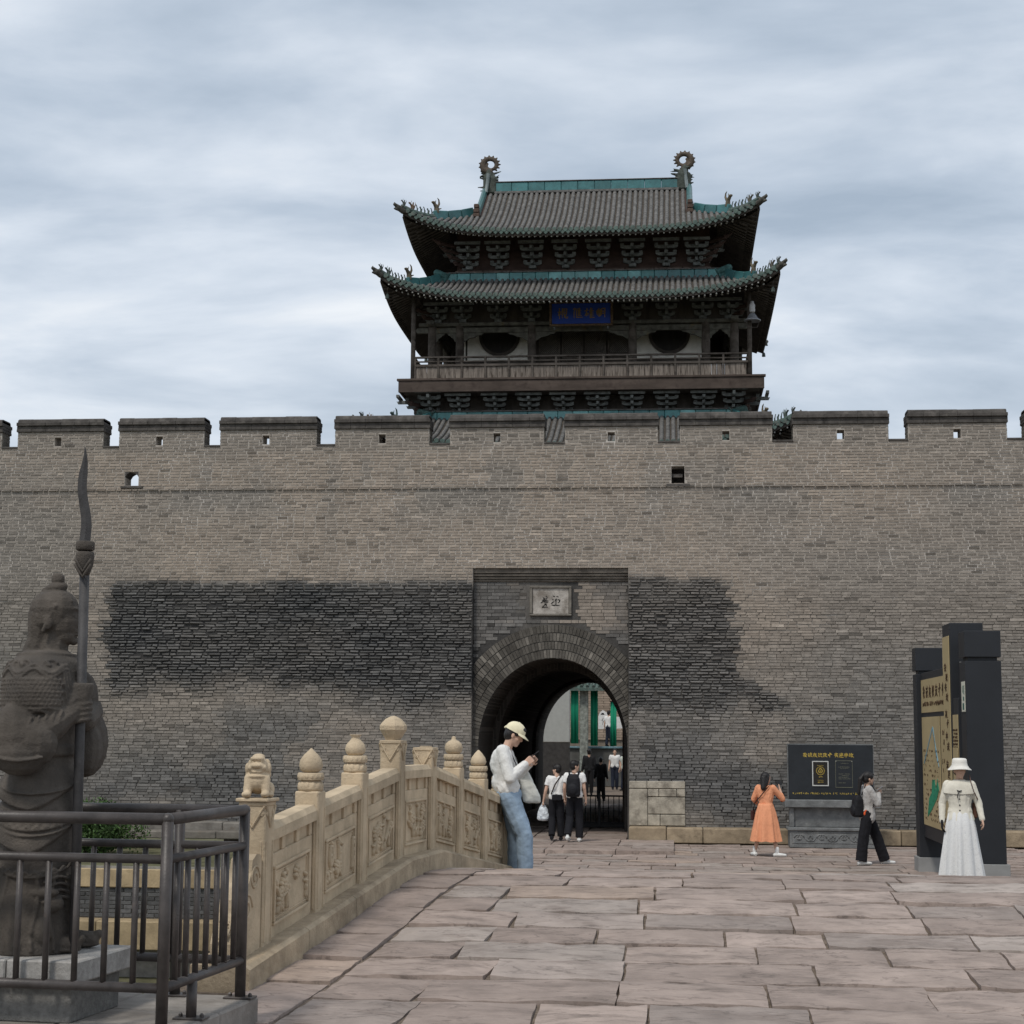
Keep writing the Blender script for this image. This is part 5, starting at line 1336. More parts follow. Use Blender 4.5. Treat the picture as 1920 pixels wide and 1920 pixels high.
mb.ell((SPX-.02,SPY,1.29),(.06,.05,.062)); line([Vector((SPX-.05+.02*t, SPY-.058+.004*t, 1.352-.005*t)) for t in range(5)], .016)
# boots
for s_, xo in ((-1,.0),(1,.05)):
    mb.cap((.05+xo,s_*.12,.05),(.21+xo,s_*.12,.045),.058,.045); mb.cap((.22+xo,s_*.12,.055),(.25+xo,s_*.12,.075),.035,.025); mb.ell((.1+xo,s_*.12,.02),(.16,.06,.022))
remesh(mb, 'figure', M_stat, war, .0062, 1)
mb = MB(); mb.tube([(SPX+.012,SPY,.02),(SPX-.008,SPY,2.06)], .027, 14); mb.build('spear_shaft', M_spear, war, True)
sp = MB(); sp.lathe([(.028,0),(.034,.02),(.048,.06),(.052,.11),(.05,.13),(.038,.135)], 18, (SPX-.01,SPY,2.05)); 
for k in range(2): sp.tube([Vector((SPX-.01-.045+.015*t, SPY-.05, 2.14-.012*(6-abs(t-3)*2)-.03*k)) for t in range(7)], .008, 6)
sp.lathe([(.044,0),(.052,.008),(.052,.045),(.044,.052)], 18, (SPX-.01,SPY,2.19)); sp.build('spear_collar', M_stat, war, True)
mb = MB(); V = []; F = []; nb_ = 22
for q in range(nb_):
    t = q/(nb_-1); z = 2.245+.535*t; c_ = SPX-.014-.028*t+.010*math.sin(t*8.5); w_ = .031*(1-.30*t)*(1 if t < .72 else max(.03, (1-t)/.28)**.8); th = .016*(1-.7*t)
    V += [(c_-w_,SPY,z),(c_,SPY-th,z),(c_+w_,SPY,z),(c_,SPY+th,z)]
for q in range(nb_-1):
    for j in range(4): F.append((q*4+j, q*4+(j+1)%4, (q+1)*4+(j+1)%4, (q+1)*4+j))
F += [(3,2,1,0), tuple((nb_-1)*4+j for j in range(4))]
mb.add(V, F); mb.build('spear_blade', M_spear, war)

# ------------------------------------------------------------------ people (local: facing +x, their left is +y)
random.seed(9)
def cloth(name, col, bump=.5, bs=26, rough=.9, var=.10, stain=None): return mat(name, col, rough=rough, var=var, scale=9, bump=bump, bscale=bs, spec=.12, dist=.012, stain=stain)
M_skin = mat('skin', (.56,.36,.265), var=.06, scale=10, rough=.6, bump=.05, spec=.3)
M_hair = mat('black_hair', (.012,.010,.010), var=.3, scale=30, rough=.45, bump=.4, bscale=120, spec=.4, bstretch=(1,1,.2))
M_white = cloth('white_cloth', (.72,.71,.69)); M_black = cloth('black_cloth', (.016,.016,.019)); M_cream = cloth('cream_cloth', (.66,.62,.52), .35)
M_shoe = mat('white_shoe', (.68,.68,.66), var=.06, rough=.6, bump=.1)
M_sole = mat('shoe_trim', (.03,.03,.035), var=.1, rough=.7, bump=0)
M_phone = mat('phone', (.02,.02,.025), var=0, rough=.2, bump=0, spec=.5)
M_strap = mat('dark_strap', (.028,.018,.016), var=.2, rough=.7, bump=.1)
def J(k=1.0, **ov):
    d = dict(pelvis=(0,0,.93), waist=(0,0,1.06), chest=(.0,0,1.28), neck=(0,0,1.44), head=(.02,0,1.585),
             shR=(0,-.17,1.395), shL=(0,.17,1.395), elR=(-.02,-.215,1.12), elL=(-.02,.215,1.12), wrR=(.04,-.22,.88), wrL=(.04,.22,.88),
             hipR=(0,-.085,.90), hipL=(0,.085,.90), knR=(.02,-.09,.49), knL=(.02,.09,.49), anR=(0,-.095,.085), anL=(0,.095,.085))
    d.update(ov); return {a: Vector(b)*k for a, b in d.items()}
def headm(j, pitch=0, yaw_=0): return Matrix.Translation(j['head']) @ Matrix.Rotation(R(yaw_), 4, 'Z') @ Matrix.Rotation(R(pitch), 4, 'Y')
def hand(mb, w_, d_, n_, k=1.0, curl=.6, spread=1, fr=.0085):
    """palm, four fingers and a thumb; d_ along the hand, n_ palm normal (side the fingers curl to)"""
    w_ = Vector(w_); d_ = Vector(d_).normalized(); n_ = Vector(n_); n_ = (n_-d_*n_.dot(d_)).normalized(); s_ = d_.cross(n_)*spread
    c_ = w_+d_*.045*k
    for t in (-1,-.35,.35,1): mb.cap(w_+s_*.018*t*k, w_+d_*.082*k+s_*.030*t*k, .017*k, .013*k, 8)
    for q, l in ((-1.0,.055),(-.35,.068),(.35,.064),(1.0,.050)):
        b = w_+d_*.085*k+s_*.031*q*k; a1 = curl*.8; d1 = d_*math.cos(a1)+n_*math.sin(a1); m_ = b+d1*l*.55*k; a2 = curl*1.9; d2 = d_*math.cos(a2)+n_*math.sin(a2); e_ = m_+d2*l*.5*k
        mb.cap(b, m_, fr*k, fr*.95*k, 7); mb.cap(m_, e_, fr*.95*k, fr*.8*k, 7)
    b = w_+d_*.025*k-s_*.032*k; m_ = b+(d_*.6-s_*.6+n_*.5).normalized()*.038*k; mb.cap(b, m_, .011*k, .0095*k, 7); mb.cap(m_, m_+(d_*.8+n_*.5).normalized()*.03*k, .0095*k, .008*k, 7)
def body(j, k=1.0, pitch=0, yaw_=0, hR=None, hL=None, legs=True, neckr=.055):
    mb = MB(); hm = headm(j, pitch, yaw_); R3 = hm.to_3x3()
    def he(c, r): mb.ell(hm @ Vector(tuple(v*k for v in c)), tuple(v*k for v in r), R3, 14, 10)
    he((-.005,0,.025),(.095,.075,.095)); he((.022,0,-.035),(.07,.062,.078)); he((.06,0,-.092),(.028,.03,.022)); he((.092,0,-.022),(.018,.013,.018)); he((.082,0,.004),(.014,.010,.03)); he((.07,0,.03),(.022,.05,.012))
    he((.078,0,-.062),(.014,.022,.006)); he((.077,0,-.072),(.013,.020,.006))
    for s_ in (-1,1): he((-.005,s_*.074,-.012),(.018,.009,.03)); he((.068,s_*.03,.008),(.012,.014,.007)); he((.045,s_*.042,-.03),(.03,.02,.025))
    mb.cap(j['neck']-Vector((0,0,.06*k)), hm @ Vector((-.015*k,0,-.06*k)), neckr*k, (neckr-.004)*k)
    for s in 'RL':
        sg = -1 if s == 'R' else 1
        mb.cap(j['sh'+s], j['el'+s], .047*k, .038*k); mb.cap(j['el'+s], j['wr'+s], .038*k, .026*k)
        mb.cap(j['neck']-Vector((0,-sg*.03*k,.05*k)), j['sh'+s], .042*k, .042*k)
        mb.cap(j['chest']+Vector((0,sg*.06*k,0)), j['pelvis']+Vector((0,sg*.05*k,0)), .07*k, .07*k)
        if legs: mb.cap(j['hip'+s], j['kn'+s], .072*k, .052*k); mb.cap(j['kn'+s], j['kn'+s]*.35+j['an'+s]*.65, .052*k, .042*k); mb.cap(j['kn'+s]*.4+j['an'+s]*.6, j['an'+s], .044*k, .034*k)
    for s, h in (('R', hR), ('L', hL)):
        d_, n_, cu = h if h else (j['wr'+s]-j['el'+s], Vector((0, 1 if s == 'R' else -1, 0)), .55)
        hand(mb, j['wr'+s], d_, n_, k, cu, 1 if s == 'R' else -1)
    return mb
def shirt(j, k=1.0, sleeve='long', hem=.95, puff=1.0, wid=1.0):
    mb = MB(); hz = Vector((0,0,(hem-.93)*k))
    for s in 'RL':
        sg = -1 if s == 'R' else 1; o = lambda y, z=0, x=0: Vector((x*k, sg*y*k, z*k))
        mb.cap(j['neck']+o(.02,-.055), j['sh'+s]+o(-.01,-.005), .058*k, .062*k)
        mb.cap(j['sh'+s]+o(-.06,-.06), j['waist']+o(.055*wid), .098*k*wid, .098*k*wid); mb.cap(j['waist']+o(.055*wid), j['pelvis']+hz+o(.07*wid), .100*k*wid, .112*k*wid)
        mb.cap(j['chest']+o(.05,.02,.02), j['waist']+o(.03,0,.015), .105*k, .1*k)
        el, wr, sh = j['el'+s], j['wr'+s], j['sh'+s]
        if sleeve == 'short': mb.ell(sh, .060*k); mb.tube([sh, sh*.42+el*.58], [.060*k*puff, .062*k*puff], 12)
        else:
            mb.cap(sh, el, .062*k*puff, .053*k*puff); e_ = {'long': wr, 'q': el*.55+wr*.45}[sleeve]
            mb.cap(el, e_-(wr-el)*.04, .053*k*puff, .041*k*puff)
    return mb
def trousers(j, k=1.0, flare=1.0, short=0.0, thick=1.0):
    mb = MB(); mb.ell(j['pelvis']+Vector((0,0,-.01*k)), (.118*k*thick,.158*k*thick**.5,.11*k)); mb.loft([(j['waist'].x*.5+j['pelvis'].x*.5,0,.99*k,.10*k,.135*k),(j['waist'].x*.6+j['pelvis'].x*.4,0,1.03*k,.105*k*thick,.135*k)])
    for s in 'RL':
        a = j['an'+s]+Vector((0,0,(.02+short)*k)); mb.cap(j['hip'+s], j['kn'+s], .094*k*thick, .070*k*flare); mb.tube([j['kn'+s], a-Vector((0,0,.025*k))], [.070*k*flare, .064*k*flare], 14)
    return mb
def shoes(p, j, k, dirs=((1,0,0),(1,0,0)), m1=None, name='shoe'):
    for s, d_ in zip('RL', dirs):
        d_ = Vector(d_).normalized(); a = j['an'+s]; g = Vector((a.x, a.y, 0)); tilt = d_.z; d2 = Vector((d_.x, d_.y, 0)).normalized(); nrm = Vector((-d2.y, d2.x, 0))
        mb = MB(); lift = max(0, a.z-.085*k)
        h0 = g+Vector((0,0,.035*k+lift)); t0 = g+d2*.17*k+Vector((0,0,.030*k+max(0, lift*(.2 if tilt < 0 else 1))))
        for q in (-.012,.012): mb.cap(h0-d2*.05*k+nrm*q*k, h0+d2*.07*k+nrm*q*k, .035*k, .036*k); mb.cap(h0+d2*.07*k+nrm*q*1.3*k, t0+nrm*q*k, .034*k, .026*k)
        mb.cap(h0+Vector((0,0,.01)), a, .038*k, .037*k)
        sh_ = link(name, None, p); remesh(mb, 'upper', m1 or M_shoe, sh_, .008, 2)
        mb = MB(); mb.cap(h0-d2*.05*k-Vector((0,0,.024*k)), t0-Vector((0,0,.020*k)), .030*k, .026*k); mb.v = [(x, y, z) for x, y, z in mb.v]
        c = (h0+t0)/2-Vector((0,0,.03*k)); mb.v = [(x, y, c.z+(z-c.z)*.35+(0 if tilt >= 0 else 0)) for x, y, z in mb.v] if lift < .01 else mb.v
        mb.build('sole', M_shoe if m1 is None else M_sole, sh_, True)
def hair_short(j, k, hm, mt=M_hair, p=None, back=.0, bun=0):
    mb = MB(); R3 = hm.to_3x3()
    mb.ell(hm @ Vector((-.022*k,0,.042*k)), (.096*k,.084*k,.092*k), R3, 16, 10); mb.ell(hm @ Vector((-.045*k,0,-.01*k)), (.066*k,.080*k,.085*k), R3, 16, 10)
    for s_ in (-1,1): mb.ell(hm @ Vector((.015*k,s_*.062*k,.04*k)), (.055*k,.024*k,.05*k), R3)
    mb.ell(hm @ Vector((.055*k,0,.085*k)), (.045*k,.06*k,.030*k), R3)
    return mb
def pers(loc, rz, label, group=None): return thing('person', loc, rz, label, 'person', group)
def ribbon(mb, pts, w_, t_, up=(0,0,1)): mb.tube(pts, [(w_, t_)]*len(pts), 8, up=up)

# --- man in the cream cap leaning on the balustrade
k = 1.04
loc = (-1.80, 18.99, deckz(18.99)); p = pers(loc, R(2), 'man in cream cap, white top and blue jeans leaning back to look at his phone')
j = J(k, pelvis=(-.04,0,.93), waist=(-.085,0,1.06), chest=(-.115,0,1.28), neck=(-.075,0,1.44), head=(.015,0,1.555), shR=(-.10,-.17,1.385), shL=(-.09,.17,1.385), elR=(-.015,-.225,1.10), elL=(.03,.22,1.10), wrR=(.135,-.105,1.245), wrL=(.17,.09,1.25),
      hipR=(-.03,-.085,.90), hipL=(-.03,.085,.90), knR=(.135,-.11,.50), knL=(.03,.10,.49), anR=(.15,-.13,.085), anL=(.02,.11,.085))
hm = headm(j, 27)
mb = body(j, k, 27, 0, ((.75,.25,.62),(.1,.9,.1),1.15), ((.7,-.2,.68),(.1,-.9,.1),1.15)); remesh(mb, 'body', M_skin, p, .006, 2)
sm_ = shirt(j, k, 'long', 1.0, 1.14, 1.08); sm_.ell(j['chest']+Vector((0,0,-.03)), (.135,.17,.19)); sm_.ell(j['waist'], (.148,.165,.15)); sm_.ell(j['waist']+Vector((.02,0,-.05)), (.14,.165,.06))
remesh(sm_, 'white_top', cloth('knit_white', (.70,.69,.66), .7, 22), p, .008, 4, (.014,.075))
M_jean = mat('blue_denim', (.255,.335,.425), var=.22, scale=7, rough=.9, bump=.5, bscale=30, spec=.1, dist=.012, stain=((.36,.45,.54), 5, .56, .72, (1,1,.5)))
remesh(trousers(j, k, 1.28, -.015, 1.22), 'jeans', M_jean, p, .008, 3, (.016,.08)); shoes(p, j, k)
remesh(hair_short(j, k, hm), 'hair', M_hair, p, .008, 2)
R3 = hm.to_3x3(); cp = link('cap', None, p); M_cap = cloth('cream_cap', (.74,.68,.48), .25)
mb = MB(); V = []; F = []; seg = 24
for i_, a in enumerate(np.linspace(-4, 88, 9)):
    for q in range(seg):
        t = 2*math.pi*q/seg; V.append(hm @ Vector(((-.008+.112*math.cos(R(a))*math.cos(t))*k, .096*math.cos(R(a))*math.sin(t)*k, (.035+.104*math.sin(R(a))**.9 if a > 0 else .035+.098*math.sin(R(a)))*k)))
for i_ in range(8):
    for q in range(seg): F.append((i_*seg+q, i_*seg+(q+1)%seg, (i_+1)*seg+(q+1)%seg, (i_+1)*seg+q))
F.append(tuple(8*seg+q for q in range(seg))); mb.add(V, F); mb.ell(hm @ Vector((-.008*k,0,.135*k)), .009*k); mb.cap(hm @ Vector((-.115*k,0,.04*k)), hm @ Vector((-.122*k,0,.025*k)), .012*k); mb.build('crown', M_cap, cp, True)
mb = MB(); V = []; F = []
for i_ in range(13):
    t = R(-68+136*i_/12)
    for r_, dz in ((.098,.034),(.10+.060*math.cos(t)**.7,.022-.016*math.cos(t))):
        for h_ in (0,.006): V.append(hm @ Vector(((-.008+ (r_+.012)*math.cos(t))*k, r_*.93*math.sin(t)*k, (dz+h_)*k)))
for i_ in range(12):
    a = i_*4; F += [(a,a+4,a+6,a+2),(a+1,a+3,a+7,a+5),(a+2,a+6,a+7,a+3)]
mb.add(V, F); mb.build('brim', M_cap, cp, True)
mb = MB(); nk = j['neck']; mb.tube([nk+Vector((-.06,.02,.02)), nk+Vector((.01,-.085,-.02)), nk+Vector((.07,-.07,-.10)), nk+Vector((.115,-.03,-.20)), nk+Vector((.12,.0,-.24))], .006, 6); mb.build('lanyard', M_strap, p, True)
ph = thing('phone', Vector(loc)+Vector((.215*k,-.01,1.335*k)), 0, 'dark phone held in both hands by the man in the cream cap', 'phone'); ph.rotation_euler = (0, R(-38), R(6))
mb = MB(); mb.bevbox(-.075,.085,-.038,.038,-.005,.005,.004); mb.build('phone_body', M_phone, ph)
tb = thing('tote_bag', Vector(loc)+Vector((.05,.20,0)), R(2), 'soft white tote bag hanging at the side of the man in the cream cap', 'bag'); M_tote = cloth('tote_canvas', (.60,.60,.55), .4)
mb = MB(); V = []; F = []
for z, x0, x1, th in ((.86,.08,.235,.02),(.88,.05,.25,.04),(.95,.03,.235,.05),(1.05,.02,.185,.045),(1.15,.0,.135,.035),(1.24,.0,.09,.02)):
    for q in range(16): t = 2*math.pi*q/16; V.append(((x0+x1)/2+(x1-x0)/2*math.copysign(abs(math.cos(t))**.6, math.cos(t)), th*math.copysign(abs(math.sin(t))**.8, math.sin(t)), z))
for i_ in range(5):
    for q in range(16): F.append((i_*16+q, i_*16+(q+1)%16, (i_+1)*16+(q+1)%16, (i_+1)*16+q))
F += [tuple(range(15,-1,-1)), tuple(80+q for q in range(16))]; mb.add(V, F); remesh(mb, 'pouch', M_tote, tb, .008, 3, (.02,.07))
mb = MB(); mb.tube([(.0,.02,1.24),(-.04,.0,1.36),(-.13,-.03,1.50),(-.16,-.04,1.36),(-.05,-.03,1.15)], [(.016,.004)]*5, 6); mb.build('strap', M_tote, tb, True)

# --- pair walking into the gate
def walker(loc, rz, k, label, jj, pitch, yaw_, top, sleeve, trous, flare, extras=None, hair=True):
    p = pers(loc, rz, label); remesh(body(jj, k, pitch, yaw_), 'body', M_skin, p, .009, 2)
    remesh(shirt(jj, k, sleeve, .98, 1.12, 1.04), 'shirt', top, p, .010, 3, (.012,.07)); remesh(trousers(jj, k, flare), 'trousers', trous, p, .011, 3, (.012,.08))
    remesh(hair_short(jj, k, headm(jj, pitch, yaw_)), 'hair', M_hair, p, .010, 2)
    return p
k = 1.03; loc = (-2.24, 38.1, .075)
j = J(k, anR=(-.02,-.11,.085), knR=(.04,-.1,.49), anL=(-.28,.10,.14), knL=(.02,.10,.50), wrR=(.05,-.24,.88), wrL=(.09,.23,.90))
p = walker(loc, R(84), k, 'person in white T-shirt with a large black backpack walking into the gate', j, 0, -58, M_white, 'short', M_black, 1.25)
shoes(p, j, k, ((1,0,0),(1,0,-.5)))
def backpack(name, loc, rz, label, k, jj, w_=.15, h_=.24, d_=.10, zc=1.18, xo=-.17, mt=None, hang=True):
    b = thing(name, loc, rz, label, 'backpack'); mt = mt or cloth('backpack_nylon', (.018,.018,.021), .3, 30, .6)
    mb = MB(); V = []; F = []
    for z, a, c in ((-1,.86,.7),(-.8,1,1),(0,1,1.05),(.6,.92,.9),(.9,.72,.65),(1,.5,.4)):
        for q in range(20): t = 2*math.pi*q/20; V.append((xo*k+d_*c*math.copysign(abs(math.cos(t))**.6, math.cos(t))*k, w_*a*math.copysign(abs(math.sin(t))**.6, math.sin(t))*k, (zc+h_*z)*k))
    for i_ in range(5):
        for q in range(20): F.append((i_*20+q, i_*20+(q+1)%20, (i_+1)*20+(q+1)%20, (i_+1)*20+q))
    F += [tuple(range(19,-1,-1)), tuple(100+q for q in range(20))]; mb.add(V, F); mb.ell(((xo-d_)*k,0,(zc-.08)*k), (.04*k,.11*k,.11*k)); remesh(mb, 'pack', mt, b, .009, 3, (.012,.08))
    for s_ in (-1,1):
        mb = MB(); y = s_*.11*k; ribbon(mb, [(xo*k+.05*k,y*.8,(zc+.2)*k),(-.06*k,y,1.47*k),(.03*k,y*1.05,1.475*k),(.105*k,y*1.05,1.36*k),(.115*k,y*1.1,1.22*k),(.06*k,y*1.4,1.06*k),((xo+.06)*k,y*1.15,(zc-.16)*k)], .018*k, .006*k, (1,0,.3)); mb.build('strap', mt, b, True)
    mb = MB(); mb.tube([(xo*k,-.03*k,(zc+h_)*k),(xo*k,-.02*k,(zc+h_+.035)*k),(xo*k,.02*k,(zc+h_+.035)*k),(xo*k,.03*k,(zc+h_)*k)], .006*k, 6); mb.build('grab_loop', mt, b, True)
    return b
backpack('backpack', loc, R(84), 'black backpack worn over a white T-shirt by the walker in the gate', k, j)
k2 = .975; loc = (-2.66, 38.45, .075)
j = J(k2, anR=(.0,-.10,.085), anL=(-.2,.10,.11), knL=(.03,.1,.5), wrL=(.02,.30,.86), elL=(-.03,.25,1.1), wrR=(.06,-.22,.9))
p = walker(loc, R(92), k2, 'person in white T-shirt and black trousers carrying a plastic bag into the gate', j, 0, 62, M_white, 'short', M_black, 1.2)
shoes(p, j, k2, m1=M_black)
cbag = thing('crossbody_bag', loc, R(92), 'small black crossbody bag on the hip of the walker with the plastic bag', 'bag')
mb = MB(); mb.bevbox(-.17,-.09,-.13,.10,.86,1.0,.02); mb.build('pouch', M_black, cbag)
mb = MB(); ribbon(mb, [(-.12,.12,1.0),(-.13,.03,1.22),(-.07,-.10,1.42),(.0,-.12,1.455),(.11,-.04,1.30),(.12,.1,1.1)], .014, .006, (1,0,0)); mb.build('strap', M_strap, cbag, True)
pb = thing('plastic_bag', Vector(loc)+Vector((-.30,.03,.0)), R(92), 'crumpled pale plastic bag hanging from the left hand of the walker', 'bag')
mb = MB(); mb.loft([(0,0,.42,.05,.10),(0,0,.46,.07,.145),(0,0,.58,.065,.13),(0,0,.70,.04,.09),(0,0,.76,.02,.05)], 18); remesh(mb, 'pouch', mat('plastic_film', (.58,.62,.65), var=.25, scale=12, rough=.35, bump=.8, bscale=24, spec=.4, stain=((.30,.34,.38), 9, .55, .65)), pb, .009, 2, (.03,.06))
mb = MB(); mb.tube([(0,-.03,.75),(0,-.01,.83),(0,.01,.83),(0,.04,.75)], .008, 6); mb.build('handles', bpy.data.materials['plastic_film'], pb, True)

# --- woman in the orange dress photographing the stele
k = .98; loc = (1.80, 35.4, 0); rz = R(62)
p = pers(loc, rz, 'woman in a long orange dress raising a phone towards the black stele')
j = J(k, shR=(.02,-.155,1.385), shL=(-.01,.155,1.385), elR=(.17,-.30,1.16), wrR=(.26,-.20,1.36), elL=(.0,.27,1.15), wrL=(.16,.24,1.00), knR=(.03,-.15,.49), anR=(-.02,-.25,.085), knL=(.0,.14,.49), anL=(-.05,.24,.085), head=(.03,0,1.575))
hm = headm(j, 6, -30); remesh(body(j, k, 6, -30, ((.3,.35,.9),(-.3,.9,0),.9), None), 'body', M_skin, p, .008, 2)
M_or = cloth('orange_linen', (.72,.315,.175), .5, 20, stain=((.60,.25,.14), 6, .55, .75))
def skirt(j, k, rings, n, amp, seg=72):
    mb = MB(); V = []; F = []
    for i_, (cx_, cy_, z, rx_, ry_) in enumerate(rings):
        f = i_/(len(rings)-1)
        for q in range(seg): t = 2*math.pi*q/seg; w_ = 1+amp*f*(math.cos(n*t+1.3*math.sin(2*t)+.6*f)+.35*math.cos(1.7*n*t+1)); V.append((cx_*k+rx_*k*w_*math.cos(t), cy_*k+ry_*k*w_*math.sin(t), z*k+(.008*math.cos(n*t) if f == 1 else 0)))
    for i_ in range(len(rings)-1):
        for q in range(seg): F.append((i_*seg+q, i_*seg+(q+1)%seg, (i_+1)*seg+(q+1)%seg, (i_+1)*seg+q))
    F.append(tuple(range(seg-1,-1,-1))); mb.add(V, F); return mb
dr = link('dress', None, p)
remesh(shirt(j, k, 'q', 1.02, 1.15, .93), 'bodice', M_or, dr, .010, 4, (.014,.05))
skirt(j, k, [(0,0,1.06,.125,.15),(0,0,1.02,.14,.165),(0,0,.88,.185,.21),(0,0,.68,.22,.25),(-.01,0,.48,.245,.285),(-.015,0,.30,.255,.315)], 9, .10, 120).build('skirt', M_or, dr, True)
mb = MB(); mb.ell(hm @ Vector((-.025*k,0,.04*k)), (.10*k,.09*k,.095*k), hm.to_3x3(), 16, 10); mb.cap(hm @ Vector((-.05*k,0,.0)), j['neck']+Vector((-.075*k,.01,-.05*k)), .088*k, .062*k)
for s_ in (-1,1): mb.cap(hm @ Vector((.0,s_*.068*k,.02*k)), hm @ Vector((-.03*k,s_*.072*k,-.13*k)), .034*k, .03*k)
remesh(mb, 'hair', M_hair, p, .009, 3)
for s in 'RL':
    mb = MB(); mb.cap(j['an'+s], j['an'+s]+Vector((.004,0,.075*k)), .041*k, .040*k); mb.build('sock', M_white, p, True)
shoes(p, j, k, ((.5,-1,0),(.6,.6,0)))
bg = thing('shoulder_bag', loc, rz, 'small dark red shoulder bag of the woman in orange', 'bag'); mb = MB(); mb.bevbox(-.02,.10,.27,.34,.70,.90,.02); mb.build('pouch', mat('dark_red_leather', (.05,.018,.016), var=.2, rough=.5, bump=.1), bg)
mb = MB(); ribbon(mb, [(.04,.30,.9),(-.09,.20,1.05),(-.125,.03,1.22),(-.09,-.10,1.38),(.0,-.14,1.45),(.11,-.06,1.3),(.13,.12,1.05),(.06,.29,.9)], .011, .006, (1,0,0)); mb.build('strap', M_strap, bg, True)
Rz = Matrix.Rotation(rz, 3, 'Z'); ph = thing('phone', Vector(loc)+Rz @ (Vector((.285,-.175,1.475))*k), rz+R(-20), 'black phone raised by the woman in the orange dress', 'phone'); ph.rotation_euler = (R(90), 0, rz+R(-15))
mb = MB(); mb.bevbox(-.085,.085,-.042,.042,-.005,.005,.004); mb.build('phone_body', M_phone, ph)

# --- woman with ponytail and black backpack
k = 1.03; loc = (3.62, 33.45, 0); rz = R(14)
p = pers(loc, rz, 'woman in grey shirt and wide black trousers with a long ponytail, hand at her chin')
j = J(k, head=(.03,0,1.56), neck=(-.01,0,1.43), chest=(-.02,0,1.28), shR=(-.02,-.16,1.375), shL=(-.0,.16,1.375), elR=(.13,-.20,1.11), wrR=(.20,-.05,1.29), elL=(.19,.17,1.08), wrL=(.13,-.09,1.12), knR=(-.12,-.09,.49), anR=(-.17,-.10,.085), knL=(.20,.09,.50), anL=(.36,.10,.085), hipR=(-.03,-.085,.90), hipL=(.02,.085,.90))
hm = headm(j, 4, 0); remesh(body(j, k, 4, 0, ((.45,.3,.85),(.0,.9,.2),1.2), ((0,-1,.15),(-.5,0,.4),.9)), 'body', M_skin, p, .008, 2)
M_gry = cloth('grey_shirt', (.44,.425,.41), .5, 24)
sm_ = shirt(j, k, 'long', .86, 1.16, 1.08); sm_.loft([(-.05*k,0,.80*k,.10*k,.13*k),(-.03*k,0,.86*k,.135*k,.17*k),(-.02*k,0,1.0*k,.13*k,.165*k)])
remesh(sm_, 'grey_shirt', M_gry, p, .010, 4, (.018,.06))
mb = MB()
for s in 'RL': mb.cap(j['hip'+s]+Vector((0,0,.02)), j['kn'+s], .108*k, .100*k); mb.tube([j['kn'+s], j['an'+s]+Vector((-.01,0,-.015*k))], [.098*k, .104*k], 16)
mb.ell(j['pelvis'], (.13*k,.16*k,.12*k)); remesh(mb, 'trousers', M_black, p, .011, 3, (.016,.09))
remesh(hair_short(j, k, hm), 'hair', M_hair, p, .008, 2)
mb = MB(); mb.cap(hm @ Vector((-.10*k,0,.06*k)), hm @ Vector((-.155*k,0,-.02*k)), .035*k, .042*k); mb.cap(hm @ Vector((-.155*k,0,-.02*k)), hm @ Vector((-.175*k,0,-.36*k)), .044*k, .022*k); remesh(mb, 'ponytail', M_hair, p, .008, 2)
shoes(p, j, k)
bp_ = backpack('backpack', loc, rz, 'black drawstring backpack with an orange charm beside the black stele', k, j, .125, .20, .095, 1.06, -.19)
mb = MB(); mb.ell((-.10*k,-.14*k,.93*k), (.03,.02,.045)); mb.ell((-.085*k,-.145*k,.98*k), (.02,.015,.02)); mb.build('charm', mat('orange_charm', (.75,.12,.03), var=.1, rough=.5), bp_, True)
ph = thing('phone', Vector(loc)+Matrix.Rotation(rz,3,'Z') @ (Vector((.215,-.06,1.385))*k), rz, 'grey phone held up to the mouth of the woman with the ponytail', 'phone'); ph.rotation_euler = (0, R(-35), rz)
mb = MB(); mb.bevbox(-.075,.075,-.038,.038,-.006,.006,.004); mb.build('phone_body', mat('grey_phone', (.16,.16,.165), var=.1, rough=.4, bump=0), ph)

# --- lady in white with the bucket hat
k = .955; loc = (3.82, 23.9, deckz(23.9)); rz = R(-100)
p = pers(loc, rz, 'woman in a white bucket hat, cream jacket and long white lace skirt')
j = J(k, shR=(0,-.165,1.375), shL=(0,.165,1.375), elR=(-.02,-.245,1.10), elL=(-.01,.255,1.12), wrR=(.05,-.25,.85), wrL=(.06,.30,.89), neck=(0,0,1.43), head=(.035,.01,1.575))
hm = headm(j, 4, 10); remesh(body(j, k, 4, 10), 'body', M_skin, p, .007, 2)
M_jk = cloth('cream_jacket', (.66,.625,.535), .35, 24)
jk = link('jacket', None, p); remesh(shirt(j, k, 'long', .985, 1.0, .98), 'jacket_body', M_jk, jk, .008, 4, (.009,.07))
mb = MB(); V = []; F = []; seg = 48
for i_, (z, rx_, ry_, f) in enumerate(((1.378,.066,.070,0),(1.366,.080,.095,0),(1.345,.105,.150,.0),(1.315,.116,.196,.0),(1.262,.121,.222,.01),(1.215,.122,.232,.02))):
    for q in range(seg): t = 2*math.pi*q/seg; w_ = 1+f*math.cos(7*t); V.append((.005+rx_*w_*math.cos(t), ry_*w_*math.sin(t), z-.03*abs(math.cos(t))*(i_ > 2)))
for i_ in range(5):
    for q in range(seg): F.append((i_*seg+q, i_*seg+(q+1)%seg, (i_+1)*seg+(q+1)%seg, (i_+1)*seg+q))
mb.add(V, F); mb.build('cape_collar', M_jk, jk, True)
mb = MB(); V = []; F = []
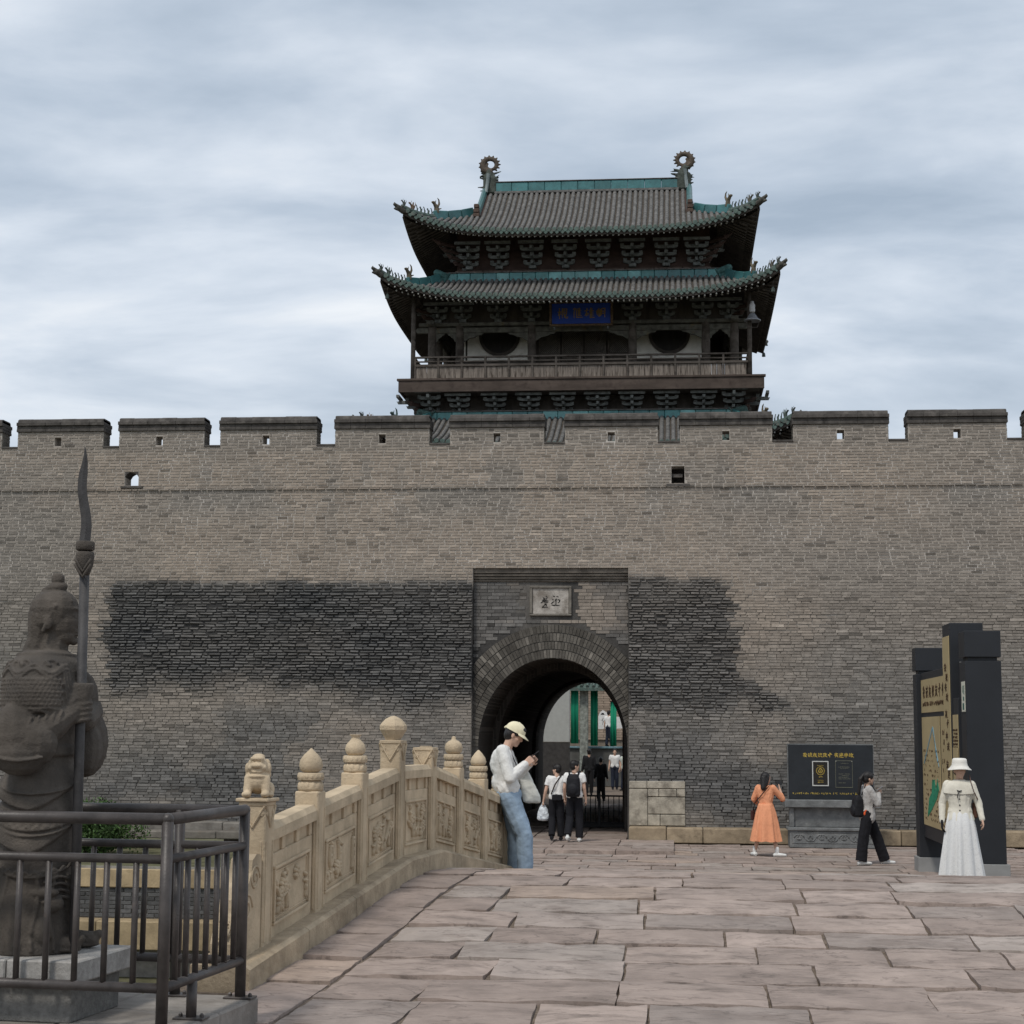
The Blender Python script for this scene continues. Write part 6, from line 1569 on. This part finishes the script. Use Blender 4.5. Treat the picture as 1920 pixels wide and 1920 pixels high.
for i_, (z, rx_, ry_) in enumerate(((1.05,.122,.148),(.98,.117,.145),(.93,.136,.165),(.86,.155,.188))):
    for q in range(seg): t = 2*math.pi*q/seg; V.append((rx_*math.cos(t), ry_*math.sin(t), z-(.07*abs(math.sin(t*1.5+.8)) if i_ == 3 else 0)))
for i_ in range(3):
    for q in range(seg): F.append((i_*seg+q, i_*seg+(q+1)%seg, (i_+1)*seg+(q+1)%seg, (i_+1)*seg+q))
mb.add(V, F); mb.build('peplum', M_jk, jk, True)
for z in (1.12,1.04,.97): mb = MB(); mb.ell((.126,.0,z), (.008,.010,.010)); mb.build('button', M_sole, jk, True)
mb = MB(); mb.tube([(.14,.0,1.22),(.145,-.02,1.19),(.147,-.03,1.13)], .006, 5); mb.tube([(.136,.03,1.235),(.142,.0,1.225),(.136,-.03,1.235)], .008, 5); mb.build('bow', M_sole, jk, True)
M_lace = mat('white_lace', (.70,.70,.69), var=.12, scale=30, rough=.9, bump=.3, bscale=60, spec=.1, stain=((.58,.585,.59), 30, .54, .66))
skirt(j, k, [(0,0,1.02,.12,.145),(0,0,.97,.145,.17),(0,0,.80,.185,.21),(0,0,.55,.21,.245),(0,0,.30,.23,.28),(0,0,.085,.245,.305)], 10, .10, 120).build('lace_skirt', M_lace, p, True)
mb = MB(); mb.ell(hm @ Vector((-.02,0,.035)), (.092,.082,.085), hm.to_3x3(), 14, 9); mb.ell(hm @ Vector((-.05,0,-.03)), (.055,.075,.06), hm.to_3x3()); remesh(mb, 'hair', mat('grey_brown_hair', (.07,.05,.04), var=.2), p, .009, 2)
ht = link('bucket_hat', None, p); mb = MB(); V = []; F = []; seg = 40
for i_, (r_, z) in enumerate(((.02,.160),(.085,.158),(.100,.145),(.104,.11),(.110,.070),(.135,.045),(.165,.018),(.168,.012),(.135,.036),(.108,.055))):
    for q in range(seg): t = 2*math.pi*q/seg; dz = .012*math.cos(2*t) if 4 < i_ < 9 else 0; V.append(hm @ Vector((-.005+r_*math.cos(t), r_*.95*math.sin(t), z+dz)))
for i_ in range(9):
    for q in range(seg): F.append((i_*seg+q, i_*seg+(q+1)%seg, (i_+1)*seg+(q+1)%seg, (i_+1)*seg+q))
F.append(tuple(range(seg-1,-1,-1))); mb.add(V, F); mb.build('hat_shell', cloth('white_hat', (.70,.675,.62), .2), ht, True)
mb = MB()
for q in range(5): pass
shoes(p, j, k)
gl = MB(); hand(gl, j['wrR']+Vector((0,0,.012)), j['wrR']-j['elR'], Vector((0,1,0)), 1.1, .5, 1, .0105); remesh(gl, 'glove', M_black, p, .006, 2)
bg = thing('shoulder_bag', loc, rz, 'brown strap shoulder bag behind the arm of the lady in white', 'bag'); mb = MB(); mb.bevbox(-.13,-.03,.16,.23,.86,1.08,.02); mb.build('pouch', mat('brown_leather', (.10,.045,.03), var=.25, rough=.5), bg)
mb = MB(); ribbon(mb, [(-.06,.20,1.08),(.04,.235,1.12),(.125,.19,1.22),(.12,.15,1.36),(.03,.135,1.44),(-.08,.15,1.36),(-.11,.19,1.08)], .013, .006, (0,1,0)); mb.build('strap', bpy.data.materials['brown_leather'], bg, True)

# --- people beyond the gate, small in the picture
def far(loc, rz, label, k, top, legs_, jj=None, sleeve='short'):
    p = pers(loc, rz, label); j = jj or J(k, anR=(.1,-.09,.085), anL=(-.06,.09,.085), wrR=(.06,-.25,.88), wrL=(.02,.26,.88))
    remesh(body(j, k), 'body', M_skin, p, .014, 1); remesh(shirt(j, k, sleeve, .98, 1.1, 1.05), 'shirt', top, p, .018, 2); remesh(trousers(j, k, 1.15), 'trousers', legs_, p, .018, 2)
    remesh(hair_short(j, k, headm(j)), 'hair', M_hair, p, .016, 1); shoes(p, j, k, m1=M_black)
M_navy = cloth('navy_cloth', (.022,.026,.04)); M_dk = cloth('charcoal_cloth', (.022,.022,.024))
far((-2.68,75.5,.0), R(-85), 'distant man in a white shirt and navy trousers walking towards the gate', 1.03, M_white, M_navy)
far((-2.18,74.0,.0), R(-120), 'distant person in a pale shirt at the right edge of the gate opening', 1.0, cloth('pale_green_cloth', (.50,.53,.47)), M_navy)
far((-3.45,68.5,.0), R(95), 'tall person all in black seen through the gate', 1.06, M_dk, M_dk, None, 'long')
far((-2.72,62.5,.0), R(80), 'shorter person all in black by the iron fence in the gate', .92, M_dk, M_dk, None, 'long')
far((-3.22,82.6,1.8), R(60), 'distant person in a white shirt on the raised terrace behind the banners', 1.0, M_white, M_navy)

# ------------------------------------------------------------------ black stele on its stone table
random.seed(3)
M_stele = mat('black_granite_polish', (.016,.019,.023), var=.25, scale=3, rough=.32, bump=.03, spec=.45)
M_gold = mat('gold_paint', (.62,.45,.10), var=.2, scale=40, rough=.45, bump=0, metal=.35)
M_gold2 = mat('faint_gold_paint', (.24,.24,.17), var=.3, scale=40, rough=.6, bump=0)
M_table = mat('carved_blue_stone', (.155,.160,.160), var=.3, scale=5, rough=.85, bump=.5, bscale=30, spec=.15, stain=((.26,.26,.25), 4, .56, .78))
st = thing('black_stele', (3.365, 38.3, 0), R(0), 'black stone stele with gold lettering standing on a carved table before the wall', 'monument')
mb = MB(); mb.bevbox(-.915,.915,-.02,.16,1.03,2.215,.006); mb.build('stele_slab', M_stele, st)
mb = MB()
for x0,x1,z0,z1 in ((-.935,.935,2.216,2.235),(-.935,-.918,1.03,2.215),(.918,.935,1.03,2.215)): mb.box(x0,x1,.0,.15,z0,z1)
mb.build('slab_edge', M_table, st)
# brush-written title, ten characters, and the rows below
T10 = [[[(.1,.75),(.5,.95),(.95,.62)],[(.5,.95),(.25,.45)],[(.1,.42),(.9,.46)],[(.55,.6),(.3,.05)],[(.45,.4),(.85,.05)],[(.2,.2),(.6,.12)]],
 [[(.1,.8),(.3,.7)],[(.05,.45),(.35,.5),(.15,.1)],[(.45,.75),(.95,.8)],[(.7,.98),(.6,.45)],[(.45,.5),(.95,.52)],[(.65,.45),(.4,.05)],[(.6,.4),(1,.05)]],
 [[(.1,.75),(.25,.65)],[(.4,.95),(.5,.82)],[(.3,.75),(.9,.72)],[(.35,.75),(.05,.1)],[(.5,.6),(.4,.3),(.8,.35)],[(.7,.55),(.45,.05)],[(.5,.3),(1,.0)]],
 [[(.15,.9),(.25,.3)],[(.1,.35),(.35,.75),(.2,.1)],[(.55,.9),(.5,.5),(.85,.55)],[(.85,.85),(.6,.3),(.35,.05)],[(.5,.5),(1,.02)]],
 [[(.1,.85),(.22,.75)],[(.05,.55),(.18,.5)],[(.1,.1),(.3,.4)],[(.5,.95),(.6,.85)],[(.35,.78),(.95,.76)],[(.45,.55),(.85,.55)],[(.7,.5),(.35,.1)],[(.5,.4),(1,.05)],[(.4,.2),(.7,.2)]],
 [[(.5,1),(.45,.0)],[(.1,.6),(.95,.65)],[(.5,.62),(.15,.35)],[(.75,.9),(.6,.78)]],
 [[(.2,.8),(.9,.82)],[(.5,.98),(.2,.45)],[(.1,.45),(.95,.5)],[(.55,.7),(.3,.05)],[(.5,.42),(.95,.05)],[(.2,.6),(.35,.55)]],
 [[(.1,.8),(.25,.7)],[(.4,.85),(.9,.85)],[(.65,.98),(.6,.3)],[(.4,.6),(.9,.62)],[(.35,.4),(.95,.42)],[(.25,.5),(.1,.1),(1,.0)]],
 [[(.5,1),(.5,.8)],[(.1,.75),(.9,.78)],[(.2,.6),(.35,.5)],[(.8,.65),(.65,.5)],[(.05,.35),(.98,.4)],[(.5,.7),(.48,.0)],[(.3,.45),(.7,.48)]],
 [[(.2,.9),(.2,.3)],[(.05,.6),(.4,.65)],[(.05,.25),(.4,.35)],[(.6,.95),(.5,.6)],[(.5,.7),(.95,.72)],[(.8,.65),(.5,.05)],[(.6,.5),(1,.02)]]]
xs_ = [-.60+.108*q for q in range(6)]+[.075+.108*q for q in range(4)]
mb = MB()
for x, G in zip(xs_, T10): strokes(mb, G, x, 1.945, .095, .0125, -.026, -.0205)
mb.build('title_lettering', M_gold, st)
def scribble(mb, x0, x1, z, h, y0, y1, gapp=.35, dens=1.0, th=.005, rs=random):
    """a line of script too small to read: short ticks"""
    x = x0
    while x < x1:
        w_ = h*rs.uniform(.5,.9)
        if rs.random() > gapp*.35:
            for q in range(max(1, int(2*dens))):
                a = (x+w_*rs.random(), z+h*rs.random()); b = (x+w_*rs.random(), z+h*rs.random())
                d_ = Vector((b[0]-a[0], 0, b[1]-a[1]))
                if d_.length < h*.25: continue
                n_ = Vector((-d_.z, 0, d_.x)).normalized()*th/2
                mb.prism([(a[0]+n_.x,a[1]+n_.z),(b[0]+n_.x,b[1]+n_.z),(b[0]-n_.x,b[1]-n_.z),(a[0]-n_.x,a[1]-n_.z)], y0, y1)
        x += w_*1.15
mb = MB()
for x0, x1 in ((-.83,-.70),(-.66,-.50),(-.46,-.27),(-.22,-.01),(.04,.14),(.19,.42),(.47,.58)): scribble(mb, x0, x1, 1.135, .05, -.0235, -.0205, 0, 2, .007)
tag(mb.build('english_line', M_gold, st), kind='stuff')
tp1 = link('framed_tablet', None, st, (-.225,-.022,1.59))
mb = MB(); mb.bevbox(-.155,.155,-.012,-.001,-.25,.25,.003); mb.build('tablet', mat('tablet_dark', (.022,.020,.018), var=.1, rough=.4), tp1)
M_fr = mat('white_frame', (.50,.50,.48), var=.1, rough=.5)
for x0,x1,z0,z1 in ((-.178,.178,.25,.272),(-.178,.178,-.272,-.25),(-.178,-.156,-.25,.25),(.156,.178,-.25,.25)): mb = MB(); mb.bevbox(x0,x1,-.022,-.0,z0,z1,.003); mb.build('frame_bar', M_fr, tp1)
def loop(mb, pts, wd, y0, y1):
    n_ = len(pts)
    for q in range(n_): strokes(mb, [[pts[q], pts[(q+1) % n_]]], 0, 0, 1, wd, y0, y1)
mb = MB(); c0 = .06
loop(mb, [(.085*math.cos(2*math.pi*q/28)*(1+.0*q), c0+.085*math.sin(2*math.pi*q/28)+(.012 if q == 7 else 0)) for q in range(28)], .015, -.016, -.0125)
loop(mb, [(0,c0+.062),(.052,c0),(.03,c0-.035),(0,c0-.048),(-.03,c0-.035),(-.045,c0),(-.03,c0+.02)], .012, -.016, -.0125)
loop(mb, [(.02*math.cos(q), c0-.005+.02*math.sin(q)) for q in np.linspace(0, 5.2, 7)], .010, -.016, -.0125)
mb.build('emblem', M_gold, tp1)
mb = MB(); scribble(mb, -.07,.07,.165,.016,-.015,-.0125,0,2,.004); scribble(mb, -.04,.04,-.085,.04,-.015,-.0125,0,2,.005); scribble(mb, -.07,.07,-.15,.012,-.015,-.0125,0,2,.003); scribble(mb, -.06,.06,-.20,.026,-.015,-.0125,0,3,.006); tag(mb.build('small_lettering', M_gold, tp1), kind='stuff')
tp2 = link('engraved_tablet', None, st, (.285,-.022,1.585)); mb = MB(); mb.bevbox(-.18,.18,-.008,-.001,-.285,.285,.003); mb.build('tablet', M_stele, tp2)
mb = MB()
for x0,x1,z0,z1 in ((-.182,.182,.284,.290),(-.182,.182,-.292,-.285),(-.183,-.179,-.285,.285),(.179,.183,-.285,.285)): mb.box(x0,x1,-.011,-.002,z0,z1)
mb.build('tablet_edge', M_gold2, tp2)
mb = MB()
for z, a, b in ((.22,-.07,.09),(.14,-.12,.11),(.11,-.08,.08),(-.01,-.12,.12),(-.045,-.06,.10),(-.08,-.12,.08),(-.115,-.12,.14),(-.20,-.13,.03)): scribble(mb, a, b, z, .02, -.0115, -.0085, .2, 2, .003)
tag(mb.build('engraved_lines', M_gold2, tp2), kind='stuff')
for x in (-.17,.17): mb = MB(); mb.lathe([(.008,0),(.008,.01),(.003,.014)], 8); mb.build('stud', M_fr, tp2, loc=(x,-.009,.275), rot=(R(90),0,0))
tbl = thing('stone_table', (3.365, 38.3, 0), 0, 'carved blue-grey stone table carrying the black stele', 'pedestal')
mb = MB(); mb.bevbox(-1.02,1.02,-.34,.42,.865,1.027,.012); mb.build('table_top', M_table, tbl)
mb = MB(); mb.bevbox(-.90,.90,-.16,.30,.44,.862,.01); mb.build('waist', M_table, tbl)
for x in (-.87,.87): mb = MB(); mb.bevbox(x-.05,x+.05,-.24,-.165,.44,.862,.01); mb.build('pilaster', M_table, tbl)
mb = MB(); mb.bevbox(-.97,.97,-.30,.38,.36,.437,.02); mb.build('moulding', M_table, tbl)
mb = MB(); mb.bevbox(-.92,.92,-.26,.36,.0,.357,.01); mb.build('foot', M_table, tbl)
mb = MB()
for q in range(7):
    cx_ = -.72+.24*q
    for s_ in (-1,1): mb.tube([Vector((cx_+s_*(.02+.085*(1-t/16)*math.cos(t*.55)), -.262, .215+.085*(1-t/16)*math.sin(t*.55)*(-1)**q)) for t in range(15)], [(.014,.013)]*15, 6, up=(0,1,0))
tag(mb.build('scroll_relief', M_table, tbl, True), kind='stuff')
mb = MB()
for x0,x1,z0,z1 in ((-.88,.88,.325,.335),(-.88,.88,.10,.11),(-.88,-.87,.11,.325),(.87,.88,.11,.325)): mb.bevbox(x0,x1,-.272,-.258,z0,z1,.003)
mb.build('relief_border', M_table, tbl)

# ------------------------------------------------------------------ information pylon on the right (runs along y, faces -x)
sgn = thing('information_pylon', (4.62, 27.0, 0), R(0), 'tall dark visitor information pylon with gold panels and grey feet', 'sign board')
sgn.rotation_euler = (0, 0, R(0))
M_blk = mat('dark_powder_coat', (.017,.019,.023), var=.15, scale=2, rough=.5, bump=.05, spec=.35)
M_gp = mat('brass_panel', (.47,.375,.205), var=.10, scale=1.5, rough=.42, bump=.03, spec=.35, metal=.25)
M_foot = mat('grey_foot', (.25,.25,.245), var=.12, scale=3, rough=.6, bump=.1)
M_prn = mat('brown_print', (.075,.045,.025), var=.2, rough=.7, bump=0); M_grn = mat('green_print', (.02,.22,.12), var=.25, scale=8, rough=.6, bump=0); M_blu = mat('blue_print', (.16,.30,.38), var=.2, rough=.6, bump=0)
g0 = .25; LEN = 5.0
for nm, y0, y1, w_, zt, capz in (('near_column',-.30,.24,.27,4.03,.40),('far_column',LEN-.05,LEN+.40,.24,4.03,.42)):
    c = link('column', None, sgn); zb = g0 if nm == 'near_column' else -.02
    mb = MB(); xo = .05 if nm == 'near_column' else 0; mb.bevbox(-w_-.04+xo,w_+.04+xo,y0-.05,y1+.05,zb,zb+.27,.006); mb.build('column_foot', M_foot, c)
    mb = MB(); mb.bevbox(-w_+xo,w_+xo,y0,y1,zb+.272,zt-capz-.06,.006); mb.build('shaft', M_blk, c)
    mb = MB(); mb.box(-w_+.05+xo,w_-.05+xo,y0+.05,y1-.05,zt-capz-.06,zt-capz); mb.build('neck', M_blk, c)
    mb = MB(); mb.bevbox(-w_-.005+xo,w_+.0+xo,y0-.01,y1+.01,zt-capz,zt,.006); mb.build('cap_block', M_blk, c)
YM0, YM1 = .78, 1.54
c = link('column', None, sgn); mb = MB(); mb.bevbox(-.27,.25,YM0,YM1,g0+.02,4.22,.006); mb.build('shaft', M_blk, c)
mb = MB(); mb.bevbox(-.285,-.272,YM0+.06,YM1-.06,.75,4.02,.003); mb.build('brass_strip', M_gp, c)
bd = link('board', None, sgn)
mb = MB(); mb.bevbox(-.25,.14,.242,YM0-.002,.62,3.02,.006); mb.build('near_panel', M_blk, bd)
mb = MB(); mb.bevbox(-.16,.14,YM1+.002,LEN-.052,.62,3.56,.006); mb.build('far_panel', M_blk, bd)
def panel(y0, y1, z0, z1, x=-.172): mb = MB(); mb.bevbox(x,x+.011,y0,y1,z0,z1,.002); return mb.build('brass_panel', M_gp, bd)
panel(YM1+.10, LEN-.16, 2.84, 3.43); panel(2.75, LEN-.16, .85, 2.76); panel(YM1+.10, 2.62, .85, 2.76); panel(.27, .75, .95, 2.76, -.262)
mb = MB(); V = []; F = []
for q in range(13):
    t = R(90*q/12); y = .26+1.72*(1-math.cos(t)); 
mb.prism([(YM0-.01-.53*math.sin(R(7.5*q)), 3.02+.55*(math.cos(R(7.5*q)))) for q in range(13)]+[(YM0-.01,3.02)], -.12, .12, axis='x'); mb.build('curved_fin', M_blk, bd)
mb = MB()
for q in range(12):
    a0, a1 = R(7.5*q), R(7.5*(q+1)); P = lambda a, e: (YM0-.01-(.53+e*.2)*math.sin(a), 3.02+(.55+e)*math.cos(a))
    mb.prism([P(a0,0.002),P(a1,0.002),P(a1,.03),P(a0,.03)], -.13, .13, axis='x')
mb.build('fin_edge', M_fr, bd)
# print on the panels; x plane faces -x: reuse strokes by rotating (local x -> -y)
def onface(mb, name, mt, x=-.172, kind='stuff'):
    mb.v = [(x+v[1], -v[0], v[2]) for v in mb.v]; o = mb.build(name, mt, bd)
    if kind: o['kind'] = kind
mb = MB()
for q in range(8):
    yc = LEN-.40-q*.37; gl = T10[q]; strokes(mb, gl, -yc, 3.10, .21, .032, -.006, .0, 1.2)
scribble(mb, -(LEN-.36), -(YM1+.2), 2.95, .085, -.006, .0, .2, 2, .016); onface(mb, 'heading_print', M_prn)
mb = MB(); rs = random.Random(4)
for z in np.arange(.95, 2.2, .085): scribble(mb, -(LEN-.3), -2.9, z, .05, -.006, .0, 2.2, 1.5, .010, rs)
for z in np.arange(1.0, 2.6, .16): scribble(mb, -2.5, -(YM1+.2), z, .10, -.006, .0, 1.8, 2, .014, rs)
onface(mb, 'small_print', M_prn)
mb = MB()
for z in np.arange(1.9, 2.55, .055): scribble(mb, -.72, -.3, z, .035, -.006, .0, .4, 2, .008, rs)
onface(mb, 'notice_print', M_prn, -.262)
mb = MB(); strokes(mb, [[(0,0),(.62,.62),(1.0,-.04)],[(.66,.60),(.90,.05)]], -(LEN-.40), 1.95, 1.0, .035, -.006, .0, 1.7); onface(mb, 'map_route', M_blu, kind=None)
mb = MB(); mb.prism([(-4.35,1.0),(-3.9,1.12),(-3.2,1.36),(-2.95,1.52),(-3.1,1.70),(-3.3,1.50),(-3.45,1.68),(-3.7,1.66),(-3.8,1.44),(-4.1,1.34)], -.006, .0); onface(mb, 'green_map_area', M_grn, kind=None)
mb = MB()
for q, z in enumerate((3.60,3.44,3.28,3.12,2.86,2.70,2.5,2.34,2.05,1.9,1.7,1.5,1.3)): strokes(mb, T10[(q*3) % 10], -(YM1-.22-.12*(q % 2)), z-.14, .13, .018, -.006, .0, 1.7)
onface(mb, 'strip_print', M_prn, -.286)
pst = thing('notice_plate', (4.62-.222, 27.0, 0), 0, 'small white notice with green and dark print fixed on the near pylon column', 'notice')
mb = MB(); mb.bevbox(-.008,-.001,-.27,.05,2.80,3.26,.002); mb.build('plate', mat('notice_white', (.58,.57,.48), var=.1, rough=.5), pst)
mb = MB()
for q in range(3): mb.box(-.010,-.0085,-.22+.07*q,-.19+.07*q,3.05+.02*q,3.20)
mb.box(-.010,-.0085,-.2,-.1,2.97,3.03); mb.box(-.010,-.0085,-.18,-.05,2.83,2.93); mb.build('print', mat('dark_green_print', (.03,.10,.08), var=.2, rough=.6), pst)
pst2 = thing('notice_plate', (4.62-.268, 27.0, 0), 0, 'brass notice plate beside the head of the lady in white', 'notice'); mb = MB(); mb.bevbox(-.012,-.002,.26,.70,1.72,2.25,.002); mb.build('plate', M_gp, pst2)
mb = MB(); mb.v = []; scribble(mb, -.66, -.3, 1.85, .18, -.004, .0, .2, 3, .012); mb.v = [(-.013+v[1], -v[0], v[2]) for v in mb.v]; tag(mb.build('print', M_prn, pst2), kind='stuff')

# ------------------------------------------------------------------ inside the gate and the court beyond
fen = thing('iron_fence', (-2.0, 44.6, .03), 0, 'low black iron fence standing inside the gate tunnel', 'fence'); M_iron = mat('black_iron', (.012,.012,.013), var=.2, rough=.5, bump=.1)
for x0, x1 in ((-.78,-.02),(.06,.86)):
    for z in (.12,.80): mb = MB(); mb.tube([(x0,0,z),(x1,0,z)], .022, 8); mb.build('rail', M_iron, fen)
    for q in range(6): mb = MB(); mb.tube([(x0+.06+q*(x1-x0-.12)/5,0,.12),(x0+.06+q*(x1-x0-.12)/5,0,.80)], .012, 6); mb.build('bar', M_iron, fen)
for x in (-.80,.02,.88): mb = MB(); mb.bevbox(x-.035,x+.035,-.035,.035,0,.86,.006); mb.bevbox(x-.06,x+.06,-.12,.12,0,.03,.006); mb.build('post', M_iron, fen)
mb = MB(); mb.bevbox(-.76,.84,-.02,.02,.0,.10,.004); mb.build('skirting', M_iron, fen)
crt = thing('court_wall', (-3, 86, 0), 0, 'tan brick wall at the back of the court seen through the gate', 'wall')
M_cb = mat('court_brick', src='obj', var=.3, scale=2, rough=.95, bump=.4)
mb = MB(); mb.box(-9,9,.1,1.0,0,11.0); mb.build('wall_core', mat('court_mortar', (.20,.165,.13), var=.2), crt)
q_ = MB(); q_.box(.01,.59,.0,.12,.008,.112); bme = q_.mesh('brick', M_cb)
for r_ in range(30):
    for c in range(9):
        t = random.uniform(.8,1.15); link('brick', bme, crt, (-1.9+.6*c+(.3 if r_ % 2 else 0)-.8, 0, 2.1+.12*r_), color=(.31*t,.24*t,.185*t))
ter = thing('court_terrace', (-3, 80, 0), 0, 'grey retaining terrace below the green banners in the court', 'terrace')
mb = MB(); mb.bevbox(-9,9,0,6,-.02,1.72,.02); mb.build('terrace_body', mat('terrace_grey', (.10,.10,.095), var=.3, scale=2, rough=.9), ter)
mb = MB(); mb.bevbox(-9,9,-.12,.1,1.722,1.82,.02); mb.build('blue_edge', mat('blue_edge_paint', (.16,.26,.30), var=.3, rough=.7), ter)
M_ban = mat('green_banner_cloth', (.006,.215,.12), var=.12, scale=1.5, rough=.7, bump=.25, bscale=4, stretch=(1,1,.3))
def banner(x0, x1, y, z0, z1, lab):
    b = thing('banner', ((x0+x1)/2, y, z0), 0, lab, 'banner', 'green banners in the court'); V = []; F = []; h = (x1-x0)/2; n_ = 10
    for i_ in range(n_+1):
        x = -h+2*h*i_/n_; y_ = .03*math.sin(i_*1.3)
        V += [(x,y_,0),(x,y_,z1-z0),(x,y_+.012,z1-z0),(x,y_+.012,0)]
    for i_ in range(n_):
        for j_ in range(4): F.append((i_*4+j_, (i_+1)*4+j_, (i_+1)*4+(j_+1)%4, i_*4+(j_+1)%4))
    mb = MB(); mb.add(V, F); mb.build('cloth', M_ban, b, True); mb = MB(); mb.tube([(-h-.03,0,z1-z0+.02),(h+.03,0,z1-z0+.02)], .025, 6); mb.build('pole', M_iron, b)
banner(-4.82,-4.47,79,1.95,5.2,'leftmost long green banner hanging in the court beside the pale wall'); banner(-3.93,-3.60,79.4,1.85,4.9,'green banner hanging beside the weathered stone pillar in the court'); banner(-3.00,-2.72,79.0,1.85,3.85,'shorter rightmost green banner hanging in the court')
pil = thing('court_pillar', (-4.22, 79.2, 0), 0, 'weathered grey stone pillar between the green banners', 'pillar')
mb = MB(); mb.bevbox(-.19,.19,-.17,.17,.0,4.9,.03); mb.bevbox(-.26,.26,-.24,.24,.0,.3,.03); mb.bevbox(-.27,.27,-.25,.25,4.902,5.15,.03); mb.build('shaft', mat('pillar_stone', (.22,.235,.21), var=.5, scale=8, rough=.9, bump=.6), pil)
pw = thing('court_side_wall', (-5.4, 70, 0), 0, 'pale grey plastered wall at the left of the court', 'wall'); mb = MB(); mb.bevbox(-2.5,1.08,0,.3,2.05,6.5,.02); mb.build('plaster', mat('grey_plaster', (.42,.43,.41), var=.08, rough=.9), pw); mb = MB(); mb.bevbox(-2.5,1.08,.02,.28,-.02,2.045,.01); mb.build('dado', mat('dark_dado', (.055,.052,.05), var=.3), pw)
wb = thing('white_banner', (-3.05, 83.2, 2.62), 0, 'white cloth notice hung across the brick wall of the court', 'banner'); mb = MB(); mb.prism([(-.70,.0),(.9,.06),(.9,.55),(-.12,.62),(-.28,.80),(-.48,.92),(-.62,.80),(-.70,.62)], 0,.03); mb.build('cloth', M_white, wb); mb = MB(); mb.prism([(-.58,.70),(-.40,.70),(-.44,.78),(-.53,.78)], -.012,-.002); mb.tube([(-.45,-.006,.55),(-.52,-.006,.42),(-.45,-.006,.38),(-.5,-.006,.22)], .012, 5); mb.build('mark', M_black, wb)
ev = thing('court_eave', (-4.0, 78.6, 4.55), 0, 'green glazed eave of a court building seen at the top of the gate arch', 'roof')
for q in range(14): mb = MB(); mb.tube([(-2+.28*q,0,.0),(-2+.28*q,1.2,.55)], .07, 6); mb.build('tile_row', M_eave, ev)
mb = MB(); mb.add([(-2.2,.0,-.06),(2.2,.0,-.06),(2.2,1.3,.5),(-2.2,1.3,.5),(-2.2,.0,-.2),(2.2,0,-.2),(2.2,1.3,.3),(-2.2,1.3,.3)], [(0,1,2,3),(7,6,5,4),(0,4,5,1),(1,5,6,2),(2,6,7,3),(3,7,4,0)]); mb.build('eave_board', M_eave, ev)

# ------------------------------------------------------------------ shrub on the bank and a tree behind the wall
M_leaf = mat('shrub_leaf', src='attr', var=.25, scale=20, rough=.6, bump=0, spec=.3)
def leaves(name, parent, pts, size, cols, seed=1):
    rs = np.random.default_rng(seed); n = len(pts); P = np.asarray(pts)
    a = rs.normal(size=(n,3)); a /= np.linalg.norm(a, axis=1)[:,None]; b = np.cross(a, rs.normal(size=(n,3))); b /= np.linalg.norm(b, axis=1)[:,None]
    s_ = size*rs.uniform(.6,1.3,(n,1)); V = np.stack([P-a*s_, P+b*s_*.45, P+a*s_, P-b*s_*.45], 1).reshape(-1,3); F = np.arange(n*4).reshape(-1,4)
    me = bpy.data.meshes.new(name); me.from_pydata(V.tolist(), [], F.tolist()); me.materials.append(M_leaf); color_attr(me, np.repeat(cols, 4, axis=0)); return link(name, me, parent)
def lump(rs, n, c, r):
    d_ = rs.normal(size=(n,3)); d_ /= np.linalg.norm(d_, axis=1)[:,None]; return np.array(c)+d_*np.array(r)*rs.uniform(.55,1.05,(n,1))
rs = np.random.default_rng(2)
sh_ = thing('shrub', (-12.7, 36.6, -.25), 0, 'dark green leafy shrub on the bank behind the statue', 'shrub')
pts = np.vstack([lump(rs, 420, (rs.uniform(-1.0,.85), rs.uniform(-.45,.45), rs.uniform(.35,.85)), (.42,.4,.38)) for q in range(24)])
pts = pts[pts[:,2] > 0]; cols = np.array([.045,.085,.022])*rs.uniform(.5,1.5,(len(pts),1)); leaves('foliage', sh_, pts, .05, cols)
mb = MB()
for q in range(7): mb.tube([(rs.uniform(-.2,.2),rs.uniform(-.1,.1),0),(rs.uniform(-.7,.6),rs.uniform(-.3,.3),.7)], [.03,.012], 6)
mb.build('stems', mat('shrub_bark', (.06,.045,.03), var=.3), sh_)
tr = thing('tree', (-19.6, 62, 0), 0, 'tree crown glimpsed through the small arched opening in the parapet', 'tree'); pts = np.vstack([lump(rs, 300, (rs.uniform(-1.6,1.6), rs.uniform(-1.2,1.2), rs.uniform(8.0,11.2)), (.8,.8,.6)) for q in range(22)]); cols = np.array([.06,.095,.04])*rs.uniform(.5,1.5,(len(pts),1)); leaves('crown', tr, pts, .12, cols, 4)
mb = MB(); mb.tube([(0,0,0),(.1,0,4),(0,.1,8),(.2,.1,10.5)], [.22,.17,.11,.04], 8); mb.tube([(.05,0,6),(.9,.3,8.6)], [.08,.03], 6); mb.tube([(.05,0,6.5),(-.9,-.3,9)], [.08,.03], 6); mb.build('trunk', bpy.data.materials['shrub_bark'], tr)
